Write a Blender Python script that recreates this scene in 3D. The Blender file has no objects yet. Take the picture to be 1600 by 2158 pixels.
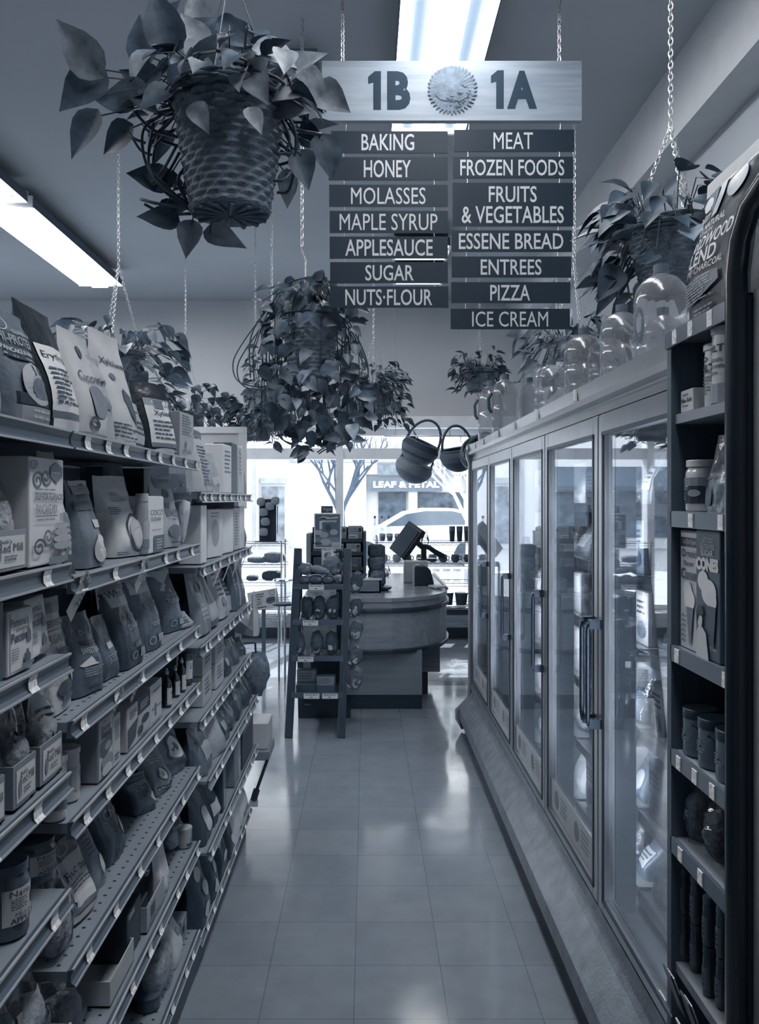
import bpy, math, random
from mathutils import Vector, Matrix, noise

SC = bpy.context.scene
COL = SC.collection
PI = math.pi
RND = random.Random(11)

# ------------------------------------------------------------------ camera, sky, sun, exposure
cam_data = bpy.data.cameras.new('camera')
cam_data.sensor_width = 36.0
cam_data.lens = 29.03
cam_data.shift_x = 0.01298
cam_data.shift_y = -0.01205
cam_data.clip_start = 0.05
cam = bpy.data.objects.new('camera', cam_data)
cam.location = (0, 0, 1.67)
cam.rotation_euler = (PI / 2, 0, 0)
COL.objects.link(cam)
SC.camera = cam

world = bpy.data.worlds.new('sky')
SC.world = world
world.use_nodes = True
wn = world.node_tree.nodes
wn['Background'].inputs[0].default_value = (1.0, 0.99, 0.955, 1)
wn['Background'].inputs[1].default_value = SKY_STRENGTH = 1.9

sun_data = bpy.data.lights.new('sun', 'SUN')
sun_data.energy = 7.0
sun_data.angle = 0.01
sun_data.color = (1.0, 0.98, 0.93)
sun = bpy.data.objects.new('sun', sun_data)
sun.rotation_euler = Vector((-0.30, -1.0, -0.80)).to_track_quat('-Z', 'Y').to_euler()
sun.location = (4, 16, 12)
COL.objects.link(sun)

LAMP_STRENGTH = 11.0
LAMP_COLOR = (1.0, 0.99, 0.99)

vs = SC.view_settings
vs.view_transform = 'Standard'
vs.look = 'None'
vs.gamma = 1.0
vs.use_curve_mapping = False
vs.exposure = 1.0
SC.cycles.max_bounces = 10
SC.cycles.diffuse_bounces = 6
SC.cycles.glossy_bounces = 6
SC.cycles.transparent_max_bounces = 20
SC.cycles.caustics_reflective = False
SC.cycles.caustics_refractive = False

# ------------------------------------------------------------------ materials
def tint(g):
    """A cool grey of reflectance g."""
    rb = 0.94 - 0.68 * (1 - g) ** 4
    gb = 0.965 - 0.37 * (1 - g) ** 4
    k = g / (0.2126 * rb + 0.7152 * gb + 0.0722)
    return (min(1, rb * k), min(1, gb * k), min(1, k), 1)

MATS = {}
def nt(name):
    m = bpy.data.materials.new(name)
    m.use_nodes = True
    n = m.node_tree.nodes
    return m, n, m.node_tree.links, n['Principled BSDF']

def mat(g, rough=0.5, bump=0.0, bscale=60.0, metal=0.0, spec=0.5, var=0.10, vscale=6.0, coat=0.0):
    key = (round(g, 3), rough, bump, bscale, metal, spec, var, vscale, coat)
    if key in MATS:
        return MATS[key]
    m, n, l, b = nt('surface_%03d_%02d_%d' % (round(g * 100), round(rough * 10), len(MATS)))
    b.inputs['Roughness'].default_value = rough
    b.inputs['Metallic'].default_value = metal
    b.inputs['Specular IOR Level'].default_value = spec
    if coat:
        b.inputs['Coat Weight'].default_value = coat
        b.inputs['Coat Roughness'].default_value = 0.15
    c = tint(g)
    tc = n.new('ShaderNodeTexCoord')
    if var > 0:
        nz = n.new('ShaderNodeTexNoise')
        nz.inputs['Scale'].default_value = vscale
        nz.inputs['Detail'].default_value = 4
        l.new(tc.outputs['Object'], nz.inputs['Vector'])
        rp = n.new('ShaderNodeValToRGB')
        rp.color_ramp.elements[0].position = 0.3
        rp.color_ramp.elements[1].position = 0.7
        rp.color_ramp.elements[0].color = tuple(x * (1 - var) for x in c[:3]) + (1,)
        rp.color_ramp.elements[1].color = tuple(min(1, x * (1 + var)) for x in c[:3]) + (1,)
        l.new(nz.outputs['Fac'], rp.inputs['Fac'])
        l.new(rp.outputs['Color'], b.inputs['Base Color'])
    else:
        b.inputs['Base Color'].default_value = c
    if bump > 0:
        nb = n.new('ShaderNodeTexNoise')
        nb.inputs['Scale'].default_value = bscale
        nb.inputs['Detail'].default_value = 3
        l.new(tc.outputs['Object'], nb.inputs['Vector'])
        bp = n.new('ShaderNodeBump')
        bp.inputs['Strength'].default_value = bump
        bp.inputs['Distance'].default_value = 0.01
        l.new(nb.outputs['Fac'], bp.inputs['Height'])
        l.new(bp.outputs['Normal'], b.inputs['Normal'])
    MATS[key] = m
    return m

def paper(g): return mat(g, 0.6, 0.0, var=0.05)
def card(g): return mat(g, 0.45, 0.05, 25, var=0.07)
def film(g): return mat(g, 0.36, 0.5, 28, var=0.12, vscale=9, spec=0.35)
def foil(g): return mat(g, 0.22, 0.9, 22, var=0.15, vscale=9, spec=0.6)
def plastic(g): return mat(g, 0.35, 0, var=0.03)
def metal(g, r=0.3): return mat(g, r, 0, metal=1.0, var=0.05)
def leaf_mat(g): return mat(g, 0.5, 0.15, 40, var=0.45, vscale=22, spec=0.3)

def thin_glass(name, clear=0.92, rough=0.0, ior=1.5, base=0.0, bump=0.0, bscale=3.0, body=None):
    """A pane or film seen through: what passes is slightly dimmed, the rest mirrors."""
    if name in MATS:
        return MATS[name]
    m, n, l, b = nt(name)
    n.remove(b)
    out = n['Material Output']
    tr = n.new('ShaderNodeBsdfTransparent')
    c = tint(clear)
    tr.inputs['Color'].default_value = c
    gl = n.new('ShaderNodeBsdfGlossy')
    gl.inputs['Roughness'].default_value = rough
    gl.inputs['Color'].default_value = (0.95, 0.97, 1, 1)
    fr = n.new('ShaderNodeLayerWeight')
    fr.inputs['Blend'].default_value = 0.5
    f0 = ((ior - 1) / (ior + 1)) ** 2
    pw = n.new('ShaderNodeMath')
    pw.operation = 'POWER'
    pw.inputs[1].default_value = 5.0
    l.new(fr.outputs['Facing'], pw.inputs[0])
    ml = n.new('ShaderNodeMath')
    ml.operation = 'MULTIPLY_ADD'
    ml.inputs[1].default_value = 1 - f0
    ml.inputs[2].default_value = f0
    l.new(pw.outputs[0], ml.inputs[0])
    if bump:
        tc = n.new('ShaderNodeTexCoord')
        nb = n.new('ShaderNodeTexNoise')
        nb.inputs['Scale'].default_value = bscale
        l.new(tc.outputs['Object'], nb.inputs['Vector'])
        bp = n.new('ShaderNodeBump')
        bp.inputs['Strength'].default_value = bump
        bp.inputs['Distance'].default_value = 0.01
        l.new(nb.outputs['Fac'], bp.inputs['Height'])
        l.new(bp.outputs['Normal'], gl.inputs['Normal'])
        l.new(bp.outputs['Normal'], fr.inputs['Normal'])
    ad = n.new('ShaderNodeMath')
    ad.operation = 'ADD'
    ad.use_clamp = True
    ad.inputs[1].default_value = base
    l.new(ml.outputs[0], ad.inputs[0])
    mx = n.new('ShaderNodeMixShader')
    l.new(ad.outputs[0], mx.inputs['Fac'])
    if body:
        df = n.new('ShaderNodeBsdfDiffuse')
        df.inputs['Color'].default_value = tint(body[0])
        m2 = n.new('ShaderNodeMixShader')
        m2.inputs['Fac'].default_value = body[1]
        l.new(tr.outputs[0], m2.inputs[1])
        l.new(df.outputs[0], m2.inputs[2])
        l.new(m2.outputs[0], mx.inputs[1])
    else:
        l.new(tr.outputs[0], mx.inputs[1])
    l.new(gl.outputs[0], mx.inputs[2])
    l.new(mx.outputs[0], out.inputs['Surface'])
    MATS[name] = m
    return m

GLASS_WINDOW = thin_glass('window_glass', 0.96)
GLASS_DOOR = thin_glass('cooler_glass', 0.90, 0.0, 1.55, 0.10)
GLASS_JUG = thin_glass('clear_jug', 0.74, 0.12, 1.4, 0.02, 0.3, 12, body=(0.5, 0.16))
CELLO = thin_glass('cellophane', 0.94, 0.10, 1.45, 0.05, 1.0, 35, body=(0.6, 0.03))

def emit(name, col, s):
    if name in MATS:
        return MATS[name]
    m, n, l, b = nt(name)
    b.inputs['Base Color'].default_value = (0.8, 0.8, 0.8, 1)
    b.inputs['Emission Color'].default_value = tuple(col) + (1,)
    b.inputs['Emission Strength'].default_value = s
    MATS[name] = m
    return m

def wood(name, g, scale=3.0, rough=0.35, axis='X', contrast=0.25):
    if name in MATS:
        return MATS[name]
    m, n, l, b = nt(name)
    tc = n.new('ShaderNodeTexCoord')
    mp = n.new('ShaderNodeMapping')
    mp.inputs['Scale'].default_value = {'X': (0.25, 4, 4), 'Y': (4, 0.25, 4), 'Z': (4, 4, 0.25)}[axis]
    nz = n.new('ShaderNodeTexNoise')
    nz.inputs['Scale'].default_value = scale * 4
    nz.inputs['Detail'].default_value = 6
    nz.inputs['Distortion'].default_value = 0.6
    rp = n.new('ShaderNodeValToRGB')
    rp.color_ramp.elements[0].position = 0.35
    rp.color_ramp.elements[1].position = 0.65
    rp.color_ramp.elements[0].color = tint(g * (1 - contrast))
    rp.color_ramp.elements[1].color = tint(g * (1 + contrast * 0.6))
    l.new(tc.outputs['Object'], mp.inputs['Vector'])
    l.new(mp.outputs['Vector'], nz.inputs['Vector'])
    l.new(nz.outputs['Fac'], rp.inputs['Fac'])
    l.new(rp.outputs['Color'], b.inputs['Base Color'])
    b.inputs['Roughness'].default_value = rough
    MATS[name] = m
    return m

# ------------------------------------------------------------------ mesh building
def spline(pts, k=5):
    """A smooth path through PTS."""
    P = [Vector(p) for p in pts]
    P = [P[0] * 2 - P[1]] + P + [P[-1] * 2 - P[-2]]
    out = []
    for i in range(1, len(P) - 2):
        a, b, c, d = P[i - 1:i + 3]
        for j in range(k):
            t = j / k
            out.append(0.5 * (2 * b + (c - a) * t + (2 * a - 5 * b + 4 * c - d) * t * t + (3 * b - a - 3 * c + d) * t ** 3))
    out.append(P[-2])
    return out

class MB:
    def __init__(s):
        s.v, s.f = [], []
    def add(s, vs, fs):
        n = len(s.v)
        s.v += [tuple(p) for p in vs]
        s.f += [tuple(i + n for i in f) for f in fs]
        return s
    def box(s, x0, x1, y0, y1, z0, z1):
        return s.add([(x0, y0, z0), (x1, y0, z0), (x1, y1, z0), (x0, y1, z0), (x0, y0, z1), (x1, y0, z1), (x1, y1, z1), (x0, y1, z1)],
                     [(3, 2, 1, 0), (4, 5, 6, 7), (0, 1, 5, 4), (1, 2, 6, 5), (2, 3, 7, 6), (3, 0, 4, 7)])
    def obox(s, c, size, rot):
        """A box of SIZE about the centre C turned by the matrix ROT."""
        h = Vector(size) / 2
        n = len(s.v)
        s.box(-h.x, h.x, -h.y, h.y, -h.z, h.z)
        for i in range(n, len(s.v)):
            s.v[i] = tuple(Vector(c) + rot @ Vector(s.v[i]))
        return s
    def bar(s, p, q, w, h=None, up=(0, 0, 1)):
        p, q = Vector(p), Vector(q)
        d = (q - p).normalized()
        u = Vector(up)
        if abs(d.dot(u)) > 0.98:
            u = Vector((0, 1, 0))
        a = d.cross(u).normalized()
        b = a.cross(d).normalized()
        h = w if h is None else h
        vs = []
        for e in (p, q):
            for i, j in ((-1, -1), (1, -1), (1, 1), (-1, 1)):
                vs.append(e + a * (i * w / 2) + b * (j * h / 2))
        return s.add(vs, [(0, 1, 2, 3), (7, 6, 5, 4), (0, 4, 5, 1), (1, 5, 6, 2), (2, 6, 7, 3), (3, 7, 4, 0)])
    def curve(s, pts, r, seg=6, k=5):
        return s.tube(spline(pts, k), r, seg)
    def tube(s, pts, r, seg=8, closed=False):
        pts = [Vector(p) for p in pts]
        n = len(pts)
        vs, fs = [], []
        prev = None
        for i, p in enumerate(pts):
            if closed:
                d = pts[(i + 1) % n] - pts[i - 1]
            else:
                d = pts[min(i + 1, n - 1)] - pts[max(i - 1, 0)]
            d.normalize()
            if prev is None:
                a = d.orthogonal().normalized()
            else:
                a = (prev - d * prev.dot(d))
                a = a.normalized() if a.length > 1e-6 else d.orthogonal().normalized()
            prev = a
            b = d.cross(a)
            rr = r[i] if isinstance(r, (list, tuple)) else r
            for k in range(seg):
                t = 2 * PI * k / seg
                vs.append(p + a * (rr * math.cos(t)) + b * (rr * math.sin(t)))
        m = n if closed else n - 1
        for i in range(m):
            j = (i + 1) % n
            for k in range(seg):
                k2 = (k + 1) % seg
                fs.append((i * seg + k, i * seg + k2, j * seg + k2, j * seg + k))
        if not closed:
            fs.append(tuple(range(seg))[::-1])
            fs.append(tuple((n - 1) * seg + k for k in range(seg)))
        return s.add(vs, fs)
    def lathe(s, prof, c=(0, 0, 0), seg=24, cap=True, a0=0.0, mod=None):
        """PROF: (radius, height) pairs from the bottom up, turned about the vertical through C."""
        vs, fs = [], []
        for i, (r, z) in enumerate(prof):
            for k in range(seg):
                t = a0 + 2 * PI * k / seg
                rr = r * (mod(i, k) if mod else 1)
                vs.append((c[0] + rr * math.cos(t), c[1] + rr * math.sin(t), c[2] + z))
        for i in range(len(prof) - 1):
            for k in range(seg):
                k2 = (k + 1) % seg
                fs.append((i * seg + k, i * seg + k2, (i + 1) * seg + k2, (i + 1) * seg + k))
        if cap:
            fs.append(tuple(range(seg))[::-1])
            fs.append(tuple((len(prof) - 1) * seg + k for k in range(seg)))
        return s.add(vs, fs)
    def grid(s, fn, nu, nv):
        vs = [fn(i / nu, j / nv) for j in range(nv + 1) for i in range(nu + 1)]
        fs = [(j * (nu + 1) + i, j * (nu + 1) + i + 1, (j + 1) * (nu + 1) + i + 1, (j + 1) * (nu + 1) + i) for j in range(nv) for i in range(nu)]
        return s.add(vs, fs)
    def prism(s, pts, fn, a, b):
        """The outline PTS pushed from depth A to depth B; FN(p, depth) gives the point."""
        n = len(pts)
        vs = [fn(p, a) for p in pts] + [fn(p, b) for p in pts]
        fs = [tuple(range(n))[::-1], tuple(range(n, 2 * n))] + [(i, (i + 1) % n, n + (i + 1) % n, n + i) for i in range(n)]
        return s.add(vs, fs)
    def ball(s, c, r, nu=12, nv=8, sq=(1, 1, 1)):
        c = Vector(c)
        def fn(u, v):
            t, p = 2 * PI * u, PI * (v - 0.5)
            return c + Vector((r * sq[0] * math.cos(p) * math.cos(t), r * sq[1] * math.cos(p) * math.sin(t), r * sq[2] * math.sin(p)))
        return s.grid(fn, nu, nv)
    def turn(s, m, n=0):
        for i in range(n, len(s.v)):
            s.v[i] = tuple(m @ Vector(s.v[i]))
        return s
    def build(s, name, material, parent=None, smooth=False, bevel=0.0, loc=None, extra=None):
        me = bpy.data.meshes.new(name)
        me.from_pydata(s.v, [], s.f)
        me.materials.append(material)
        if extra:
            n0 = len(me.polygons)
            me.clear_geometry()
            k = len(s.v)
            me.from_pydata(s.v + extra[0].v, [], s.f + [tuple(i + k for i in f) for f in extra[0].f])
            me.materials.append(extra[1])
            for p in me.polygons[n0:]:
                p.material_index = 1
        if smooth:
            me.polygons.foreach_set('use_smooth', [True] * len(me.polygons))
        me.update()
        o = bpy.data.objects.new(name, me)
        COL.objects.link(o)
        if parent is not None:
            o.parent = parent
        if loc is not None:
            o.location = loc
        if bevel:
            b = o.modifiers.new('bevel', 'BEVEL')
            b.width = bevel
            b.segments = 2
            b.limit_method = 'ANGLE'
        if smooth == 'auto':
            for p in me.polygons:
                p.use_smooth = True
            try:
                me.set_sharp_from_angle(angle=0.7)
            except Exception:
                pass
        return o

def tag(o, label, cat, group=None):
    o['label'] = label
    o['category'] = cat
    if group:
        o['group'] = group
    return o
def thing(name, label, cat, loc=(0, 0, 0), rotz=0.0, group=None, rot=None):
    o = bpy.data.objects.new(name, None)
    o.empty_display_size = 0.05
    COL.objects.link(o)
    o.location = loc
    o.rotation_euler = rot if rot else (0, 0, rotz)
    return tag(o, label, cat, group)
def struct(name, mb, material, **k):
    o = mb.build(name, material, **k)
    o['kind'] = 'structure'
    return o
KIDS = {}
def copy_tree(o, name=None):
    """A thing with copies of its parts and their sub-parts."""
    kids = {}
    for c in bpy.data.objects:
        if c.parent:
            kids.setdefault(c.parent, []).append(c)
    def go(a, par):
        b = a.copy()
        COL.objects.link(b)
        b.parent = par
        for c in kids.get(a, []):
            go(c, b)
        return b
    return go(o, None)

# ------------------------------------------------------------------ lettering
TEXT = {}
def text2d(t, bold=0.0):
    if 'M' in t:
        bold = 0.0
    key = (t, bold)
    if key not in TEXT:
        cu = bpy.data.curves.new('lettering', 'FONT')
        cu.body = t
        cu.offset = bold
        cu.resolution_u = 3
        o = bpy.data.objects.new('lettering', cu)
        me = o.to_mesh()
        vs = [tuple(v.co) for v in me.vertices]
        fs = [tuple(p.vertices) for p in me.polygons]
        o.to_mesh_clear()
        bpy.data.objects.remove(o)
        bpy.data.curves.remove(cu)
        xs, ys = [v[0] for v in vs], [v[1] for v in vs]
        x0, x1, y0, y1 = min(xs), max(xs), min(ys), max(ys)
        TEXT[key] = ([((x - x0) / (x1 - x0), (y - y0) / max(1e-6, y1 - y0)) for x, y, z in vs], fs)
    return TEXT[key]

def put_text(mb, t, F, u0, u1, v0, v1, off, bold=0.02):
    vs, fs = text2d(t, bold)
    mb.add([F(u0 + a * (u1 - u0), v0 + b * (v1 - v0), off) for a, b in vs], fs)

def flat_front(w, h, x0=None, z0=0.0, y=0.0):
    """A flat face looking to -Y: (u, v) in 0..1 to a point OFF in front of it."""
    x0 = -w / 2 if x0 is None else x0
    return lambda u, v, off: (x0 + u * w, y - off, z0 + v * h)

def decorate(parent, F, decos):
    """Printed panels, pictures, lettering and fine print laid on the face F."""
    acc = {}
    def mbf(name, g, shine=False):
        return acc.setdefault((name, g), MB())
    k = 0.0004
    for d in decos:
        k += 0.0004
        a = d[0]
        if a == 'P':
            _, u0, u1, v0, v1, g = d
            mbf('label_panel', g).grid(lambda u, v: F(u0 + u * (u1 - u0), v0 + v * (v1 - v0), k), 6, 6)
        elif a == 'E':
            _, cu, cv, ru, rv, g = d
            m = mbf('picture', g)
            n = 20
            ring = [F(cu + ru * math.cos(2 * PI * i / n), cv + rv * math.sin(2 * PI * i / n), k) for i in range(n)]
            half = [F(cu + ru * .5 * math.cos(2 * PI * i / n), cv + rv * .5 * math.sin(2 * PI * i / n), k) for i in range(n)]
            m.add(ring + half + [F(cu, cv, k)], [(i, (i + 1) % n, n + (i + 1) % n, n + i) for i in range(n)] + [(n + i, n + (i + 1) % n, 2 * n) for i in range(n)])
        elif a == 'O':
            _, cu, cv, ru, rv, wd, g = d
            n = 24
            m = mbf('emblem', g)
            vs = []
            for i in range(n):
                c, s_ = math.cos(2 * PI * i / n), math.sin(2 * PI * i / n)
                vs.append(F(cu + ru * c, cv + rv * s_, k))
                vs.append(F(cu + ru * (1 - wd) * c, cv + rv * (1 - wd) * s_, k))
            m.add(vs, [(2 * i, (2 * i + 2) % (2 * n), (2 * i + 3) % (2 * n), 2 * i + 1) for i in range(n)])
        elif a == 'G':
            _, pts, g = d
            n = len(pts)
            cu, cv = sum(p[0] for p in pts) / n, sum(p[1] for p in pts) / n
            mbf('picture', g).add([F(p[0], p[1], k) for p in pts] + [F(cu, cv, k)], [(i, (i + 1) % n, n) for i in range(n)])
        elif a == 'T':
            _, t, u0, u1, v0, v1, g = d[:7]
            put_text(mbf('lettering', g), t, F, u0, u1, v0, v1, k, d[7] if len(d) > 7 else 0.02)
        elif a == 'L':
            _, u0, u1, v0, v1, n, g = d
            m = mbf('fine_print', g)
            r = random.Random(int(u0 * 977 + v0 * 331 + n * 7))
            h = (v1 - v0) / n
            for i in range(n):
                vv = v1 - (i + 0.5) * h
                e = u1 - (u1 - u0) * 0.35 * r.random()
                x = u0
                while x < e:
                    x2 = min(e, x + (u1 - u0) * (0.08 + 0.22 * r.random()))
                    m.add([F(x, vv - h * .22, k), F(x2, vv - h * .22, k), F(x2, vv + h * .22, k), F(x, vv + h * .22, k)], [(0, 1, 2, 3)])
                    x = x2 + (u1 - u0) * 0.035
        elif a == 'S':
            # a curling ribbon
            _, cu, cv, r0, turns, g, asp = d
            m = mbf('swirl_print', g)
            n = 40
            vs = []
            for i in range(n + 1):
                t = i / n
                an = 2 * PI * turns * t
                rr = r0 * (1 - 0.8 * t)
                wd = r0 * 0.13
                for q in (rr + wd, rr - wd):
                    vs.append(F(cu + q * math.cos(an), cv + q * asp * math.sin(an), k))
            m.add(vs, [(2 * i, 2 * i + 2, 2 * i + 3, 2 * i + 1) for i in range(n)])
    for (name, g), m in acc.items():
        m.build(name, mat(g, 0.45, 0, var=0.04), parent)

# ------------------------------------------------------------------ packets: every builder looks to -Y, base at z 0, front at y 0
def pouch(parent, w, h, d, material, seed=0, top=1.0, fill=1.0, crumple=0.007, clear=False, seal=0.06, name='pouch_body'):
    r = random.Random(seed)
    o = Vector((r.random() * 50, r.random() * 50, r.random() * 50))
    def half(v):
        if v > 1 - seal:
            return 0.0012
        t = min(1.0, max(0.0, v / (1 - seal)))
        return max(0.0015, d / 2 * (1 - t ** 1.7) ** 0.62 * (0.80 + 0.20 * math.sin(PI * min(1, t * 1.25 + 0.15))))
    def wid(v):
        return w * ((1 - v) + v * top) * (1 - 0.02 * math.sin(PI * min(1, v * 1.3)))
    def pt(u, v, sgn, off):
        x = (u - 0.5) * wid(v)
        T = half(v)
        e = max(0.0, 1 - abs(2 * u - 1) ** (7 - 4.4 * v)) ** 0.5
        nz = noise.noise(o + Vector((u * 3.2, v * 4.2, sgn))) * crumple * e * (1 if v < 1 - seal else 0.3)
        lean = 0.12 * d * v * v
        return (x + noise.noise(o + Vector((v * 3, 5, 0))) * 0.006 * v, d / 2 + lean + sgn * (T * e + abs(off)) + nz, v * h + 0.004 * noise.noise(o + Vector((u * 2, v * 2, 9))) * (0.0 if v < 0.02 else 1))
    m = MB()
    nu, nv = 14, 14
    m.grid(lambda u, v: pt(u, v, -1, 0), nu, nv)
    m.grid(lambda u, v: pt(1 - u, v, 1, 0), nu, nv)
    m.grid(lambda u, v: tuple(Vector(pt(u, 0, -1, 0)).lerp(Vector(pt(u, 0, 1, 0)), 1 - v)), nu, 1)
    m.build(name, material, parent, smooth=True)
    return lambda u, v, off: pt(u, v, -1, off + 0.0012)

def carton(parent, w, h, d, material, name='carton_body'):
    MB().box(-w / 2, w / 2, 0, d, 0, h).build(name, material, parent, bevel=min(0.003, w * 0.04))
    return flat_front(w, h)

def jar(parent, w, h, material, lid, lid_h=0.16, neck=0.86, name='jar_body', shoulder=0.78):
    r = w / 2
    hb = h * (1 - lid_h)
    prof = [(r * .86, 0), (r * .97, h * .02), (r, h * .06), (r, h * shoulder * .92), (r * .97, h * shoulder), (r * neck, hb * .985), (r * neck, hb)]
    MB().lathe(prof, (0, r, 0), 28).build(name, material, parent, smooth='auto')
    if lid:
        rl = r * (neck + 0.10)
        MB().lathe([(rl, 0), (rl, h * lid_h * .9), (rl * .96, h * lid_h)], (0, r, hb), 28).build('lid', lid, parent, smooth='auto')
    def F(u, v, off):
        t = -PI / 2 + (u - 0.5) * 2.5
        return ((r + off + .0006) * math.cos(t), r + (r + off + .0006) * math.sin(t), v * h)
    return F

def bottle(parent, w, h, material, cap, name='bottle_body'):
    r = w / 2
    prof = [(r * .9, 0), (r, h * .03), (r, h * .55), (r * .9, h * .63), (r * .45, h * .72), (r * .36, h * .76), (r * .36, h * .86)]
    MB().lathe(prof, (0, r, 0), 20).build(name, material, parent, smooth='auto')
    MB().lathe([(r * .42, h * .84), (r * .42, h * .93), (r * .2, h * .95), (r * .2, h)], (0, r, 0), 16).build('dropper_cap', cap, parent, smooth='auto')
    def F(u, v, off):
        t = -PI / 2 + (u - 0.5) * 2.5
        return ((r + off + .0006) * math.cos(t), r + (r + off + .0006) * math.sin(t), v * h)
    return F

def goods_lump(w, h, d, seed=0, amp=0.18, nu=16, nv=11, boxy=0.7):
    r = random.Random(seed)
    o = Vector((r.random() * 40, r.random() * 40, r.random() * 40))
    def fn(u, v):
        t, p = 2 * PI * u, PI * (v - 0.5)
        q = Vector((math.cos(p) * math.cos(t), math.cos(p) * math.sin(t), math.sin(p)))
        k = 1 + amp * noise.noise(o + q * 2.2)
        q = Vector([math.copysign(abs(a) ** boxy, a) for a in q])
        return (q.x * w / 2 * k, d / 2 + q.y * d / 2 * k, max(0.0, h / 2 + q.z * h / 2 * k))
    return MB().grid(fn, nu, nv)

LAB = {}
def make_product(kind, name, loc, w, h, d, g, label, cat, group, decos, rotz, yaw, lean, seed):
    t = thing(name, label, cat, loc, 0, group, rot=(lean, 0, rotz + yaw))
    F = None
    if kind == 'pouch':
        F = pouch(t, w, h, d, film(g), seed, top=0.97)
    elif kind == 'foil':
        F = pouch(t, w, h, d, foil(g), seed, top=0.97)
    elif kind == 'bag':
        F = pouch(t, w, h, d, mat(g, 0.5, 0.4, 24, var=0.10), seed, top=0.9, seal=0.09, name='paper_bag_body')
    elif kind == 'brick':
        F = pouch(t, w, h, d, film(g), seed, top=0.90, seal=0.10, crumple=0.016)
    elif kind == 'clear':
        F = pouch(t, w, h, d, CELLO, seed, top=0.95, crumple=0.02, name='cellophane_bag')
        goods_lump(w * .84, h * .62, d * .72, seed, 0.12).build('contents', mat(g, 0.7, 0.6, 90, var=0.3, vscale=40), t, smooth=True)
        t.children
    elif kind == 'box':
        F = carton(t, w, h, d, card(g))
    elif kind == 'tray':
        F = tray(t, w, h, d, card(g))
    elif kind == 'jar':
        F = jar(t, w, h, mat(g, 0.12, 0, spec=0.7, var=0.15), plastic(g * 1.1), 0.13)
    elif kind == 'lidded':
        F = jar(t, w, h, mat(g, 0.25, 0.1, 60, spec=0.5, var=0.2), plastic(0.03), 0.2, neck=0.92, shoulder=0.9)
    elif kind == 'can':
        F = jar(t, w, h, mat(g, 0.35, 0, var=0.04), plastic(min(0.9, g * 1.1)), 0.10, neck=0.97, name='canister_body', shoulder=0.88)
    elif kind == 'bottle':
        F = bottle(t, w, h, mat(g, 0.12, 0, spec=0.7, var=0.1), plastic(0.45))
    elif kind == 'cone':
        cone_bag(t, w, h, g, seed)
    if F and decos:
        decorate(t, F, decos)
    return t

def tray(parent, w, h, d, material):
    m = MB()
    th = 0.003
    m.box(-w / 2, w / 2, 0, d, 0, th)
    m.box(-w / 2, w / 2, 0, th, 0, h)
    m.box(-w / 2, w / 2, d - th, d, 0, h)
    m.box(-w / 2, -w / 2 + th, th, d - th, 0, h)
    m.box(w / 2 - th, w / 2, th, d - th, 0, h)
    m.build('tray_body', material, parent)
    return flat_front(w, h)

def cone_bag(parent, w, h, g, seed):
    r = w / 2
    prof = [(r * .25, 0), (r * .5, h * .15), (r * .85, h * .5), (r, h * .72), (r * .8, h * .86), (r * .18, h * .93), (r * .3, h)]
    def mod(i, k):
        return 1 + 0.05 * math.sin(k * 2.4 + i * 1.3 + seed)
    MB().lathe(prof, (0, r, 0), 20, cap=False, mod=mod).build('cellophane_cone', CELLO, parent, smooth=True)
    MB().lathe([(r * .22, 0.004), (r * .45, h * .15), (r * .78, h * .5), (r * .84, h * .66), (r * .3, h * .70)], (0, r, 0), 18).build('sugar_fill', mat(g, 0.8, 0.2, 60), parent, smooth=True)
    MB().lathe([(r * .24, h * .91), (r * .26, h * .925), (r * .24, h * .94)], (0, r, 0), 12).build('tie', plastic(0.5), parent)

# ================================================================== THE ROOM
WX0, WX1, WY0, WY1, CEIL = -6.0, 1.95, -6.0, 10.4, 4.15

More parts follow.
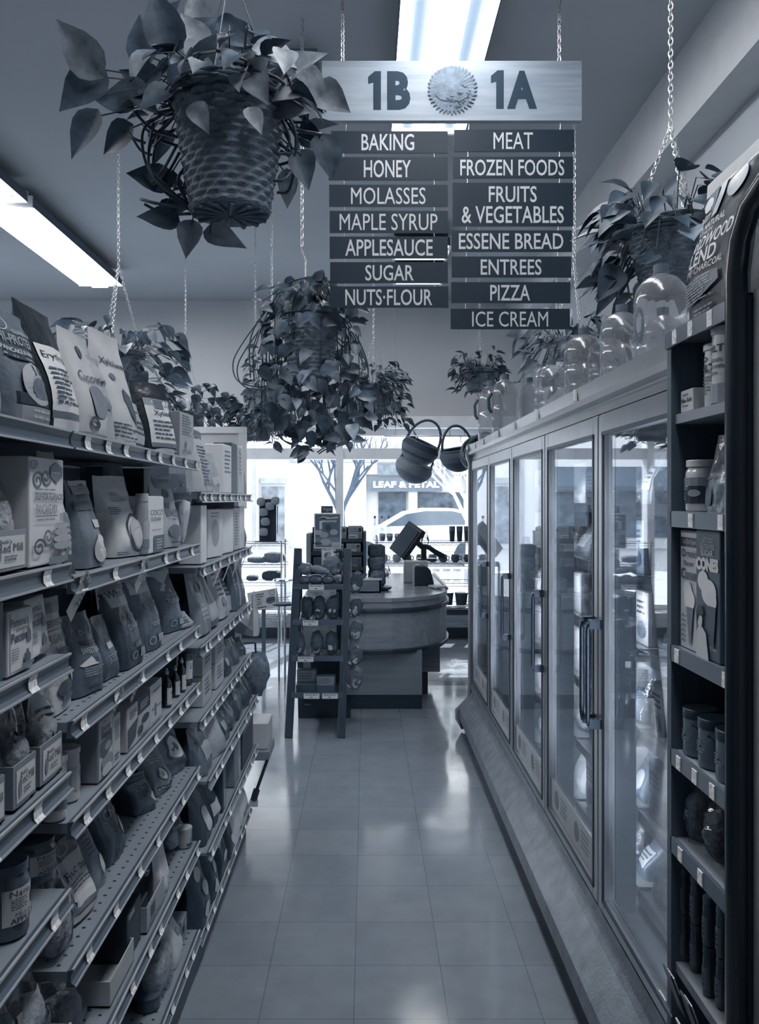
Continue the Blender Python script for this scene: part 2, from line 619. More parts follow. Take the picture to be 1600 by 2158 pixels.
def floor_material():
    m, n, l, b = nt('vinyl_tiles')
    tc = n.new('ShaderNodeTexCoord')
    mp = n.new('ShaderNodeMapping')
    mp.inputs['Location'].default_value = (0.345, 0.089, 0)
    br = n.new('ShaderNodeTexBrick')
    br.offset = 0.0
    br.inputs['Scale'].default_value = 1.0
    br.inputs['Brick Width'].default_value = 0.305
    br.inputs['Row Height'].default_value = 0.305
    br.inputs['Mortar Size'].default_value = 0.0016
    br.inputs['Mortar Smooth'].default_value = 0.2
    br.inputs['Color1'].default_value = tint(0.215)
    br.inputs['Color2'].default_value = tint(0.245)
    br.inputs['Mortar'].default_value = tint(0.13)
    l.new(tc.outputs['Object'], mp.inputs['Vector'])
    l.new(mp.outputs['Vector'], br.inputs['Vector'])
    nz = n.new('ShaderNodeTexNoise')
    nz.inputs['Scale'].default_value = 9
    nz.inputs['Detail'].default_value = 8
    l.new(tc.outputs['Object'], nz.inputs['Vector'])
    mx = n.new('ShaderNodeMixRGB')
    mx.blend_type = 'OVERLAY'
    mx.inputs['Fac'].default_value = 0.22
    l.new(br.outputs['Color'], mx.inputs['Color1'])
    l.new(nz.outputs['Color'], mx.inputs['Color2'])
    bw = n.new('ShaderNodeRGBToBW')
    l.new(nz.outputs['Color'], bw.inputs['Color'])
    gy = n.new('ShaderNodeMixRGB')
    gy.blend_type = 'OVERLAY'
    gy.inputs['Fac'].default_value = 0.25
    l.new(br.outputs['Color'], gy.inputs['Color1'])
    l.new(bw.outputs['Val'], gy.inputs['Color2'])
    l.new(gy.outputs['Color'], b.inputs['Base Color'])
    n2 = n.new('ShaderNodeTexNoise')
    n2.inputs['Scale'].default_value = 2.5
    n2.inputs['Detail'].default_value = 5
    l.new(tc.outputs['Object'], n2.inputs['Vector'])
    rr = n.new('ShaderNodeMapRange')
    rr.inputs['From Min'].default_value = 0.3
    rr.inputs['From Max'].default_value = 0.7
    rr.inputs['To Min'].default_value = 0.07
    rr.inputs['To Max'].default_value = 0.20
    l.new(n2.outputs['Fac'], rr.inputs['Value'])
    l.new(rr.outputs['Result'], b.inputs['Roughness'])
    b.inputs['Specular IOR Level'].default_value = 0.85
    n3 = n.new('ShaderNodeTexNoise')
    n3.inputs['Scale'].default_value = 5
    l.new(tc.outputs['Object'], n3.inputs['Vector'])
    bp = n.new('ShaderNodeBump')
    bp.inputs['Strength'].default_value = 0.06
    bp.inputs['Distance'].default_value = 0.02
    l.new(n3.outputs['Fac'], bp.inputs['Height'])
    l.new(bp.outputs['Normal'], b.inputs['Normal'])
    return m

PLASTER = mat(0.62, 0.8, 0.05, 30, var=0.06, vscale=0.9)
CEILING_PAINT = mat(0.37, 0.8, 0.05, 20, var=0.07, vscale=0.7)
struct('floor', MB().box(WX0, WX1, WY0, WY1 + 0.2, -0.1, 0), floor_material())
struct('ceiling', MB().box(WX0, WX1, WY0, WY1 + 0.2, CEIL, CEIL + 0.1), CEILING_PAINT)
struct('wall_left', MB().box(WX0 - 0.1, WX0, WY0, WY1 + 0.2, 0, CEIL), PLASTER)
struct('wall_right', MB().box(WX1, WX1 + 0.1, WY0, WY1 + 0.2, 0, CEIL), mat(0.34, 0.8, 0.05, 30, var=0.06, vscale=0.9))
struct('wall_back', MB().box(WX0, WX1, WY0 - 0.1, WY0, 0, CEIL), PLASTER)
struct('wall_front', MB().box(WX0, WX1, WY1 - 0.1, WY1 + 0.1, 2.69, CEIL), PLASTER)
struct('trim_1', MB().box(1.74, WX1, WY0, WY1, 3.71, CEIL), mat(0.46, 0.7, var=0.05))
FRAME = mat(0.78, 0.45, var=0.06)
LIGHT_FRAME = mat(0.88, 0.5, var=0.06)
struct('trim_2', MB().box(WX0, WX1, WY1 - 0.32, WY1 + 0.1, 2.55, 2.69), LIGHT_FRAME)
struct('trim_3', MB().box(WX0, 0.22, WY1 - 0.30, WY1 - 0.1, 2.455, 2.55), mat(0.62, 0.6))
struct('trim_4', MB().box(0.22, WX1, WY1 - 0.10, WY1 + 0.05, 2.455, 2.55), LIGHT_FRAME)
struct('trim_5', MB().box(WX0, WX1, WY1 - 0.12, WY1 + 0.08, 2.175, 2.31), FRAME)
mp_ = MB()
struct('trim_6', MB().box(WX0, WX1, WY1 - 0.10, WY1 + 0.08, 0.26, 0.36), FRAME)
k = 1
for x in (-5.4, -3.7, -2.0, -0.33, 1.34):
    o = struct('trim_%d' % (6 + k), MB().box(x - 0.045, x + 0.045, WY1 - 0.14, WY1 + 0.06, 0.30, 2.47), FRAME)
    k += 1
xs = (-6.0, -5.4, -3.7, -2.0, -0.33, 1.34, 1.95)
for i in range(6):
    w = struct('window_%d' % (i + 1), MB().box(xs[i] + 0.05, xs[i + 1] - 0.05, WY1 - 0.006, WY1, 0.36, 2.175), GLASS_WINDOW)
    MB().box(xs[i] + 0.05, xs[i + 1] - 0.05, WY1 - 0.006, WY1, 2.31, 2.455).build('transom_pane', GLASS_WINDOW, w)
# the low plinth under the windows
struct('trim_12', MB().box(WX0, WX1, WY1 - 0.45, WY1 + 0.1, 0.13, 0.30), wood('plinth_wood', 0.45, 2.0))
struct('baseboard_front', MB().box(WX0, WX1, WY1 - 0.44, WY1 + 0.1, 0.0, 0.13), mat(0.03, 0.5))

# ================================================================== THE STREET OUTSIDE
struct('street', MB().box(-30, 30, WY1 + 0.2, 60, -0.25, -0.06), mat(0.42, 0.9, var=0.1))
b = thing('shop_building', 'pale shop front across the street with dark striped name band', 'building', (2.2, 30, -0.06))
WALLP = mat(0.66, 0.8, var=0.04)
m = MB()
m.box(-5.0, 8.0, 0.35, 4, 0, 8.0)
m.box(-5.0, -2.2, 0, 0.4, 0, 8.0)
m.box(-2.2, 8.0, 0, 0.4, 2.65, 8.0)
for x in (-0.5, 1.6, 3.5, 5.4, 7.6):
    m.box(x - 0.16, x + 0.16, 0, 0.4, 0, 2.7)
m.build('wall', WALLP, b)
F = flat_front(2.6, 0.5, -2.05, 2.03, -0.12)
MB().box(-2.1, 0.55, -0.12, 0.0, 2.03, 2.52).build('name_band', mat(0.16, 0.6), b)
m = MB()
put_text(m, 'LEAF & PETAL', F, 0.04, 0.96, 0.26, 0.74, 0.01, 0.05)
m.build('lettering', mat(0.85, 0.6, var=0), b)
for x0, x1 in ((-1.75, -0.75), (-0.30, 1.4), (1.8, 3.3), (3.7, 5.2)):
    f = MB().box(x0, x1, 0.28, 0.34, 0.5, 2.0).build('shop_window', mat(0.09, 0.3, var=0.8, vscale=3), b)
MB().box(-4.9, 8.0, -0.10, 0.02, 3.1, 3.35).build('cornice', mat(0.45, 0.7), b)
MB().box(-1.8, 0.9, -0.03, 0.02, 2.62, 3.05).build('upper_window', mat(0.22, 0.4, var=0.3), b)
b = thing('shop_building', 'grey awning shop across the street, beyond the hat rack', 'building', (-6.0, 29, -0.06))
m = MB()
m.box(-6, 3.2, 0.3, 4, 0, 8.0)
m.box(1.3, 2.2, 0, 0.3, 0, 8.0)
m.build('wall', WALLP, b)
MB().prism([(0, 2.35), (0.9, 1.65), (0.9, 1.5), (0, 1.5)], lambda p, d: (d, 0.3 - p[0], p[1] + 0.55), 0.0 - 5.0, 1.2).build('awning', mat(0.10, 0.8), b)
MB().box(-5, 1.2, 0.22, 0.3, 0.4, 2.0).build('shop_window', mat(0.08, 0.3, var=0.8, vscale=3), b)
MB().box(2.3, 3.1, 0.22, 0.3, 0.2, 2.2).build('shop_door', mat(0.25, 0.3, var=0.5, vscale=3), b)
for x in (1.35, 2.0):
    MB().box(x, x + 0.12, -0.06, 0.0, 0, 8).build('pilaster', mat(0.4, .7), b)
MB().box(2.25, 3.15, 0.2, 0.32, 2.3, 2.5).build('door_head', mat(0.4, 0.6), b)

def car():
    t = thing('car', 'white hatchback parked in the street outside the window', 'car', (1.35, 22.5, -0.06))
    side = [(-2.1, .35), (-2.12, .75), (-1.95, .92), (-1.0, 1.02), (-.35, 1.40), (.2, 1.50), (.9, 1.50), (1.55, 1.38), (1.95, 1.0), (2.08, .9), (2.1, .35)]
    MB().prism(side, lambda p, d: (p[0], d, p[1]), -.82, .82).build('body', mat(0.85, 0.25, spec=0.6, var=0), t, bevel=0.06)
    glass = [(-.85, 1.03), (-.3, 1.35), (.2, 1.43), (.9, 1.43), (1.35, 1.33), (1.6, 1.08)]
    MB().prism(glass, lambda p, d: (p[0], d, p[1]), -.835, -.825).build('side_window', mat(0.10, 0.1, spec=0.8), t)
    for x in (-1.35, 1.3):
        MB().tube([(x, -.84, .32), (x, -.62, .32)], .32, 24).build('wheel', mat(0.05, 0.6), t)
    MB().tube([(-.9, -.86, 1.0), (-.9, -1.0, 1.05)], .07, 8).build('wing_mirror', mat(0.8, 0.4), t)
car()

def bare_tree(x, y, h, seed, g, label):
    t = thing('bare_tree', label, 'tree', (x, y, -0.06))
    r = random.Random(seed)
    m = MB()
    def grow(p, d, L, rad, n):
        q = p + d * L
        m.tube([p, p + d * L * .5 + Vector((r.uniform(-.04, .04), 0, 0)) * L, q], [rad, rad * .85, rad * .65], 6)
        if n == 0:
            return
        for i in range(3 if n > 2 else 2):
            a = Vector((r.uniform(-.75, .75), r.uniform(-.5, .5), r.uniform(.1, .55)))
            grow(q - d * L * r.uniform(0, .35), (d * .8 + a).normalized(), L * r.uniform(.6, .8), rad * .6, n - 1)
    m2 = MB()
    m2.tube([(0, 0, 0), (0.03, 0, h * .2), (0, 0, h * .4)], [.11, .09, .08], 8)
    m2.build('trunk', mat(g, 0.9), t)
    for a in (-.5, -.1, .35, .6):
        grow(Vector((0, 0, h * (.28 + .1 * abs(a)))), Vector((a, r.uniform(-.3, .3), 1)).normalized(), h * .2, .045, 4)
    m.build('branches', mat(g, 0.9), t)
bare_tree(-0.55, 17.5, 4.2, 5, 0.10, 'leafless dark street tree behind the window post')
bare_tree(2.05, 16.5, 3.8, 9, 0.75, 'leafless pale street tree outside beside the coolers')

# ================================================================== CEILING LIGHTS
LENS = emit('lamp_lens', LAMP_COLOR, LAMP_STRENGTH)
WHITE_METAL = mat(0.75, 0.4, var=0.02)
LENS_DIM = emit('lamp_lens_dim', LAMP_COLOR, 5.5)
def ceiling_light(x, y0, y1, label, across=False):
    LN = LENS_DIM if across else LENS
    t = thing('ceiling_light', label, 'light', (x, y0, 0), -PI / 2 if across else 0.0, 'fluorescent ceiling lights')
    L = y1 - y0
    zb = 3.98
    m = MB().box(-0.236, 0.236, 0, L, zb + 0.025, zb + 0.07)
    for s in (-1, 1):
        m.box(s * 0.233 - 0.003, s * 0.233 + 0.003, 0, L, zb - 0.004, zb + 0.025)
    m.box(-0.06, 0.06, 0, L, zb + 0.07, CEIL)
    m.build('housing', mat(0.07, 0.6, var=0.02), t)
    MB().prism([(-0.10, zb + 0.03), (-0.08, zb - 0.03), (0.08, zb - 0.03), (0.10, zb + 0.03)], lambda p, d: (p[0], d, p[1]), 0.02, L - 0.02).build('diffuser', LN, t)
    for s in (-1, 1):
        MB().box(s * 0.20 - 0.028, s * 0.20 + 0.028, 0.02, L - 0.02, zb, zb + 0.03).build('side_glow_strip', LN, t)  # glowing strips stand in for the lit reflector edges
    for yy in (0.0, L):
        MB().box(-0.235, 0.235, yy - 0.012, yy + 0.012, zb - 0.01, zb + 0.08).build('end_cap', WHITE_METAL, t)
ceiling_light(0.39, 2.80, 5.20, 'bright fluorescent light right above the numbered wooden sign')
ceiling_light(0.39, 0.30, 2.70, 'fluorescent light overhead, nearer than the one above the wooden sign')
ceiling_light(0.26, 7.72, 8.22, 'short crosswise fluorescent light seen between the applesauce and sugar boards', True)
ceiling_light(0.30, 8.62, 9.12, 'short crosswise fluorescent light seen just above the nuts and flour board', True)
ceiling_light(-2.86, 6.5, 8.9, 'fluorescent light ending above the left shelves')
ceiling_light(-2.86, 4.0, 6.4, 'nearer fluorescent light of the pair above the left shelves')
ceiling_light(-2.86, 1.5, 3.9, 'unseen fluorescent light added over the left shelves to light the right side')  # out of view, added to brighten the goods and freezers on the right
t = thing('ceiling_box', 'dark square ceiling box behind the big hanging plant', 'fixture', (-0.36, 4.66, CEIL))  # small dark box with a darker plate below it
MB().box(-0.09, 0.09, -0.12, 0.12, -0.10, 0).build('ceiling_box_body', mat(0.22, 0.6), t)
MB().box(-0.075, 0.075, -0.105, 0.105, -0.106, -0.10).build('lower_plate', mat(0.08, 0.8), t)

# ================================================================== SHELVING ON THE LEFT
XF = -0.57
SHELF = mat(0.23, 0.5, var=0.06)
SHELF_DARK = mat(0.10, 0.5, var=0.08)
RAIL = mat(0.10, 0.3, spec=0.5, var=0.06)
LIP = mat(0.42, 0.3, var=0.03)
TAGM = mat(0.72, 0.5, 0, var=0.35, vscale=130)
HOLE = mat(0.02, 0.8, var=0)
def shelf(parent, y0, y1, z, rail_h, tags, xf=XF, depth=0.40, holes=False, lip=0.0, seed=0):
    r = random.Random(seed)
    m = MB().box(xf - depth, xf - 0.012, y0, y1, z - 0.022, z - 0.002)
    if lip:
        m.box(xf - 0.012, xf + lip - 0.01, y0, y1, z - 0.012, z - 0.002)
    ex = None
    if holes:
        hm = MB()
        n = int((y1 - y0) / 0.036)
        for i in range(n):
            for c in range(3):
                cx, cy = xf - 0.035 - c * 0.03, y0 + 0.02 + i * 0.036 + (c % 2) * 0.018
                hm.add([(cx + 0.0045 * math.cos(q), cy + 0.0045 * math.sin(q), z - 0.0012) for q in [PI * j / 4 for j in range(8)]], [tuple(range(8))])
        ex = (hm, HOLE)
    s = m.build('shelf', SHELF, parent, extra=ex)
    x = xf + lip
    prof = [(x - 0.012, z - 0.002), (x, z), (x - 0.001, z - 0.004), (x - 0.005, z - rail_h * .4), (x - 0.004, z - rail_h * .75), (x + 0.004, z - rail_h * .94), (x + 0.004, z - rail_h), (x - 0.014, z - rail_h)]
    MB().prism(prof, lambda p, d: (p[0], d, p[1]), y0 + 0.002, y1 - 0.002).build('price_rail', RAIL, s)
    m = MB()
    m.box(x - 0.003, x + 0.0015, y0 + 0.002, y1 - 0.002, z - 0.003, z + 0.001)
    m.box(x + 0.002, x + 0.0055, y0 + 0.002, y1 - 0.002, z - rail_h - 0.001, z - rail_h + 0.003)
    m.build('rail_edge', LIP, s)
    for ty in tags:
        w = 0.036
        pts = [(x - 0.0005, z - 0.004), (x - 0.003, z - rail_h * .4), (x - 0.002, z - rail_h * .75), (x + 0.004, z - rail_h * .95)]
        m = MB()
        vs = []
        for (px_, pz) in pts:
            vs += [(px_ + 0.0025, ty, pz), (px_ + 0.0025, ty + w, pz)]
        m.add(vs, [(0, 1, 3, 2), (2, 3, 5, 4), (4, 5, 7, 6)])
        m.build('price_tag', TAGM, s)
    return s
def tag_row(y0, y1, n, seed):
    r = random.Random(seed)
    st = (y1 - y0) / n
    return [y0 + st * (i + 0.2 + 0.5 * r.random()) for i in range(n)]

def bay(y0, y1, shelves, label, rh, seed, tops=1.84):
    t = thing('shelving_unit', label, 'shelf', (0, 0, 0), group='grocery shelving units')
    t.location = (0, 0, 0)
    MB().box(-1.02, -0.985, y0, y1, 0, tops).build('back_panel', mat(0.06, 0.7), t)
    MB().box(-1.05, -0.95, y0 + 0.001, y0 + 0.03, 0, tops).build('upright', mat(0.12, 0.5), t)
    MB().box(-1.05, -0.60, y0, y1, 0, 0.155).build('base_box', SHELF_DARK, t)
    for i, (z, n, holes, lip) in enumerate(shelves):
        shelf(t, y0 + 0.004, y1 - 0.004, z, rh, tag_row(y0, y1, n, seed + i), holes=holes, lip=lip, seed=seed + i)
    return t
bay(0.30, 1.60, [(1.803, 2, 0, 0), (1.548, 5, 0, 0), (1.374, 5, 0, 0), (1.145, 5, 0, 0), (0.92, 4, 0, 0), (0.66, 3, 0, 0), (0.40, 3, 0, 0), (0.19, 3, 0, 0)],
    'near grey shelving unit holding the pancake mixes and large apple jars', 0.034, 10)
bay(1.60, 2.84, [(1.803, 8, 0, 0), (1.52, 6, 0, 0), (1.239, 6, 1, 0), (1.043, 9, 0, 0), (0.755, 7, 1, 0), (0.50, 8, 1, 0), (0.195, 7, 1, 0)],
    'middle grey shelving unit holding brown sugar bags and sweeteners', 0.034, 30)
bay(2.84, 4.12, [(1.695, 9, 0, 0), (1.437, 8, 0, 0), (1.16, 10, 0, 0), (0.905, 11, 0, 0), (0.70, 7, 0, 0.03), (0.455, 7, 0, 0.03), (0.16, 8, 0, 0)],
    'far grey shelving unit nearest the checkout', 0.034, 50)
MB().box(-1.10, -0.66, 4.13, 4.16, 0, 1.80).build('end_panel', mat(0.16, 0.5), bpy.data.objects['shelving_unit.002'])
t = thing('header_panel', 'pale framed panel board standing on top of the far shelving', 'panel', (-0.95, 4.6, 0))
MB().box(-0.55, 0.27, 0, 0.03, 1.9, 2.06).build('board', mat(0.66, 0.5), t)
m = MB()
m.box(-0.57, 0.28, -0.012, 0.035, 2.04, 2.075)
m.box(0.24, 0.28, -0.012, 0.035, 1.62, 2.039)
m.build('frame', mat(0.75, 0.5), t)
MB().box(-0.56, 0.25, 0.002, 0.034, 0.0, 1.9).build('lower_board', mat(0.22, 0.6), t)

# ================================================================== GLASS DOOR COOLERS ON THE RIGHT
ALU = mat(0.50, 0.28, metal=0.85, var=0.06)
ALU2 = mat(0.42, 0.35, metal=0.6, var=0.08)
def coolers():
    t = thing('cooler_case', 'long row of glass door freezers along the right aisle', 'freezer', (0, 0, 0))
    y0, y1 = 1.94, 5.94
    m = MB()
    m.box(1.55, 1.72, y0, y1, 0.2, 2.0)
    m.box(0.80, 1.72, y0, y1, 0.2, 0.33)
    m.box(0.80, 1.72, y0, y1, 1.95, 2.05)
    m.box(0.76, 1.72, y0 - 0.012, y0, 0, 2.05)
    m.build('insulated_body', mat(0.50, 0.5), t)
    # top trim with its stepped profile
    prof = [(0.80, 1.945), (0.765, 1.95), (0.765, 1.985), (0.735, 1.99), (0.735, 2.012), (0.745, 2.016), (0.74, 2.06), (0.80, 2.06)]
    MB().prism(prof, lambda p, d: (p[0], d, p[1]), y0, y1 + 0.02).build('top_trim', mat(0.48, 0.25, metal=0.5, var=0.05), t)
    for y in (2.9, 3.55, 4.1, 4.6, 5.2, 5.6):
        MB().box(0.734, 0.7405, y, y + 0.03, 2.017, 2.058).build('trim_clip', mat(0.6, 0.4), t)
    prof = [(0.80, 0.345), (0.755, 0.345), (0.752, 0.31), (0.765, 0.30), (0.745, 0.255), (0.70, 0.205), (0.672, 0.165), (0.668, 0.10), (0.69, 0.085), (0.80, 0.085)]
    MB().prism(prof, lambda p, d: (p[0], d, p[1]), y0, y1 + 0.02).build('lower_bumper', mat(0.24, 0.42, 0.25, 90, metal=0.3, var=0.22, vscale=14), t)
    MB().box(0.712, 1.70, y0, y1, 0, 0.09).build('kick_plate', mat(0.035, 0.4), t)
    prof = [(0.72, 0.02), (0.70, 0.035), (0.70, 0.05), (0.72, 0.06)]
    MB().prism(prof, lambda p, d: (p[0], d, p[1]), y0, y1).build('kick_rail', mat(0.10, 0.3), t)
    # the far end: a raised outline of the case, bowed out at the foot
    path = [(0.70, 0.02), (0.66, 0.09), (0.655, 0.15), (0.74, 0.24), (0.75, 0.36), (0.75, 1.93), (0.73, 1.99), (0.735, 2.055), (0.80, 2.07)]
    MB().tube([(x, y1 + 0.02, z) for x, z in path], 0.016, 8).build('end_frame', mat(0.35, 0.25, metal=0.6), t, smooth=True)
    MB().prism(path + [(1.72, 2.07), (1.72, 0.02)], lambda p, d: (p[0], d, p[1]), y1 + 0.012, y1 + 0.03).build('end_panel', mat(0.35, 0.5), t)
    edges = [1.94, 2.69, 3.49, 4.29, 5.09, 5.92]
    for i in range(5):
        a, b = edges[i] + 0.006, edges[i + 1] - 0.006
        m = MB()
        fr = 0.055
        m.box(0.755, 0.795, a, a + fr, 0.35, 1.945)
        m.box(0.755, 0.795, b - fr, b, 0.35, 1.945)
        m.box(0.755, 0.795, a + fr, b - fr, 0.35, 0.395)
        m.box(0.755, 0.795, a + fr, b - fr, 1.875, 1.945)
        d = m.build('door', ALU, t, bevel=0.004)
        m = MB()
        g = 0.012
        m.box(0.752, 0.757, a + fr - g, a + fr, 0.39, 1.88)
        m.box(0.752, 0.757, b - fr, b - fr + g, 0.39, 1.88)
        m.box(0.752, 0.757, a + fr - g, b - fr + g, 0.383, 0.395)
        m.box(0.752, 0.757, a + fr - g, b - fr + g, 1.875, 1.887)
        m.build('gasket', mat(0.05, 0.4), d)
        MB().box(0.768, 0.774, a + fr, b - fr, 0.395, 1.875).build('glass_pane', GLASS_DOOR, d)
        hy = a + 0.03 if i != 0 else b - 0.03
        m = MB()
        m.tube([(0.757, hy, 1.27), (0.712, hy, 1.27), (0.712, hy, 1.25), (0.712, hy, 0.97), (0.712, hy, 0.95), (0.757, hy, 0.95)], 0.008, 8)
        m.box(0.715, 0.757, hy - 0.012, hy + 0.012, 1.255, 1.285)
        m.box(0.715, 0.757, hy - 0.012, hy + 0.012, 0.935, 0.965)
        m.build('handle', mat(0.14, 0.25, metal=0.9), d)
        if i > 0:
            MB().box(0.7675, 0.7745, a + fr + 0.002, b - fr - 0.002, 0.40, 0.52).build('notice_strip', mat(0.48, 0.4, var=0.03), d)
            Fs = lambda u, v, off: (0.7675 - off, b - fr - 0.01 - u * (b - a - 2 * fr - 0.02), 0.40 + v * 0.12)
            m = MB()
            for cu in (0.14, 0.62):
                n = 18
                m.add([Fs(cu + 0.055 * math.cos(2 * PI * j / n), 0.5 + 0.30 * math.sin(2 * PI * j / n), 0.0006) for j in range(n)], [tuple(range(n))])
                for q in range(4):
                    m.add([Fs(cu + 0.09 + s1 * (0.17 - 0.02 * (q % 2)), 0.72 - q * 0.15 + s2 * 0.06, 0.0006) for s1, s2 in ((0, 0), (1, 0), (1, 1), (0, 1))], [(0, 1, 2, 3)])
            m.build('notice_print', mat(0.20, 0.5), d)
        # upright lamp just inside the frame
        MB().box(0.797, 0.872, a - (0.03 if i else 0), a + 0.04, 0.34, 1.94).build('mullion', mat(0.20, 0.4, metal=0.3), t)
        MB().tube([(0.845, a + 0.056, 0.42), (0.845, a + 0.056, 1.86)], 0.010, 8).build('light_tube', emit('cooler_lamp', (0.92, 0.96, 1.0), 16.0), t)
        for z in (0.40, 0.66, 0.92, 1.18, 1.42, 1.65):
            s = MB().box(0.89, 1.54, a + 0.01, b - 0.01, z - 0.012, z).build('wire_shelf', mat(0.55, 0.35, metal=0.5), t)
            MB().box(0.882, 0.89, a + 0.01, b - 0.01, z - 0.03, z + 0.006).build('shelf_rail', mat(0.62, 0.2, metal=0.3, var=0.1), s)
coolers()

# ================================================================== HANGING AISLE SIGN
def chain_links(mb, p, q, link=0.028, r=0.0022, w=0.6):
    p, q = Vector(p), Vector(q)
    d = q - p
    n = max(2, int(d.length / (link * 0.72)))
    dn = d.normalized()
    a = dn.orthogonal().normalized()
    b = dn.cross(a)
    for i in range(n):
        c = p + d * ((i + 0.5) / n)
        e = a if i % 2 else b
        pts = [c + dn * (link * .5 * math.cos(2 * PI * k / 8)) + e * (link * .5 * w * math.sin(2 * PI * k / 8)) for k in range(8)]
        mb.tube(pts, r, 5, closed=True)
CHAIN = mat(0.55, 0.35, metal=0.6, var=0.05)
def aisle_sign():
    Y = 3.95
    t = thing('aisle_sign', 'wooden 1B and 1A aisle sign with two columns of dark category boards', 'sign', (0, Y, 0))
    q = Y / 1740.0
    X = lambda u: (u - 772) * q
    Z = lambda v: 1.67 - (v - 1053) * q
    hb = MB().box(X(679), X(1225), -0.012, 0.012, Z(254), Z(131)).build('header_board', wood('sign_plank', 0.20, 2.2, 0.5, 'X', 0.18), t)
    MB().box(X(679), X(1224), -0.02, 0.014, Z(258), Z(253)).build('bottom_rail', mat(0.2, 0.5), t)
    ink = mat(0.03, 0.7, spec=0.1, var=0.05)
    def F(u, v, off):
        return (X(u), -0.012 - off, Z(v))
    m = MB()
    put_text(m, 'B', F, 816, 865, 234, 153, 0.001, 0.055)
    m.build('letter', ink, hb)
    m = MB()
    put_text(m, 'A', F, 1068, 1131, 232, 152, 0.001, 0.055)
    m.build('letter', ink, hb)
    for u, v in ((776, 153), (1034, 151)):
        one = [(u + 11, v + 81), (u + 11, v + 24), (u, v + 27), (u, v + 12), (u + 14, v), (u + 27, v), (u + 27, v + 81)]
        MB().add([F(a, b, 0.001) for a, b in one], [tuple(range(7))[::-1]]).build('numeral', ink, hb)
    # round sun emblem with a ragged ring of flames
    r = random.Random(3)
    n = 76
    out = []
    for i in range(n):
        a = 2 * PI * i / n
        low = 0.5 - 0.5 * math.sin(a)
        rr = 47 + (6 + 2 * low) * (1 if i % 2 else -0.2) * (0.25 + 0.75 * (low if math.cos(a) < 0.2 else 1)) + r.uniform(-1, 1)
        out.append((952 + rr * math.cos(a), 191 - rr * math.sin(a) * 1.0))
    m = MB()
    m.add([F(u, v, 0.006) for u, v in out] + [F(952, 191, 0.012)] + [F(u, v, 0.0) for u, v in out],
          [(i, (i + 1) % n, n) for i in range(n)] + [(i, n + 1 + i, n + 1 + (i + 1) % n, (i + 1) % n) for i in range(n)])
    m.build('sun_emblem', mat(0.11, 0.7, 0.3, 50, var=0.25, vscale=30), hb)
    m = MB()
    for k_ in range(30):
        a = r.uniform(-2.6, 1.2)
        rr = r.uniform(12, 42)
        L = r.uniform(6, 16)
        p = [F(952 + rr * math.cos(a) + L * s * .8, 196 - rr * math.sin(a) * .8 + 3 * math.sin(s * 3), 0.011 - 0.005 * rr / 47 + 0.002) for s in (0, .33, .66, 1)]
        m.tube(p, [0.0006, 0.0014, 0.0014, 0.0005], 5)
    m.build('emblem_lines', mat(0.04, 0.5), hb)
    m = MB()
    n = 16
    m.tube([F(952 + 36 * math.cos(PI * (1.05 + 0.9 * i / n)), 199 - 20 * math.sin(PI * (1.05 + 0.9 * i / n)) * 1.0, 0.009) for i in range(n + 1)], 0.0016, 5)
    m.build('emblem_smile', mat(0.04, 0.5), hb)
    board = mat(0.02, 0.45, spec=0.15, var=0.05)
    face = mat(0.40, 0.5, var=0.03)
    left = [('BAKING', 698, 944, 277, 323, 762, 873), ('HONEY', 693, 944, 332, 380, 767, 866), ('MOLASSES', 694, 944, 390, 436, 740, 897), ('MAPLE SYRUP', 695, 944, 445, 491, 716, 922), ('APPLESAUCE', 695, 944, 499, 545, 728, 912), ('SUGAR', 696, 944, 553, 597, 770, 872), ('NUTS·FLOUR', 696, 945, 604, 649, 728, 911)]
    right = [('MEAT', 957, 1210, 274, 320, 1040, 1123), ('FROZEN FOODS', 955, 1208, 331, 376, 970, 1189), ('FRUITS|& VEGETABLES', 954, 1208, 386, 477, 1030, 1131), ('ESSENE BREAD', 952, 1205, 486, 531, 967, 1187), ('ENTREES', 952, 1204, 541, 585, 1013, 1141), ('PIZZA', 951, 1202, 595, 639, 1033, 1117), ('ICE CREAM', 950, 1201, 651, 694, 995, 1155)]
    for col in (left, right):
        pv = 256
        for (s, u0, u1, v0, v1, t0, t1) in col:
            yaw = -0.006
            bd = MB().box(X(u0), X(u1), -0.004, 0.004, Z(v1), Z(v0)).build('category_board', board, t)
            G = lambda u, v, off: (X(u), -0.004 - off, Z(v))
            m = MB()
            if '|' in s:
                put_text(m, 'FRUITS', G, 1030, 1131, 427, 393, 0.001, 0.009)
                put_text(m, '& VEGETABLES', G, 973, 1188, 471, 435, 0.001, 0.009)
            else:
                put_text(m, s, G, t0, t1, v1 - 5, v0 + 6, 0.001, 0.009)
            m.build('lettering', face, bd)
            m = MB()
            for uu in (u0 + 30, u1 - 30):
                m.tube([(X(uu), 0, Z(pv - 2)), (X(uu) + 0.004, 0, Z((pv + v0) / 2)), (X(uu), 0, Z(v0 + 3))], 0.0016, 5)
            m.build('hook', CHAIN, bd)
            pv = v1
    for u in (722, 1179):
        m = MB()
        chain_links(m, (X(u), 0, Z(131)), (X(u), 0, CEIL), 0.03, 0.0026)
        m.build('chain', CHAIN, t)
aisle_sign()

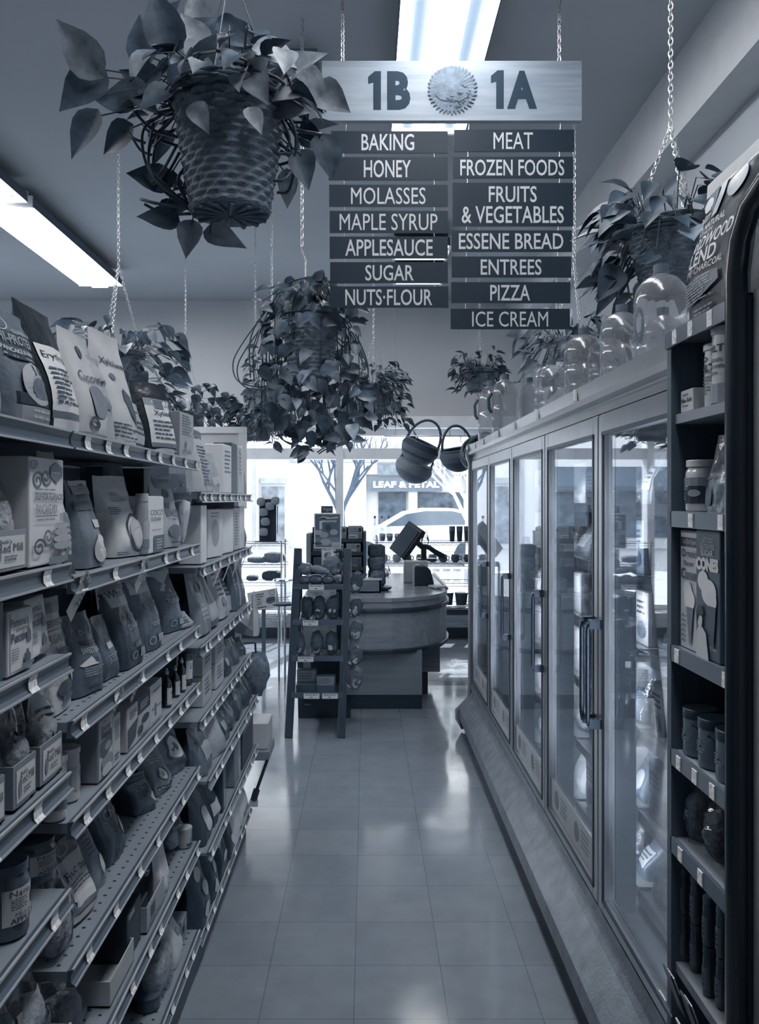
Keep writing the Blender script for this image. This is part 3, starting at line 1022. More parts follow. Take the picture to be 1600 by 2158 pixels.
# ================================================================== HANGING PLANTS
def leaf(mb, base, tip_dir, face, L, W, curl=0.25):
    """A heart-shaped pothos leaf from BASE towards TIP_DIR, its face towards FACE."""
    d = Vector(tip_dir).normalized()
    n = Vector(face)
    n = (n - d * n.dot(d))
    n = n.normalized() if n.length > 1e-4 else d.orthogonal().normalized()
    s = d.cross(n)
    prof = [(-0.10, 0.0), (-0.09, 0.30), (0.05, 0.47), (0.25, 0.50), (0.5, 0.40), (0.75, 0.20), (0.92, 0.06), (1.0, 0.0)]
    vs, fs = [], []
    base = Vector(base)
    for i, (t, w) in enumerate(prof):
        drop = -curl * L * max(0, t) ** 2
        for j in (-1, -.5, 0, .5, 1):
            fold = 0.16 * W * abs(j) * (2 * w)
            vs.append(base + d * (t * L + (0.10 * L * abs(j) * (-1 if i == 0 else 0))) + s * (j * w * W) + n * (fold + drop))
    for i in range(len(prof) - 1):
        for j in range(4):
            a = i * 5 + j
            fs.append((a, a + 1, a + 6, a + 5))
    mb.add(vs, fs)

def basket_body(parent, r0, r1, h, g, rows=16, seg=60):
    m = MB()
    prof = []
    for i in range(rows * 2 + 1):
        t = i / (rows * 2)
        prof.append((r0 + (r1 - r0) * t, h * t))
    def mod(i, k):
        return 1 + (0.028 if i % 2 else -0.01) * math.sin(2 * PI * k / seg * 15 + (PI if (i // 2) % 2 else 0)) + (0.012 if i % 2 else -0.02)
    m.lathe(prof, (0, 0, 0), seg, cap=False, mod=mod)
    m.build('basket_weave', mat(g, 0.6, 0.4, 120, var=0.25, vscale=30), parent)
    m = MB()
    m.lathe([(0.001, 0.004), (r0 * .98, 0.0), (r0 * 1.02, 0.006), (r0 * 1.0, 0.02)], (0, 0, 0), 40, cap=False)
    for i in range(14):
        a = 2 * PI * i / 14
        m.tube([(0.01 * math.cos(a), 0.01 * math.sin(a), -0.004), (r0 * .95 * math.cos(a), r0 * .95 * math.sin(a), -0.002)], [0.002, r0 * 0.07], 6)
    m.build('basket_bottom', mat(g * 0.8, 0.7, 0.4, 120, var=0.3, vscale=30), parent)
    m = MB()
    for k in range(3):
        pts = [((r1 + 0.004) * (1 + .02 * math.sin(9 * i * .4 + k * 2)) * math.cos(2 * PI * i / 40), (r1 + 0.004) * math.sin(2 * PI * i / 40) * (1 + .02 * math.sin(9 * i * .4 + k * 2)), h - 0.012 + 0.010 * k) for i in range(40)]
        m.tube(pts, 0.008, 6, closed=True)
    m.build('basket_rim', mat(g * 0.7, 0.6, 0.3, 120), parent, smooth=True)
    MB().lathe([(r1 * .96, h * .86), (0.002, h * .9)], (0, 0, 0), 24, cap=False).build('potting_soil', mat(0.03, 0.9), parent)

def vine_plant(name, label, loc, r0, r1, h, spread, n_leaf, L, seed, g=0.14, hang=0.25, rise=0.25, top=CEIL, cords=3, stems=10, basket=True, chain=True, group='trailing plants hung from the ceiling', extra=None, light=0.25, gb=0.16, loops=True, merge=0.45):
    r = random.Random(seed)
    t = thing(name, label, 'plant', loc, group=group)
    if basket:
        basket_body(t, r0, r1, h, gb)
    m, ml, ms = MB(), MB(), MB()
    for i in range(n_leaf):
        a = r.uniform(0, 2 * PI)
        q = r.random()
        el = r.uniform(-1, 1)
        rad = spread * (0.35 + 0.65 * math.sqrt(q))
        if el > 0:
            z = h + rise * el * (1.15 - q * 0.7)
        else:
            z = h + hang * el
            rad = max(rad, r1 * 1.05 + 0.03)
        p = Vector((rad * math.cos(a), rad * math.sin(a), z))
        out = Vector((math.cos(a + r.uniform(-.7, .7)), math.sin(a + r.uniform(-.7, .7)), r.uniform(-1.1, 0.25)))
        fc = Vector((r.uniform(-.5, .5), r.uniform(-.9, .2), 0.8))
        s = L * r.uniform(0.6, 1.15)
        leaf(ml if r.random() < light else m, p, out, fc, s, s * r.uniform(0.62, 0.85), r.uniform(0.05, 0.4))
        if i % 2 == 0:
            c = Vector((r1 * .6 * math.cos(a), r1 * .6 * math.sin(a), h))
            mid = (p + c) / 2 + Vector((0, 0, 0.05 + 0.05 * r.random()))
            ms.tube([c, mid, p], 0.0022, 5)
    for i in range(stems):
        a = r.uniform(0, 2 * PI)
        R_ = r1 * r.uniform(1.05, 1.5)
        z0 = h + r.uniform(-.02, .05)
        dz = hang * r.uniform(.4, 1.0)
        pts = []
        for k in range(9):
            f = k / 8
            rr = r1 * .8 + (R_ - r1 * .8) * math.sin(PI * min(1, f * 1.1))
            aa = a + 1.1 * f * r.uniform(.8, 1.2)
            pts.append((rr * math.cos(aa), rr * math.sin(aa), z0 - dz * (math.sin(PI * f) if loops else f)))
        ms.tube(pts, 0.004, 6)
    if extra:
        extra(m, ml, ms)
    ms.build('stems', mat(0.045, 0.5), t, smooth=True)
    m.build('dark_leaves', leaf_mat(g * .5), t, smooth=True)
    if ml.v:
        ml.build('variegated_leaves', leaf_mat(min(0.6, g * 1.5)), t, smooth=True)
    if chain:
        apex = Vector((0, 0, h + 0.42 * (spread / 0.3)))
        mc = MB()
        for i in range(cords):
            a = 2 * PI * i / cords + 0.5
            chain_links(mc, (r1 * .95 * math.cos(a), r1 * .95 * math.sin(a), h), apex, 0.026, 0.002)
        chain_links(mc, apex, (0, 0, top - loc[2]), 0.03, 0.0022)
        mc.build('hanging_chain', CHAIN, t)
    return t

# the big basket near the sign: leaves placed where the plant carries them
def big_plant():
    Y = 2.2
    q = Y / 1740.0
    zb = 1.67 + (1053 - 452) * q
    xc = (485 - 772) * q
    P = lambda u, v, dy=0.0: Vector(((u - 772) * q - xc, dy, 1.67 + (1053 - v) * q - zb))
    big = [(215, 165, 165, 105, 118, 1, -.05), (212, 170, 145, 232, 110, 0, -.02), (205, 258, 158, 338, 98, 0, -.03), (275, 280, 212, 322, 66, 0, -.02), (268, 225, 195, 200, 60, 0, 0),
           (370, 130, 350, 40, 110, 0, -.08), (318, 130, 300, 60, 95, 0, -.03), (400, 90, 450, 45, 80, 0, 0), (420, 40, 405, -30, 80, 1, .02), (460, 30, 505, 55, 70, 0, .04), (480, 70, 520, 85, 56, 0, .02),
           (540, 95, 575, 125, 55, 0, .03), (430, 120, 400, 60, 84, 1, -.05), (330, 60, 352, 30, 80, 0, .02), (500, 70, 450, 30, 70, 0, .1),
           (560, 150, 650, 165, 95, 1, -.1), (600, 190, 690, 150, 100, 1, -.06), (640, 165, 672, 210, 90, 1, -.03), (675, 190, 735, 235, 80, 1, 0), (640, 225, 600, 250, 70, 1, -.1), (540, 200, 570, 260, 90, 1, -.14),
           (555, 180, 500, 210, 70, 1, -.12), (590, 240, 640, 260, 80, 1, -.05), (680, 283, 700, 360, 85, 0, .04), (637, 335, 652, 410, 80, 0, -.02), (600, 350, 600, 400, 70, 1, .06), (655, 285, 640, 240, 60, 0, .05),
           (345, 380, 295, 370, 82, 0, .02), (335, 430, 380, 415, 60, 0, .05), (360, 460, 310, 450, 76, 0, .03), (400, 470, 390, 530, 70, 1, .02), (440, 488, 505, 505, 80, 1, .02), (330, 350, 380, 365, 52, 0, .08),
           (300, 175, 260, 150, 60, 0, .02), (315, 200, 260, 235, 70, 0, -.04), (345, 190, 300, 210, 70, 0, -.08), (380, 170, 330, 150, 60, 0, .04), (300, 220, 345, 260, 60, 0, -.06),
           (420, 160, 460, 120, 70, 1, -.1), (445, 180, 470, 140, 60, 0, -.12), (470, 150, 510, 120, 70, 0, 0), (500, 150, 470, 110, 66, 0, .03), (520, 130, 555, 160, 60, 0, -.04), (480, 190, 440, 220, 60, 0, -.13),
           (410, 200, 385, 160, 66, 0, -.1), (440, 290, 460, 330, 60, 1, -.17), (545, 290, 565, 330, 56, 1, -.15), (260, 175, 285, 130, 46, 0, .05), (390, 220, 430, 190, 66, 0, -.12), (350, 150, 395, 130, 66, 0, .06),
           (620, 200, 560, 215, 66, 1, -.1), (575, 120, 540, 150, 60, 0, .06), (460, 60, 430, 10, 60, 0, .08), (510, 40, 480, 0, 66, 0, .1), (345, 100, 310, 130, 66, 0, .1)]
    def extra(m, ml, ms):
        r = random.Random(4)
        for (u0, v0, u1, v1, s, lt, dy) in big:
            a, b = P(u0, v0, dy), P(u1, v1, dy)
            d = b - a
            d.y = r.uniform(-.4, .4) * d.length
            fc = Vector((r.uniform(-.5, .5), -1, r.uniform(-.2, .5)))
            L = max(d.length, s * q)
            leaf(ml if lt else m, a, d, fc, L, L * r.uniform(.66, .85), r.uniform(.0, .25))
            ms.tube([P(470, 250, 0), (a + P(470, 250, 0)) / 2 + Vector((0, 0, .04)), a], 0.0022, 5)
        for pts in ([(345, 250), (310, 290), (312, 350), (345, 390), (400, 440)], [(330, 270), (318, 330), (330, 385), (400, 435)], [(375, 315), (350, 360), (325, 392)], [(400, 350), (380, 390), (395, 425)],
                    [(600, 240), (625, 290), (620, 350), (605, 390), (580, 394)], [(585, 240), (612, 300), (606, 330)], [(620, 280), (680, 298)], [(590, 310), (615, 330), (585, 336)], [(290, 250), (330, 285), (380, 300)],
                    [(275, 285), (290, 305), (315, 315)], [(345, 235), (420, 215), (500, 190)], [(360, 225), (440, 218), (520, 195), (560, 210)], [(330, 250), (400, 230), (480, 200)], [(400, 445), (340, 440), (300, 425)], [(370, 405), (400, 400)], [(385, 250), (350, 275), (320, 300)]):
            for off in (-0.03, 0.03):
                ms.curve([P(u, v, off * (1 + .4 * math.sin(u))) for u, v in pts], 0.0042, 6)
    t = vine_plant('hanging_plant', 'large basket of vines hanging nearest the viewer at the upper left', (xc, Y, zb), 0.105, 0.152, 0.30, 0.25, 46, 0.085, 21, 0.16, 0.05, 0.12, stems=14, chain=False, extra=extra, light=0.35, gb=0.13)
    mc = MB()
    for a in (0.4, 2.5, 4.6):
        mc.tube([(.15 * math.cos(a), .15 * math.sin(a), .30), (0, 0, .66), (0, 0, CEIL - zb)], 0.002, 5)
    mc.build('hanging_cord', mat(0.10, 0.6), t)
big_plant()

def second_plant():
    Y = 4.26
    q = Y / 1740.0
    zb = 1.67 + (1053 - 800) * q
    xc = (655 - 772) * q
    P = lambda u, v, dy=0.0: Vector(((u - 772) * q - xc, dy, 1.67 + (1053 - v) * q - zb))
    def extra(m, ml, ms):
        r = random.Random(8)
        for i in range(300):
            # hanging curtain of leaves below and a dome above
            v = r.uniform(585, 955)
            wdt = 55 + 65 * min(1, (v - 585) / 120) if v < 700 else (110 if v < 850 else 105 * (1 - ((v - 850) / 130) ** 2))
            u = 655 + r.uniform(-1, 1) * wdt + (20 if v > 800 else 0)
            dy = r.uniform(-.28, .28) * (wdt / 110)
            a = P(u, v, dy)
            s = r.uniform(20, 40) * q
            leaf(ml if r.random() < .12 else m, a, (r.uniform(-.8, .8), r.uniform(-.8, .3), r.uniform(-1, .1)), (r.uniform(-.5, .5), -1, .4), s, s * .75, r.uniform(0, .35))
        for pts in ([(580, 640), (520, 720), (495, 770), (510, 810), (570, 815), (590, 770)], [(560, 660), (531, 720), (531, 800)], [(690, 600), (760, 730), (776, 790), (750, 800)], [(650, 590), (600, 610), (560, 680), (540, 740)],
                    [(700, 640), (740, 700), (765, 760)], [(600, 860), (590, 920), (640, 945)], [(640, 880), (620, 930), (660, 950)], [(690, 890), (700, 930), (670, 955)], [(720, 880), (740, 910), (700, 940)]):
            for off in (-.06, .08):
                ms.curve([P(u, v, off) for u, v in pts], 0.0036, 5)
        for k_ in range(44):
            u = r.uniform(545, 765)
            ms.tube([P(655 + (u - 655) * .4, 620, r.uniform(-.1, .1)), P(u, 660, r.uniform(-.15, .15)), P(u + r.uniform(-12, 12), r.uniform(760, 920), r.uniform(-.2, .2))], 0.003, 5)
    t = vine_plant('hanging_plant', 'dense drooping vine hung from a hook beside the left sign boards', (xc, Y, zb), 0.11, 0.15, 0.34, 0.27, 60, 0.07, 31, 0.11, 0.2, 0.15, chain=False, extra=extra, light=0.12, gb=0.14)
    mc = MB()
    a = P(645, 598)
    mc.tube([P(600, 700, 0), P(640, 610), a], 0.0025, 5)
    mc.tube([P(700, 700, 0), P(650, 610), a], 0.0025, 5)
    chain_links(mc, P(637, 520), (P(637, 45).x, 0, CEIL - zb), 0.03, 0.0028)
    mc.build('hanging_chain', CHAIN, t)
    hk = [P(645, 552), P(640, 540), P(636, 528), P(645, 521), P(653, 527), P(651, 534)]
    MB().tube([a, P(645, 570), P(645, 552)] + hk[1:3] + [P(637, 520)], 0.0045, 6).build('ceiling_hook', mat(0.7, 0.25, metal=0.8), t)
second_plant()

vine_plant('hanging_plant', 'leafy vine in a woven basket on chains beside the charcoal bags', (1.125, 3.05, 2.43), 0.10, 0.16, 0.24, 0.27, 120, 0.115, 41, 0.10, 0.22, 0.16, cords=3, gb=0.12, light=0.10)
vine_plant('hanging_plant', 'vine in a pale woven basket behind the ice cream board', (1.26, 5.0, 2.36), 0.11, 0.17, 0.26, 0.34, 120, 0.105, 51, 0.13, 0.24, 0.16, gb=0.26, light=0.3)
vine_plant('hanging_plant', 'small bushy plant hanging above the far end of the coolers', (0.92, 6.7, 2.55), 0.10, 0.14, 0.16, 0.22, 120, 0.07, 61, 0.09, 0.18, 0.18, gb=0.2, light=0.1)
vine_plant('hanging_plant', 'vine with arching leaves rising behind the white sweetener bags', (-1.62, 5.4, 2.42), 0.12, 0.16, 0.2, 0.42, 130, 0.13, 71, 0.12, 0.30, 0.22, gb=0.2, light=0.15)
vine_plant('hanging_plant', 'wide bushy plant over the pale panel board', (-1.75, 8.0, 2.30), 0.14, 0.18, 0.2, 0.50, 200, 0.11, 81, 0.10, 0.32, 0.28, gb=0.2, light=0.12)
vine_plant('hanging_plant', 'bushy plant between the pale panel board and the window', (-0.98, 7.3, 2.20), 0.12, 0.16, 0.2, 0.26, 130, 0.10, 91, 0.11, 0.26, 0.24, gb=0.2, light=0.12)
vine_plant('hanging_plant', 'spreading small leaved plant right of the drooping vine', (0.06, 6.6, 2.36), 0.12, 0.16, 0.2, 0.29, 240, 0.075, 101, 0.12, 0.30, 0.20, gb=0.2, light=0.2)
vine_plant('hanging_plant', 'small leaved plant left of and behind the drooping vine', (-0.72, 6.3, 2.30), 0.12, 0.16, 0.2, 0.22, 150, 0.075, 111, 0.13, 0.26, 0.34, gb=0.2, light=0.3)

# ================================================================== LADDER RACK OF BREAD, WITH ITS POSTERS
LW = wood('dark_ladder_wood', 0.045, 2.5, 0.4, 'Z')
def ladder():
    t = thing('ladder_rack', 'dark wooden ladder rack of bagged bread in front of the checkout', 'rack', (-0.36, 5.95, 0))
    o = Vector((-0.36, 5.95, 0))
    for x0, x1, nm in ((-0.545, -0.50, 0), (-0.175, -0.135, 1)):
        m = MB().bar(Vector((x0, 5.80, 0)) - o, Vector((x1, 6.06, 1.31)) - o, 0.055, 0.05, up=(0, 1, 0))
        m.build('leg', LW, t, bevel=0.004)
    for x0 in (-0.50, -0.20):
        MB().bar(Vector((x0, 6.36, 0)) - o, Vector((x0, 6.10, 1.30)) - o, 0.045, 0.04, up=(0, 1, 0)).build('leg', LW, t)
    SW = wood('ladder_shelf_wood', 0.10, 2.5, 0.4, 'X')
    for z, yf in ((1.04, 5.985), (0.79, 5.935), (0.54, 5.885), (0.29, 5.835)):
        m = MB().box(-0.53 + .36, -0.165 + .36, yf - 5.95, 6.25 - 5.95, z - 0.02, z)
        m.box(-0.53 + .36, -0.165 + .36, yf - 5.95 - 0.012, yf - 5.95, z - 0.02, z + 0.018)
        s = m.build('shelf', SW, t)
    for z, yf, tx, s_ in ((1.04, 5.97, -0.36, 'a'), (0.79, 5.92, -0.40, 'b'), (0.54, 5.87, -0.43, 'c'), (0.29, 5.82, -0.385, 'd'), (0.29, 5.82, -0.255, 'e')):
        p = MB().box(tx - 0.055 + .36, tx + 0.055 + .36, yf - 5.95 - 0.006, yf - 5.95 - 0.003, z - 0.022, z + 0.014).build('price_card', paper(0.62), t)
        F = lambda u, v, off: (tx - 0.055 + .36 + u * 0.11, yf - 5.95 - 0.006 - off, z - 0.022 + v * 0.036)
        decorate(p, F, [('L', 0.08, 0.98, 0.55, 0.95, 1, 0.1), ('L', 0.4, 0.6, 0.08, 0.5, 1, 0.06)])
    m = MB().box(-0.52 + .36, -0.12 + .36, 0.36, 0.40, 0, 0.10)
    m.box(-0.42 + .36, -0.22 + .36, 0.30, 0.34, 0.05, 0.55)
    m.build('foot_board', mat(0.03, 0.5), t)
    for x in (-0.50, -0.20):
        MB().bar(Vector((x, 6.1, 1.2)) - o, Vector((x, 6.0, 1.2)) - o, 0.02).build('stretcher', LW, t)
ladder()
t = thing('bread_poster', 'framed poster of bread rolls standing above the bread rack', 'poster', (-0.285, 6.10, 1.04))
MB().box(-0.10, 0.10, 0, 0.008, 0.27, 0.53).build('poster_frame', mat(0.62, 0.4), t)
F = flat_front(0.184, 0.244, -0.092, 0.278, 0.0)
decorate(t, F, [('P', 0, 1, 0, 1, 0.10), ('P', 0, 1, 0, .30, 0.16), ('P', .17, .28, .55, .80, 0.45), ('P', 0, .28, .38, .52, 0.30), ('E', .35, .38, .18, .09, 0.26), ('E', .75, .46, .16, .09, 0.28), ('E', .42, .16, .22, .10, 0.30),
                ('E', .12, .12, .16, .04, 0.06), ('P', .66, 1, .02, .16, 0.34), ('E', .53, .60, .12, .10, 0.05), ('G', [(.08, .86), (.3, .94), (.6, .90), (.95, .93), (.9, .88), (.5, .86), (.3, .9)], 0.42), ('T', 'BREADSTICKS', .28, .86, .76, .82, 0.55, 0.03)])
MB().box(-0.006, 0.006, 0.004, 0.012, 0.0, 0.3).build('post', mat(0.5, 0.3, metal=0.7), t)
t = thing('vegan_sign', 'small dark sign clipped above the bread poster', 'sign', (-0.29, 6.10, 1.571))
MB().box(-0.043, 0.043, 0.0, 0.006, 0, 0.052).build('sign_card', mat(0.05, 0.5), t)
decorate(t, flat_front(0.086, 0.052), [('T', 'Vegan', .14, .9, .2, .82, 0.35, 0.0)])
t = thing('price_leaflet', 'white printed card hanging below the bread poster', 'card', (-0.285, 6.09, 1.19))
MB().box(-0.044, 0.044, 0, 0.003, 0, 0.115).build('leaflet', paper(0.55), t)
decorate(t, flat_front(0.088, 0.115), [('L', .1, .95, .9, .98, 1, 0.1), ('E', .5, .6, .3, .2, 0.12), ('E', .66, .68, .16, .16, 0.3), ('L', .1, .95, .06, .28, 2, 0.12)])

BREAD = [0.14, 0.20, 0.11, 0.17]
def bread_bag(label, loc, w, h, d, g0, seed, lay=False, group=None, panel=None, rotz=0.0, tilt=0.0):
    g = g0 * 0.7
    loc = (loc[0], loc[1], loc[2] + 0.003)
    t = thing('bread_bag', label, 'bread', loc, 0, group, rot=(0, tilt, rotz))
    goods_lump(w * .92, h * (.92 if lay else .84), d * .9, seed, 0.22, boxy=.85).build('loaf', mat(g, 0.8, 0.5, 70, var=0.35, vscale=30), t, smooth=True)
    if lay:
        goods_lump(w, h, d, seed + 1, 0.12).build('cellophane_wrap', CELLO, t, smooth=True)
    else:
        F = pouch(t, w, h, d, CELLO, seed, top=0.55, crumple=0.02, name='cellophane_wrap')
        if panel:
            decorate(t, F, panel)
    return t
cone = [('G', [(.5, .62), (.68, .38), (.32, .38)], 0.36), ('P', .26, .76, .33, .38, 0.55)]
ringp = [('E', .5, .45, .36, .20, 0.42), ('E', .5, .47, .22, .11, 0.05), ('P', .3, .8, .8, .84, 0.6)]
oval = [('E', .5, .35, .3, .25, 0.30)]
whitep = [('P', .25, .85, .22, .75, 0.36), ('L', .3, .8, .3, .7, 5, 0.08)]
for i, (x, y, z, w, h, d, g, lab, tl) in enumerate([
    (-0.46, 6.00, 1.04, .11, .075, .10, 0.15, 'round loaf bag at the left end of the rack top', 0), (-0.37, 6.01, 1.04, .11, .08, .10, 0.11, 'dark roll bag second from the left on the rack top', 0),
    (-0.28, 6.00, 1.04, .10, .075, .10, 0.10, 'dark roll bag in the middle front of the rack top', 0), (-0.205, 6.00, 1.04, .08, .09, .08, 0.16, 'crinkled roll bag front right on the rack top', 0),
    (-0.46, 6.0, 1.118, .12, .09, .10, 0.22, 'round shiny bun bag topmost at the left of the rack', 0.1), (-0.335, 6.0, 1.126, .17, .055, .10, 0.24, 'long baguette bag lying across the rack top', 0.12)]):
    bread_bag(lab, (x, y, z), w, h, d, g, 300 + i, True, 'bread bags piled on the rack top', tilt=tl)
bread_bag('pointed clear bag standing in the pile on the rack top', (-0.245, 6.005, 1.125), .15, .15, .09, 0.18, 320, False, 'bread bags piled on the rack top')
for i, (x, g, pn, lab) in enumerate([(-0.435, 0.07, cone, 'dark loaf with cone label, leftmost on the second rack shelf'), (-0.345, 0.07, cone, 'dark loaf with cone label, middle of the second rack shelf'), (-0.25, 0.10, ringp, 'loaf with pale ring label at the right of the second rack shelf')]):
    bread_bag(lab, (x, 6.0, 0.79), .105, .205, .10, g, 330 + i, False, 'loaves on the second rack shelf', pn, 0.0, 0.06 if i == 2 else 0)
for i, (x, g, pn, lab) in enumerate([(-0.49, 0.16, oval, 'crinkly rolls bag bulging left on the third rack shelf'), (-0.36, 0.12, oval, 'speckled loaf bag in the middle of the third rack shelf'), (-0.25, 0.10, whitep, 'loaf bag with pale printed panel on the third rack shelf')]):
    bread_bag(lab, (x, 5.955, 0.54), .105, .205, .11, g, 340 + i, False, 'loaves on the third rack shelf', pn, 0.0, -0.05 if i == 0 else 0)
for i, (x, y, z, w, h, g, lab) in enumerate([(-0.43, 5.88, 0.29, .14, .06, 0.07, 'dark flat bread pack front left on the lowest rack shelf'), (-0.43, 5.97, 0.29, .14, .15, 0.12, 'labelled bread carton back left on the lowest rack shelf'), (-0.29, 5.90, 0.29, .135, .12, 0.10, 'labelled bread carton front right on the lowest rack shelf')]):
    t = thing('bread_carton', lab, 'bread', (x, y, z), group='cartons on the lowest rack shelf')
    MB().box(-w / 2, w / 2, 0, .08, 0, h).build('carton_body', film(g), t)
    if h > .1:
        decorate(t, flat_front(w, h), [('P', .06, .94, .45, .95, 0.22), ('L', .12, .9, .52, .88, 3, 0.06)])
for i, z in enumerate((0.98, 0.80, 0.63, 0.45, 0.28)):
    bread_bag(('topmost', 'second', 'third', 'fourth', 'lowest')[i] + ' small bag clipped to the right side of the bread rack', (-0.095, 6.10 - 0.02 * i, z), (.12), .17, .07, (0.09, 0.10, 0.14, 0.13, 0.16)[i], 360 + i, False, 'bags clipped to the rack side', oval, 0.5, 0.5)
t = thing('clip_strip', 'thin strip holding small bags on the side of the bread rack', 'strip', (-0.115, 6.125, 0.30))
MB().box(-0.006, 0.006, 0, 0.002, 0, 0.92).build('strip', mat(0.3, 0.4), t)

# ================================================================== CHECKOUT COUNTER
CW = wood('counter_wood', 0.26, 2.0, 0.4, 'X', 0.18)
def counter():
    t = thing('checkout_counter', 'rounded wooden checkout counter with two dark bumper bands', 'counter', (0.1, 7.4, 0))
    O = [(-.50, 6.52), (.0, 6.49), (.20, 6.51), (.36, 6.57), (.50, 6.68), (.61, 6.84), (.68, 7.05), (.71, 7.3), (.71, 8.6), (.55, 8.7), (-.50, 8.7)]
    def ring(off):
        out = []
        c = Vector((0.05, 7.6))
        for x, y in O:
            d = Vector((x, y)) - c
            out.append((x + off * (d.x / max(.01, d.length)) - .1, y + off * d.y / max(.01, d.length) - 7.4))
        return out
    f = lambda p, d: (p[0], p[1], d)
    MB().prism(ring(0), f, .47, .865).build('upper_band', CW, t)
    MB().prism(ring(0.012), f, .865, .895).build('worktop', mat(0.24, 0.22, spec=0.6, var=0.08), t)
    MB().prism(ring(0.022), f, .775, .812).build('bumper', mat(0.03, 0.35), t, bevel=0.008)
    MB().prism(ring(0.022), f, .455, .492).build('bumper', mat(0.03, 0.35), t, bevel=0.008)
    MB().box(-.60, .345, -.82, 1.2, .115, .47).build('pedestal', wood('pedestal_wood', 0.22, 2.0, 0.4, 'X', 0.12), t)
    MB().box(-.60, .345, -.81, 1.2, 0, .115).build('kick_base', mat(0.025, 0.4), t)
    MB().box(.345, .53, -.35, .6, .20, .46).build('side_box', CW, t)
    MB().box(.345, .43, -.30, .5, .0, .20).build('side_foot', mat(0.04, 0.5), t)
    m = MB()
    m.tube([(.60, -.25, .90), (.605, .2, .90), (.605, 1.2, .90)], .014, 8)
    m.build('edge_rail', mat(0.30, 0.35), t)
counter()
def candy_rack():
    t = thing('candy_rack', 'dark tiered rack of chocolate bars on the checkout counter', 'rack', (-0.26, 7.32, 0.8975))
    DK = mat(0.05, 0.5)
    MB().box(-.27, -.235, -.02, .30, 0, .47).build('side_panel', mat(0.22, 0.5), t)
    MB().box(.235, .26, -.02, .30, 0, .49).build('side_panel', mat(0.07, 0.4), t)
    MB().box(-.235, .235, .28, .30, 0, .52).build('back_panel', DK, t)
    for i, (z, y) in enumerate(((0.0, -.02), (.14, .05), (.27, .12), (.385, .19))):
        m = MB().box(-.235, .235, y, .28, z, z + .012)
        m.box(-.235, .235, y - .008, y, z, z + .035)
        m.build('tier', DK, t)
    return t
candy_rack()
bars = []
for i, (x, z, w, h, y, g) in enumerate([(-.135, .401, .14, .13, .20, .2), (.015, .401, .13, .125, .2, .24), (.16, .401, .13, .13, .2, .24), (-.16, .286, .13, .085, .13, .1), (-.01, .286, .13, .085, .13, .22), (.145, .286, .13, .088, .13, .20),
                                      (-.15, .156, .13, .10, .06, .06), (.0, .156, .13, .09, .06, .09), (.155, .156, .13, .10, .06, .07), (-.12, .016, .13, .10, -.01, .05), (.14, .016, .13, .11, -.01, .06)]):
    row = ('top', 'top', 'top', 'second', 'second', 'second', 'third', 'third', 'third', 'lowest', 'lowest')[i]
    col = ('left', 'middle', 'right', 'left', 'middle', 'right', 'left', 'middle', 'right', 'left', 'right')[i]
    t = thing('chocolate_box', '%s chocolate bar box on the %s tier of the candy rack' % (col, row), 'box', (-.26 + x, 7.32 + y, .8995 + z), group='chocolate boxes on the candy rack')
    MB().box(-w / 2, w / 2, 0, .06, 0, h).build('display_box', card(g), t)
    decorate(t, flat_front(w, h), [('P', .04, .96, .5, .96, min(.5, g * 1.8)), ('L', .1, .8, .55, .9, 3, 0.05), ('E', .82, .72, .12, .18, 0.06), ('P', .04, .68, .1, .42, min(.6, g * 2.4)), ('L', .1, .62, .16, .32, 1, 0.04)])
def monitor():
    t = thing('register_monitor', 'black till monitor tilted on a pole at the checkout', 'monitor', (0.55, 7.9, 0.8975))
    BK = mat(0.02, 0.35, spec=0.5)
    rot = Matrix.Rotation(0.62, 3, 'Y') @ Matrix.Rotation(0.5, 3, 'Z')
    MB().obox((-.16, -.05, .385), (.05, .30, .33), rot).build('screen_housing', BK, t, bevel=0.01)
    MB().obox((-.19, -.065, .385), (.012, .26, .29), rot).build('screen', mat(0.05, 0.1, spec=0.8), t)
    MB().bar((0.0, 0, .0), (0.0, 0, .34), .05).build('pole', BK, t)
    m = MB().tube([(0, 0, .31), (-.06, -.01, .36), (-.13, -.04, .38)], .028, 8)
    m.tube([(0, 0, .33), (.06, .02, .31), (.13, .03, .26)], .024, 8)
    m.build('arm', BK, t)
    MB().obox((.15, .03, .25), (.10, .10, .05), Matrix.Rotation(0.5, 3, 'Y')).build('customer_display', BK, t)
    m = MB()
    for k_ in range(4):
        m.tube([(-.02, .01, .36 + .01 * k_), (.0 + .01 * k_, .02, .42 + .02 * k_), (.05, .02, .38), (.03, .01, .30)], .005, 5)
    m.build('cables', BK, t)
    MB().box(-.06, .12, -.05, .09, .19, .21).build('shelf_plate', BK, t)
monitor()
t = thing('till_box', 'light grey box under the till monitor on the counter', 'box', (0.46, 7.70, 0.8975))
MB().box(-.11, .115, -.02, .11, 0, .20).build('box_body', mat(0.45, 0.5), t, bevel=0.006)
t = thing('card_reader', 'black rounded card reader standing at the counter edge', 'card reader', (0.51, 7.42, 0.8975))
MB().prism([(-.085, 0), (-.085, .16), (-.06, .185), (.02, .178), (.07, .14), (.10, .02), (.10, 0)], lambda p, d: (p[0], d, p[1]), 0, .13).build('housing', mat(0.02, 0.35), t, bevel=0.012)
MB().prism([(-.087, 0), (-.087, .16), (-.075, .172), (-.075, 0)], lambda p, d: (p[0], d, p[1]), -.004, .12).build('side_edge', mat(0.35, 0.3), t)
t = thing('receipt_tray', 'low pale tray at the right end of the counter', 'tray', (0.62, 7.2, 0.90))
MB().obox((0, 0, .012), (.10, .16, .02), Matrix.Rotation(0.4, 3, 'Z')).build('tray_body', mat(0.32, 0.4), t, bevel=0.005)
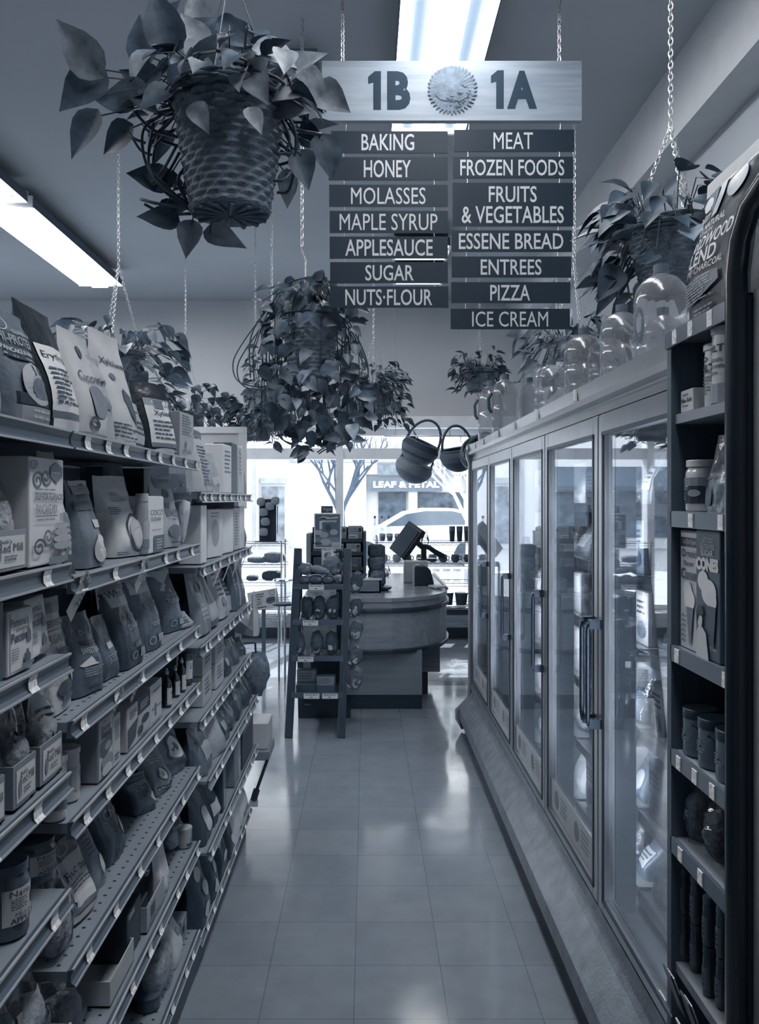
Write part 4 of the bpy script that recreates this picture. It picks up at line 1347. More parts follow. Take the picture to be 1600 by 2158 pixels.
t = thing('counter_crate', 'small wooden crate at the front of the checkout counter', 'crate', (0.0, 6.86, 0.8975))
m = MB()
m.box(-.135, .12, 0, .012, 0, .105); m.box(-.135, .12, .19, .2, 0, .105); m.box(-.135, -.123, 0, .2, 0, .105); m.box(.108, .12, 0, .2, 0, .105); m.box(-.135, .12, 0, .2, 0, .01)
m.build('crate_body', wood('crate_wood', 0.17, 3, 0.6, 'X'), t)
MB().box(-.03, .13, -.003, .21, .103, .108).build('crate_lid', mat(0.5, 0.3), t)
MB().tube([(-.06, .1, .01), (-.02, .06, .13), (.0, .05, .15)], .012, 8).build('pen_cup', mat(0.08, 0.4), t)
t = thing('sweets_bag', 'tall clear bag of wrapped sweets tied at the neck on the counter', 'bag', (0.095, 7.36, 0.8975))
for k_, (z, h_, g) in enumerate(((0.0, .15, 0.10), (.13, .14, 0.13), (.25, .12, 0.07))):
    goods_lump(.155, h_, .13, 500 + k_, .22, boxy=.45).build('sweets_packet', mat(g, 0.6, 0.5, 50, var=0.5, vscale=30), t, smooth=True, loc=(0, 0, z))
pouch(t, .17, .44, .15, CELLO, 77, top=.35, crumple=.02, name='cellophane_wrap')
t = thing('ribbon_bundle', 'bag of twine ends on a dark round dish on the counter', 'bag', (0.13, 7.06, 0.8975))
MB().lathe([(.06, 0), (.085, .012), (.09, .03), (.08, .028)], (0, 0, 0), 20).build('dish', mat(0.04, 0.4), t)
goods_lump(.13, .14, .12, 520, .3).build('bundle', mat(0.10, 0.7, 0.6, 60, var=.4, vscale=30), t, loc=(-.03, -.06, .02))
m = MB()
for k_ in range(6):
    m.tube([(0, 0, .08), (.03 + .01 * k_, 0, .2 - .01 * k_), (.06, .01 * k_, .10 + .02 * k_)], .004, 5)
m.build('twine', mat(0.06, 0.6), t)

# ================================================================== WOVEN BASKETS HANGING NEAR THE WINDOW
def market_basket(label, loc, R_, H, g, rot, seed, stripes=True):
    t = thing('woven_basket', label, 'basket', loc, 0, 'woven market baskets hung near the window', rot=rot)
    prof = []
    for i in range(13):
        f = i / 12
        a = f * PI * 0.56
        prof.append((max(.012, R_ * math.sin(a) * (1.0 if f < .85 else 1 - .12 * (f - .85) / .15)), H * (1 - math.cos(a)) / 1.15))
    tone = [g, g, g * 1.7, g * .7, g * 1.5, g * .6, g * 1.2]
    lo = 0
    cuts = [0, 3, 5, 7, 8, 10, 12] if stripes else [0, 4, 8, 12]
    for i in range(len(cuts) - 1):
        MB().lathe(prof[cuts[i]:cuts[i + 1] + 1], (0, 0, 0), 48, cap=False, mod=lambda i, k: 1 + .012 * math.sin(k * PI) * (1 if i % 2 else -1)).build('woven_band', mat(min(.5, tone[i % 7]), 0.8, 0.6, 160, var=0.25, vscale=80), t)
    rr, zz = prof[-1]
    MB().tube([(rr * math.cos(2 * PI * i / 36), rr * math.sin(2 * PI * i / 36), zz) for i in range(36)], .012, 6, closed=True).build('rim', mat(g * 1.4, 0.8, 0.5, 120), t, smooth=True)
    pts = [(rr * math.cos(a), 0, zz + .24 * math.sin(a)) for a in [PI * i / 14 for i in range(15)]]
    MB().tube(pts, .013, 8).build('handle', mat(g, 0.7, 0.4, 120), t, smooth=True)
    return t
market_basket('striped woven basket hung over another by the window', (0.48, 8.5, 2.03), .20, .24, 0.085, (0.25, 0.38, 0.2), 1)
bk2 = market_basket('plain woven basket hanging under the striped basket', (0.45, 8.95, 1.86), .21, .22, 0.14, (0.25, 0.35, 0.3), 2, False)
market_basket('dark woven basket hanging left of the cooler top', (0.95, 8.3, 1.95), .19, .22, 0.07, (0.1, -0.2, 0.3), 3, False)
bk = market_basket('round basket with pale bottom partly behind the cooler top', (1.09, 8.0, 2.00), .19, .23, 0.12, (0.9, -0.4, 0.2), 4)
bpy.context.view_layer.update()
iv = bk.matrix_world.inverted()
MB().tube([iv @ Vector((1.09, 8.45, 2.32)), iv @ Vector((1.09, 8.3, 2.25)), iv @ (bk.matrix_world @ Vector((0, 0, .40)))], .006, 6).build('hanging_cord', mat(0.2, .6), bk)
iv = bk2.matrix_world.inverted()
MB().tube([iv @ (bk2.matrix_world @ Vector((0, 0, .42))), iv @ Vector((0.5, 8.75, 2.4)), iv @ Vector((0.5, 8.46, 2.315))], .006, 6).build('hanging_cord', mat(0.2, .6), bk2)
t = thing('hanging_rail', 'thin rail with hooks holding the woven baskets', 'rail', (0.8, 8.45, 2.32))
m = MB().tube([(-.6, 0, 0), (.9, 0, 0)], .006, 6)
m.build('rod', mat(0.4, 0.3, metal=0.7), t)
for x in (-.5, .8):
    MB().tube([(x, 0, 0), (x, 0, CEIL - 2.32)], .002, 5).build('cord', mat(0.2, 0.5), t)
for x, dz in ((-.33, -.06), (-.30, -.06), (.05, .05), (.16, -.05), (.20, .06), (.31, -.06), (.4, .05)):
    m = MB().tube([(x, 0, .0), (x + .01, 0, dz * .4), (x, 0, dz), (x + .02, 0, dz * 1.2)], .004, 5)
    m.build('hook', mat(0.3, 0.3, metal=0.7), t)

# ================================================================== DISPLAY RACKS AT THE WINDOW
CHR = mat(0.62, 0.18, metal=0.9, var=0.02)
def wire_rack(label, x0, x1, y0, y1, posts, shelves, h):
    t = thing('wire_rack', label, 'rack', ((x0 + x1) / 2, (y0 + y1) / 2, 0))
    cx, cy = (x0 + x1) / 2, (y0 + y1) / 2
    for x in posts:
        for y in (y0, y1):
            MB().tube([(x - cx, y - cy, 0), (x - cx, y - cy, h)], .013, 8).build('post', CHR, t)
    for z in shelves:
        m = MB()
        for y in (y0, y1):
            m.tube([(x0 - cx, y - cy, z), (x1 - cx, y - cy, z)], .005, 6)
            m.tube([(x0 - cx, y - cy, z - .03), (x1 - cx, y - cy, z - .03)], .004, 6)
            n = int((x1 - x0) / .08)
            m.tube([(x0 - cx + (x1 - x0) * i / (2 * n), y - cy, z - (.03 if i % 2 else 0)) for i in range(2 * n + 1)], .0025, 4)
        n = int((x1 - x0) / .04)
        for i in range(n + 1):
            x = x0 - cx + (x1 - x0) * i / n
            m.tube([(x, y0 - cy, z + .003), (x, y1 - cy, z + .003)], .002, 4)
        m.build('wire_shelf', CHR, t)
    return t
wire_rack('chrome wire rack of folded knitwear at the window', -1.75, -0.93, 9.45, 9.88, (-1.72, -0.97), (1.17, 0.925, 0.715, 0.50, 0.32), 1.2)
wire_rack('chrome wire rack of mugs and glasses behind the till', 0.10, 1.55, 9.35, 9.80, (0.12, 1.52), (1.185, 0.945, 0.72, 0.46), 1.25)
MB().box(-.72, .72, -.2, .2, .36, .44).build('bottom_board', mat(0.03, 0.5), bpy.data.objects['wire_rack.001'])
# hat display board
t = thing('hat_display', 'dark upright board with knitted hats at the window', 'display', (-1.13, 9.62, 1.177))
MB().box(-.115, .08, 0, .02, 0, .50).build('board', mat(0.03, 0.6), t)
MB().box(-.16, .11, -.05, .08, 0, .012).build('foot', mat(0.03, 0.6), t)
for i, (x, z) in enumerate(((-.09, .42), (.075, .43), (.01, .37), (-.06, .30), (-.04, .19), (-.06, .07))):
    goods_lump(.10, .095, .09, 600 + i, .1).build('knitted_hat', mat(0.26, 0.9, 0.5, 120), t, smooth=True, loc=(x, -.09, z))
MB().box(.09, .10, 0, .03, .1, .42).build('scarf', mat(0.2, 0.9, .5, 90), t)
for i, (x, z, w, h, g, lab) in enumerate([(-1.27, .932, .24, .075, .20, 'flat striped knit pile on the middle shelf of the knitwear rack'), (-1.07, .932, .26, .13, .20, 'taller folded striped knit on the middle shelf of the knitwear rack'), (-1.10, .722, .25, .12, .06, 'dark folded knit on the lower shelf of the knitwear rack'), (-1.33, .722, .14, .07, .10, 'small dark knit pile left on the lower shelf of the knitwear rack'), (-1.55, .932, .2, .09, .22, 'folded knit half hidden behind the far shelving end')]):
    t = tag(goods_lump(w, h, .22, 620 + i, .08).build('folded_knitwear', mat(g, 0.9, .5, 60, var=.3, vscale=14), smooth=True, loc=(x, 9.55, z)), lab, 'clothing', 'folded knitwear at the window')
t = thing('burger_sign', 'tilted white card with a burger picture at the end of the shelving', 'sign', (-1.02, 8.2, 0.55))
rot = Matrix.Rotation(-0.17, 3, 'Y')
MB().obox((0, 0, .125), (.30, .008, .19), rot).build('card', paper(0.52), t)
F = lambda u, v, off: tuple(Vector((0, 0, .125)) + rot @ Vector((-.15 + .30 * u, -.005 - off, -.095 + .19 * v)))
decorate(t, F, [('L', .12, .55, .5, .88, 3, 0.08), ('L', .14, .5, .25, .48, 4, 0.12), ('E', .76, .50, .17, .10, 0.10), ('E', .76, .40, .19, .09, 0.07), ('E', .76, .32, .17, .07, 0.14), ('O', .82, .80, .1, .14, .15, 0.12), ('L', .22, .7, .08, .2, 1, 0.05)])
MB().box(-.02, .02, .01, .02, -.55, .05).build('stand', mat(0.1, .5), t)
t = thing('acrylic_bin', 'clear ribbed acrylic bin on a stand beside the bread rack', 'bin', (-0.765, 7.6, 0.0))
MB().lathe([(.07, .72), (.075, .90), (.085, .93)], (0, 0, 0), 20, cap=False, mod=lambda i, k: 1 + .03 * (k % 2)).build('bin_body', GLASS_JUG, t)
MB().lathe([(.09, .925), (.10, .93), (.09, .94)], (0, 0, 0), 20).build('rim', CHR, t)
MB().lathe([(.1, .70), (.1, .72)], (0, 0, 0), 20).build('tray', mat(.05, .4), t)
for x in (-.04, .015):
    MB().tube([(x, 0, 0), (x, 0, .70)], .011, 8).build('leg', CHR, t)
# on the mug rack
for i, x in enumerate((0.185, 0.27, 0.36, 0.43, 0.50)):
    t = thing('tumbler', ('first', 'second', 'third', 'fourth', 'fifth')[i] + ' glass tumbler from the left on the top shelf of the mug rack', 'glass', (x, 9.45, 1.192), group='glass tumblers on the top shelf')
    m = MB()
    m.lathe([(.026, 0), (.036, .05), (.040, .09), (.037, .09), (.03, .012)], (0, 0, 0), 18, cap=False)
    m.build('glass_body', thin_glass('tumbler_glass', 0.55, 0.05, 1.5, 0.1), t, smooth=True)
    MB().lathe([(.027, .004), (.0365, .06)], (0, 0, 0), 16).build('filling', mat((0.3, .25, .12, .3, .28)[i], 0.6, 0.3, 80, var=.4, vscale=40), t)
for i, x in enumerate((-0.06, 0.02, 0.10)):
    t = thing('tall_bottle', ('first', 'second', 'third')[i] + ' slim clear bottle from the left beside the candy rack', 'bottle', (x + .16, 9.6, 1.192), group='slim clear bottles on the mug rack')
    MB().lathe([(.035, 0), (.036, .10), (.02, .19), (.012, .21), (.012, .26)], (0, 0, 0), 16).build('bottle_body', thin_glass('bottle_glass', 0.8, 0.05, 1.5, 0.1), t, smooth=True)
    MB().lathe([(.014, .26), (.014, .29)], (0, 0, 0), 12).build('stopper', mat(.2, .5), t)
for i, x in enumerate((0.98, 1.065, 1.15, 1.235)):
    t = thing('dark_tumbler', ('first', 'second', 'third', 'fourth')[i] + ' tall dark tumbler from the left on the top shelf of the mug rack', 'cup', (x, 9.42, 1.192), group='tall dark tumblers')
    MB().lathe([(.027, 0), (.034, .11), (.034, .125)], (0, 0, 0), 18).build('cup_body', mat(0.03, 0.3), t, smooth='auto')
    MB().lathe([(.0345, .122), (.036, .175), (.033, .175)], (0, 0, 0), 18).build('upper_sleeve', mat(0.10, 0.5), t, smooth='auto')
for i, (x, g) in enumerate(((0.20, .3), (0.35, .26), (0.47, .05), (0.62, .1), (0.76, .12), (0.88, .05), (1.02, .035), (1.16, .03), (1.30, .03))):
    t = thing('mug', ('first', 'second', 'third', 'fourth', 'fifth', 'sixth', 'seventh', 'eighth', 'ninth')[i] + ' mug from the left on the middle shelf of the mug rack', 'mug', (x, 9.46, 0.952), group='mugs on the middle shelf')
    MB().lathe([(.030, 0), (.046, .02), (.05, .05), (.044, .09), (.041, .09), (.046, .05), (.03, .01)], (0, 0, 0), 20, cap=False).build('mug_body', mat(g, 0.3), t, smooth=True)
    MB().tube([(.044, 0, .075), (.07, 0, .065), (.07, 0, .035), (.046, 0, .025)], .006, 6).build('handle', mat(g, 0.3), t, smooth=True)
for i, x in enumerate((0.80, 0.92, 1.04, 1.16)):
    t = thing('glass_jar', ('first', 'second', 'third', 'fourth')[i] + ' clear ribbed glass from the left on the lower shelf of the mug rack', 'glass', (x, 9.46, 0.727), group='clear ribbed glasses')
    MB().lathe([(.04, 0), (.045, .15), (.042, .15)], (0, 0, 0), 20, cap=False, mod=lambda i_, k_: 1 + .03 * (k_ % 2)).build('glass_body', thin_glass('rib_glass', 0.75, 0.05, 1.5, 0.15), t)
for i, (x, s) in enumerate(((0.94, .06), (1.09, .075), (1.24, .075))):
    t = thing('dark_pot', ('first', 'second', 'third')[i] + ' dark pot from the left on the lowest shelf of the mug rack', 'pot', (x, 9.46, 0.467), group='dark pots on the lowest shelf')
    MB().lathe([(s * .8, 0), (s, .13), (s * .95, .13), (s * .75, .01)], (0, 0, 0), 20, cap=False).build('pot_body', mat(0.035, 0.4), t, smooth='auto')
    MB().lathe([(s * 1.02, .125), (s * 1.02, .14)], (0, 0, 0), 20).build('rim', mat(0.06, 0.4), t)

# ================================================================== CLEAR JUGS ON THE COOLERS
def jug(label, x, y, w, h, style, seed):
    t = thing('water_jug', label, 'jug', (x, y, 2.063), group='clear empty jugs on top of the coolers')
    r = w / 2
    if style == 'square':
        prof = [(r * .9, 0), (r, .02), (r, h * .62), (r * .92, h * .68), (r * .4, h * .86), (r * .26, h * .9), (r * .26, h)]
        seg, a0 = 4, PI / 4
        MB().lathe([(p[0] * 1.3, p[1]) for p in prof], (0, 0, 0), 4, cap=False, a0=PI / 4).build('jug_body', GLASS_JUG, t)
    else:
        prof = [(r * .86, 0), (r, .02), (r * .98, h * .22), (r * .94, h * .25), (r * .98, h * .28), (r, h * .48), (r * .94, h * .5), (r * .98, h * .53), (r * .98, h * .70), (r * .90, h * .80), (r * .66, h * .89), (r * .3, h * .94), (r * .25, h * .95), (r * .25, h)]
        MB().lathe(prof, (0, 0, 0), 28, cap=False).build('jug_body', GLASS_JUG, t, smooth=True)
    MB().lathe([(r * .28, h * .95), (r * .28, h * 1.04)], (0, 0, 0), 14).build('screw_cap', mat(0.08, 0.5), t)
    if style == 'label':
        def F(u, v, off):
            a = PI + (0.15 - u) * 1.6 + .6
            return ((r * 1.005 + off) * math.cos(a), (r * 1.005 + off) * math.sin(a), h * (.2 + .42 * v))
        decorate(t, F, [('O', .3, .55, .16, .42, .3, 0.06), ('E', .3, .55, .08, .2, 0.2), ('T', 'Enviro', .5, .95, .45, .65, 0.06, 0.02), ('L', .52, .95, .2, .4, 2, 0.1)])
    elif style == 'handle':
        MB().tube([(-r, 0, h * .72), (-r * 1.25, 0, h * .62), (-r * 1.2, 0, h * .45), (-r, 0, h * .38)], .010, 6).build('handle', mat(0.05, .5), t)
    return t
jug('nearest clear jug with a round dark badge, beside the charcoal bag', 0.90, 2.52, .165, .31, 'label', 1)
jug('ridged clear jug, second from the charcoal bag', 0.885, 2.86, .15, .27, 'ring', 2)
jug('tall clear jug behind the second one from the charcoal bag', 1.06, 2.95, .15, .28, 'ring', 3)
jug('ridged clear jug with a pale sticker, third along the cooler top', 0.87, 3.30, .16, .28, 'ring', 4)
jug('round shouldered clear jug behind the stickered jug', 1.02, 3.5, .165, .31, 'ring', 5)
jug('low clear jug in the middle of the cooler top', 0.865, 3.86, .16, .25, 'ring', 6)
jug('square clear container beyond the low jug', 0.86, 4.35, .13, .24, 'square', 7)
jug('clear jug with dark handle, second from the far end', 0.85, 5.05, .165, .36, 'handle', 8)
jug('clear jug with dark handle at the far end of the cooler top', 0.845, 5.62, .17, .40, 'handle', 9)

# ================================================================== SALT AND CONE SHELVES AT THE NEAR RIGHT
DW = wood('dark_shelf_wood', 0.10, 2.0, 0.5, 'Z', 0.2)
def end_shelves():
    t = thing('end_shelves', 'dark narrow shelf unit of salts and cones at the near end of the freezers', 'shelf', (0.88, 1.72, 0))
    o = Vector((0.88, 1.72, 0))
    def b(nm, x0, x1, y0, y1, z0, z1, m_, par=t):
        return MB().box(x0 - o.x, x1 - o.x, y0 - o.y, y1 - o.y, z0, z1).build(nm, m_, par)
    b('side_panel', 0.70, 1.06, 1.895, 1.92, 0, 2.055, DW)
    b('side_panel', 0.70, 1.06, 1.535, 1.56, 0, 2.055, DW)
    b('back_panel', 1.05, 1.07, 1.56, 1.90, 0, 2.055, mat(0.14, 0.6))
    top = b('top_shelf', 0.695, 1.06, 1.535, 1.92, 2.03, 2.055, mat(0.22, 0.5))
    for z, rail, tags in ((1.865, 0, ()), (1.642, 1, (1.79, 1.64)), (1.335, 1, (1.87, 1.62)), (1.097, 1, (1.86, 1.77, 1.68, 1.58)), (0.896, 1, (1.85, 1.74, 1.60)), (0.61, 0, ()), (0.32, 0, ())):
        s = b('shelf', 0.71, 1.05, 1.56, 1.90, z - 0.022, z, mat(0.26, 0.55))
        if rail:
            b('price_rail', 0.70, 0.709, 1.56, 1.90, z - 0.034, z + 0.002, RAIL, s).location = (0, 0, 0)
            for ty in tags:
                b('price_tag', 0.6975, 0.70, max(1.562, ty - 0.024), ty, z - 0.032, z - 0.002, TAGM, s)
    for ty in (1.87, 1.78, 1.68, 1.57):
        b('price_tag', 0.6925, 0.695, ty - 0.024, ty, 2.02, 2.052, TAGM, top)
    b('price_rail', 0.694, 0.70, 1.535, 1.92, 2.018, 2.054, RAIL, top)
    for ty in (1.84, 1.74, 1.62):
        s = MB().obox((0.688 - o.x, ty - o.y, 0.575), (0.004, .05, .10), Matrix.Rotation(-0.35, 3, 'Y')).build('tilted_tag_holder', mat(0.04, .4), t)
        MB().obox((0.6845 - o.x, ty - o.y, 0.597), (0.003, .042, .038), Matrix.Rotation(-0.35, 3, 'Y')).build('price_tag', TAGM, s)
        MB().obox((0.667 - o.x, ty - o.y, 0.548), (0.003, .042, .038), Matrix.Rotation(-0.35, 3, 'Y')).build('price_tag', TAGM, s)
end_shelves()
def open_cooler():
    t = thing('black_frame_cooler', 'tall black tubular frame with grey panel at the right edge', 'cooler', (0.9, 1.0, 0))
    o = Vector((0.9, 1.0, 0))
    BK = mat(0.018, 0.22, spec=0.6, var=0.03)
    pts = [(0.675, 1.505, 0.02), (0.675, 1.505, 1.2), (0.675, 1.505, 2.08), (0.677, 1.495, 2.14), (0.680, 1.46, 2.19), (0.683, 1.40, 2.215), (0.69, 0.9, 2.22), (0.69, 0.4, 2.22)]
    MB().tube([Vector(p) - o for p in pts], .020, 12).build('tube_frame', BK, t, smooth=True)
    m = MB().box(0.69 - .9, 0.73 - .9, 1.493 - 1, 1.528 - 1, 0, 2.04)
    m.build('gasket_strip', BK, t)
    MB().box(0.70 - .9, 1.5 - .9, 0.3 - 1, 1.492 - 1, 0.05, 2.05).build('panel', mat(0.42, 0.4, var=0.03), t)
open_cooler()

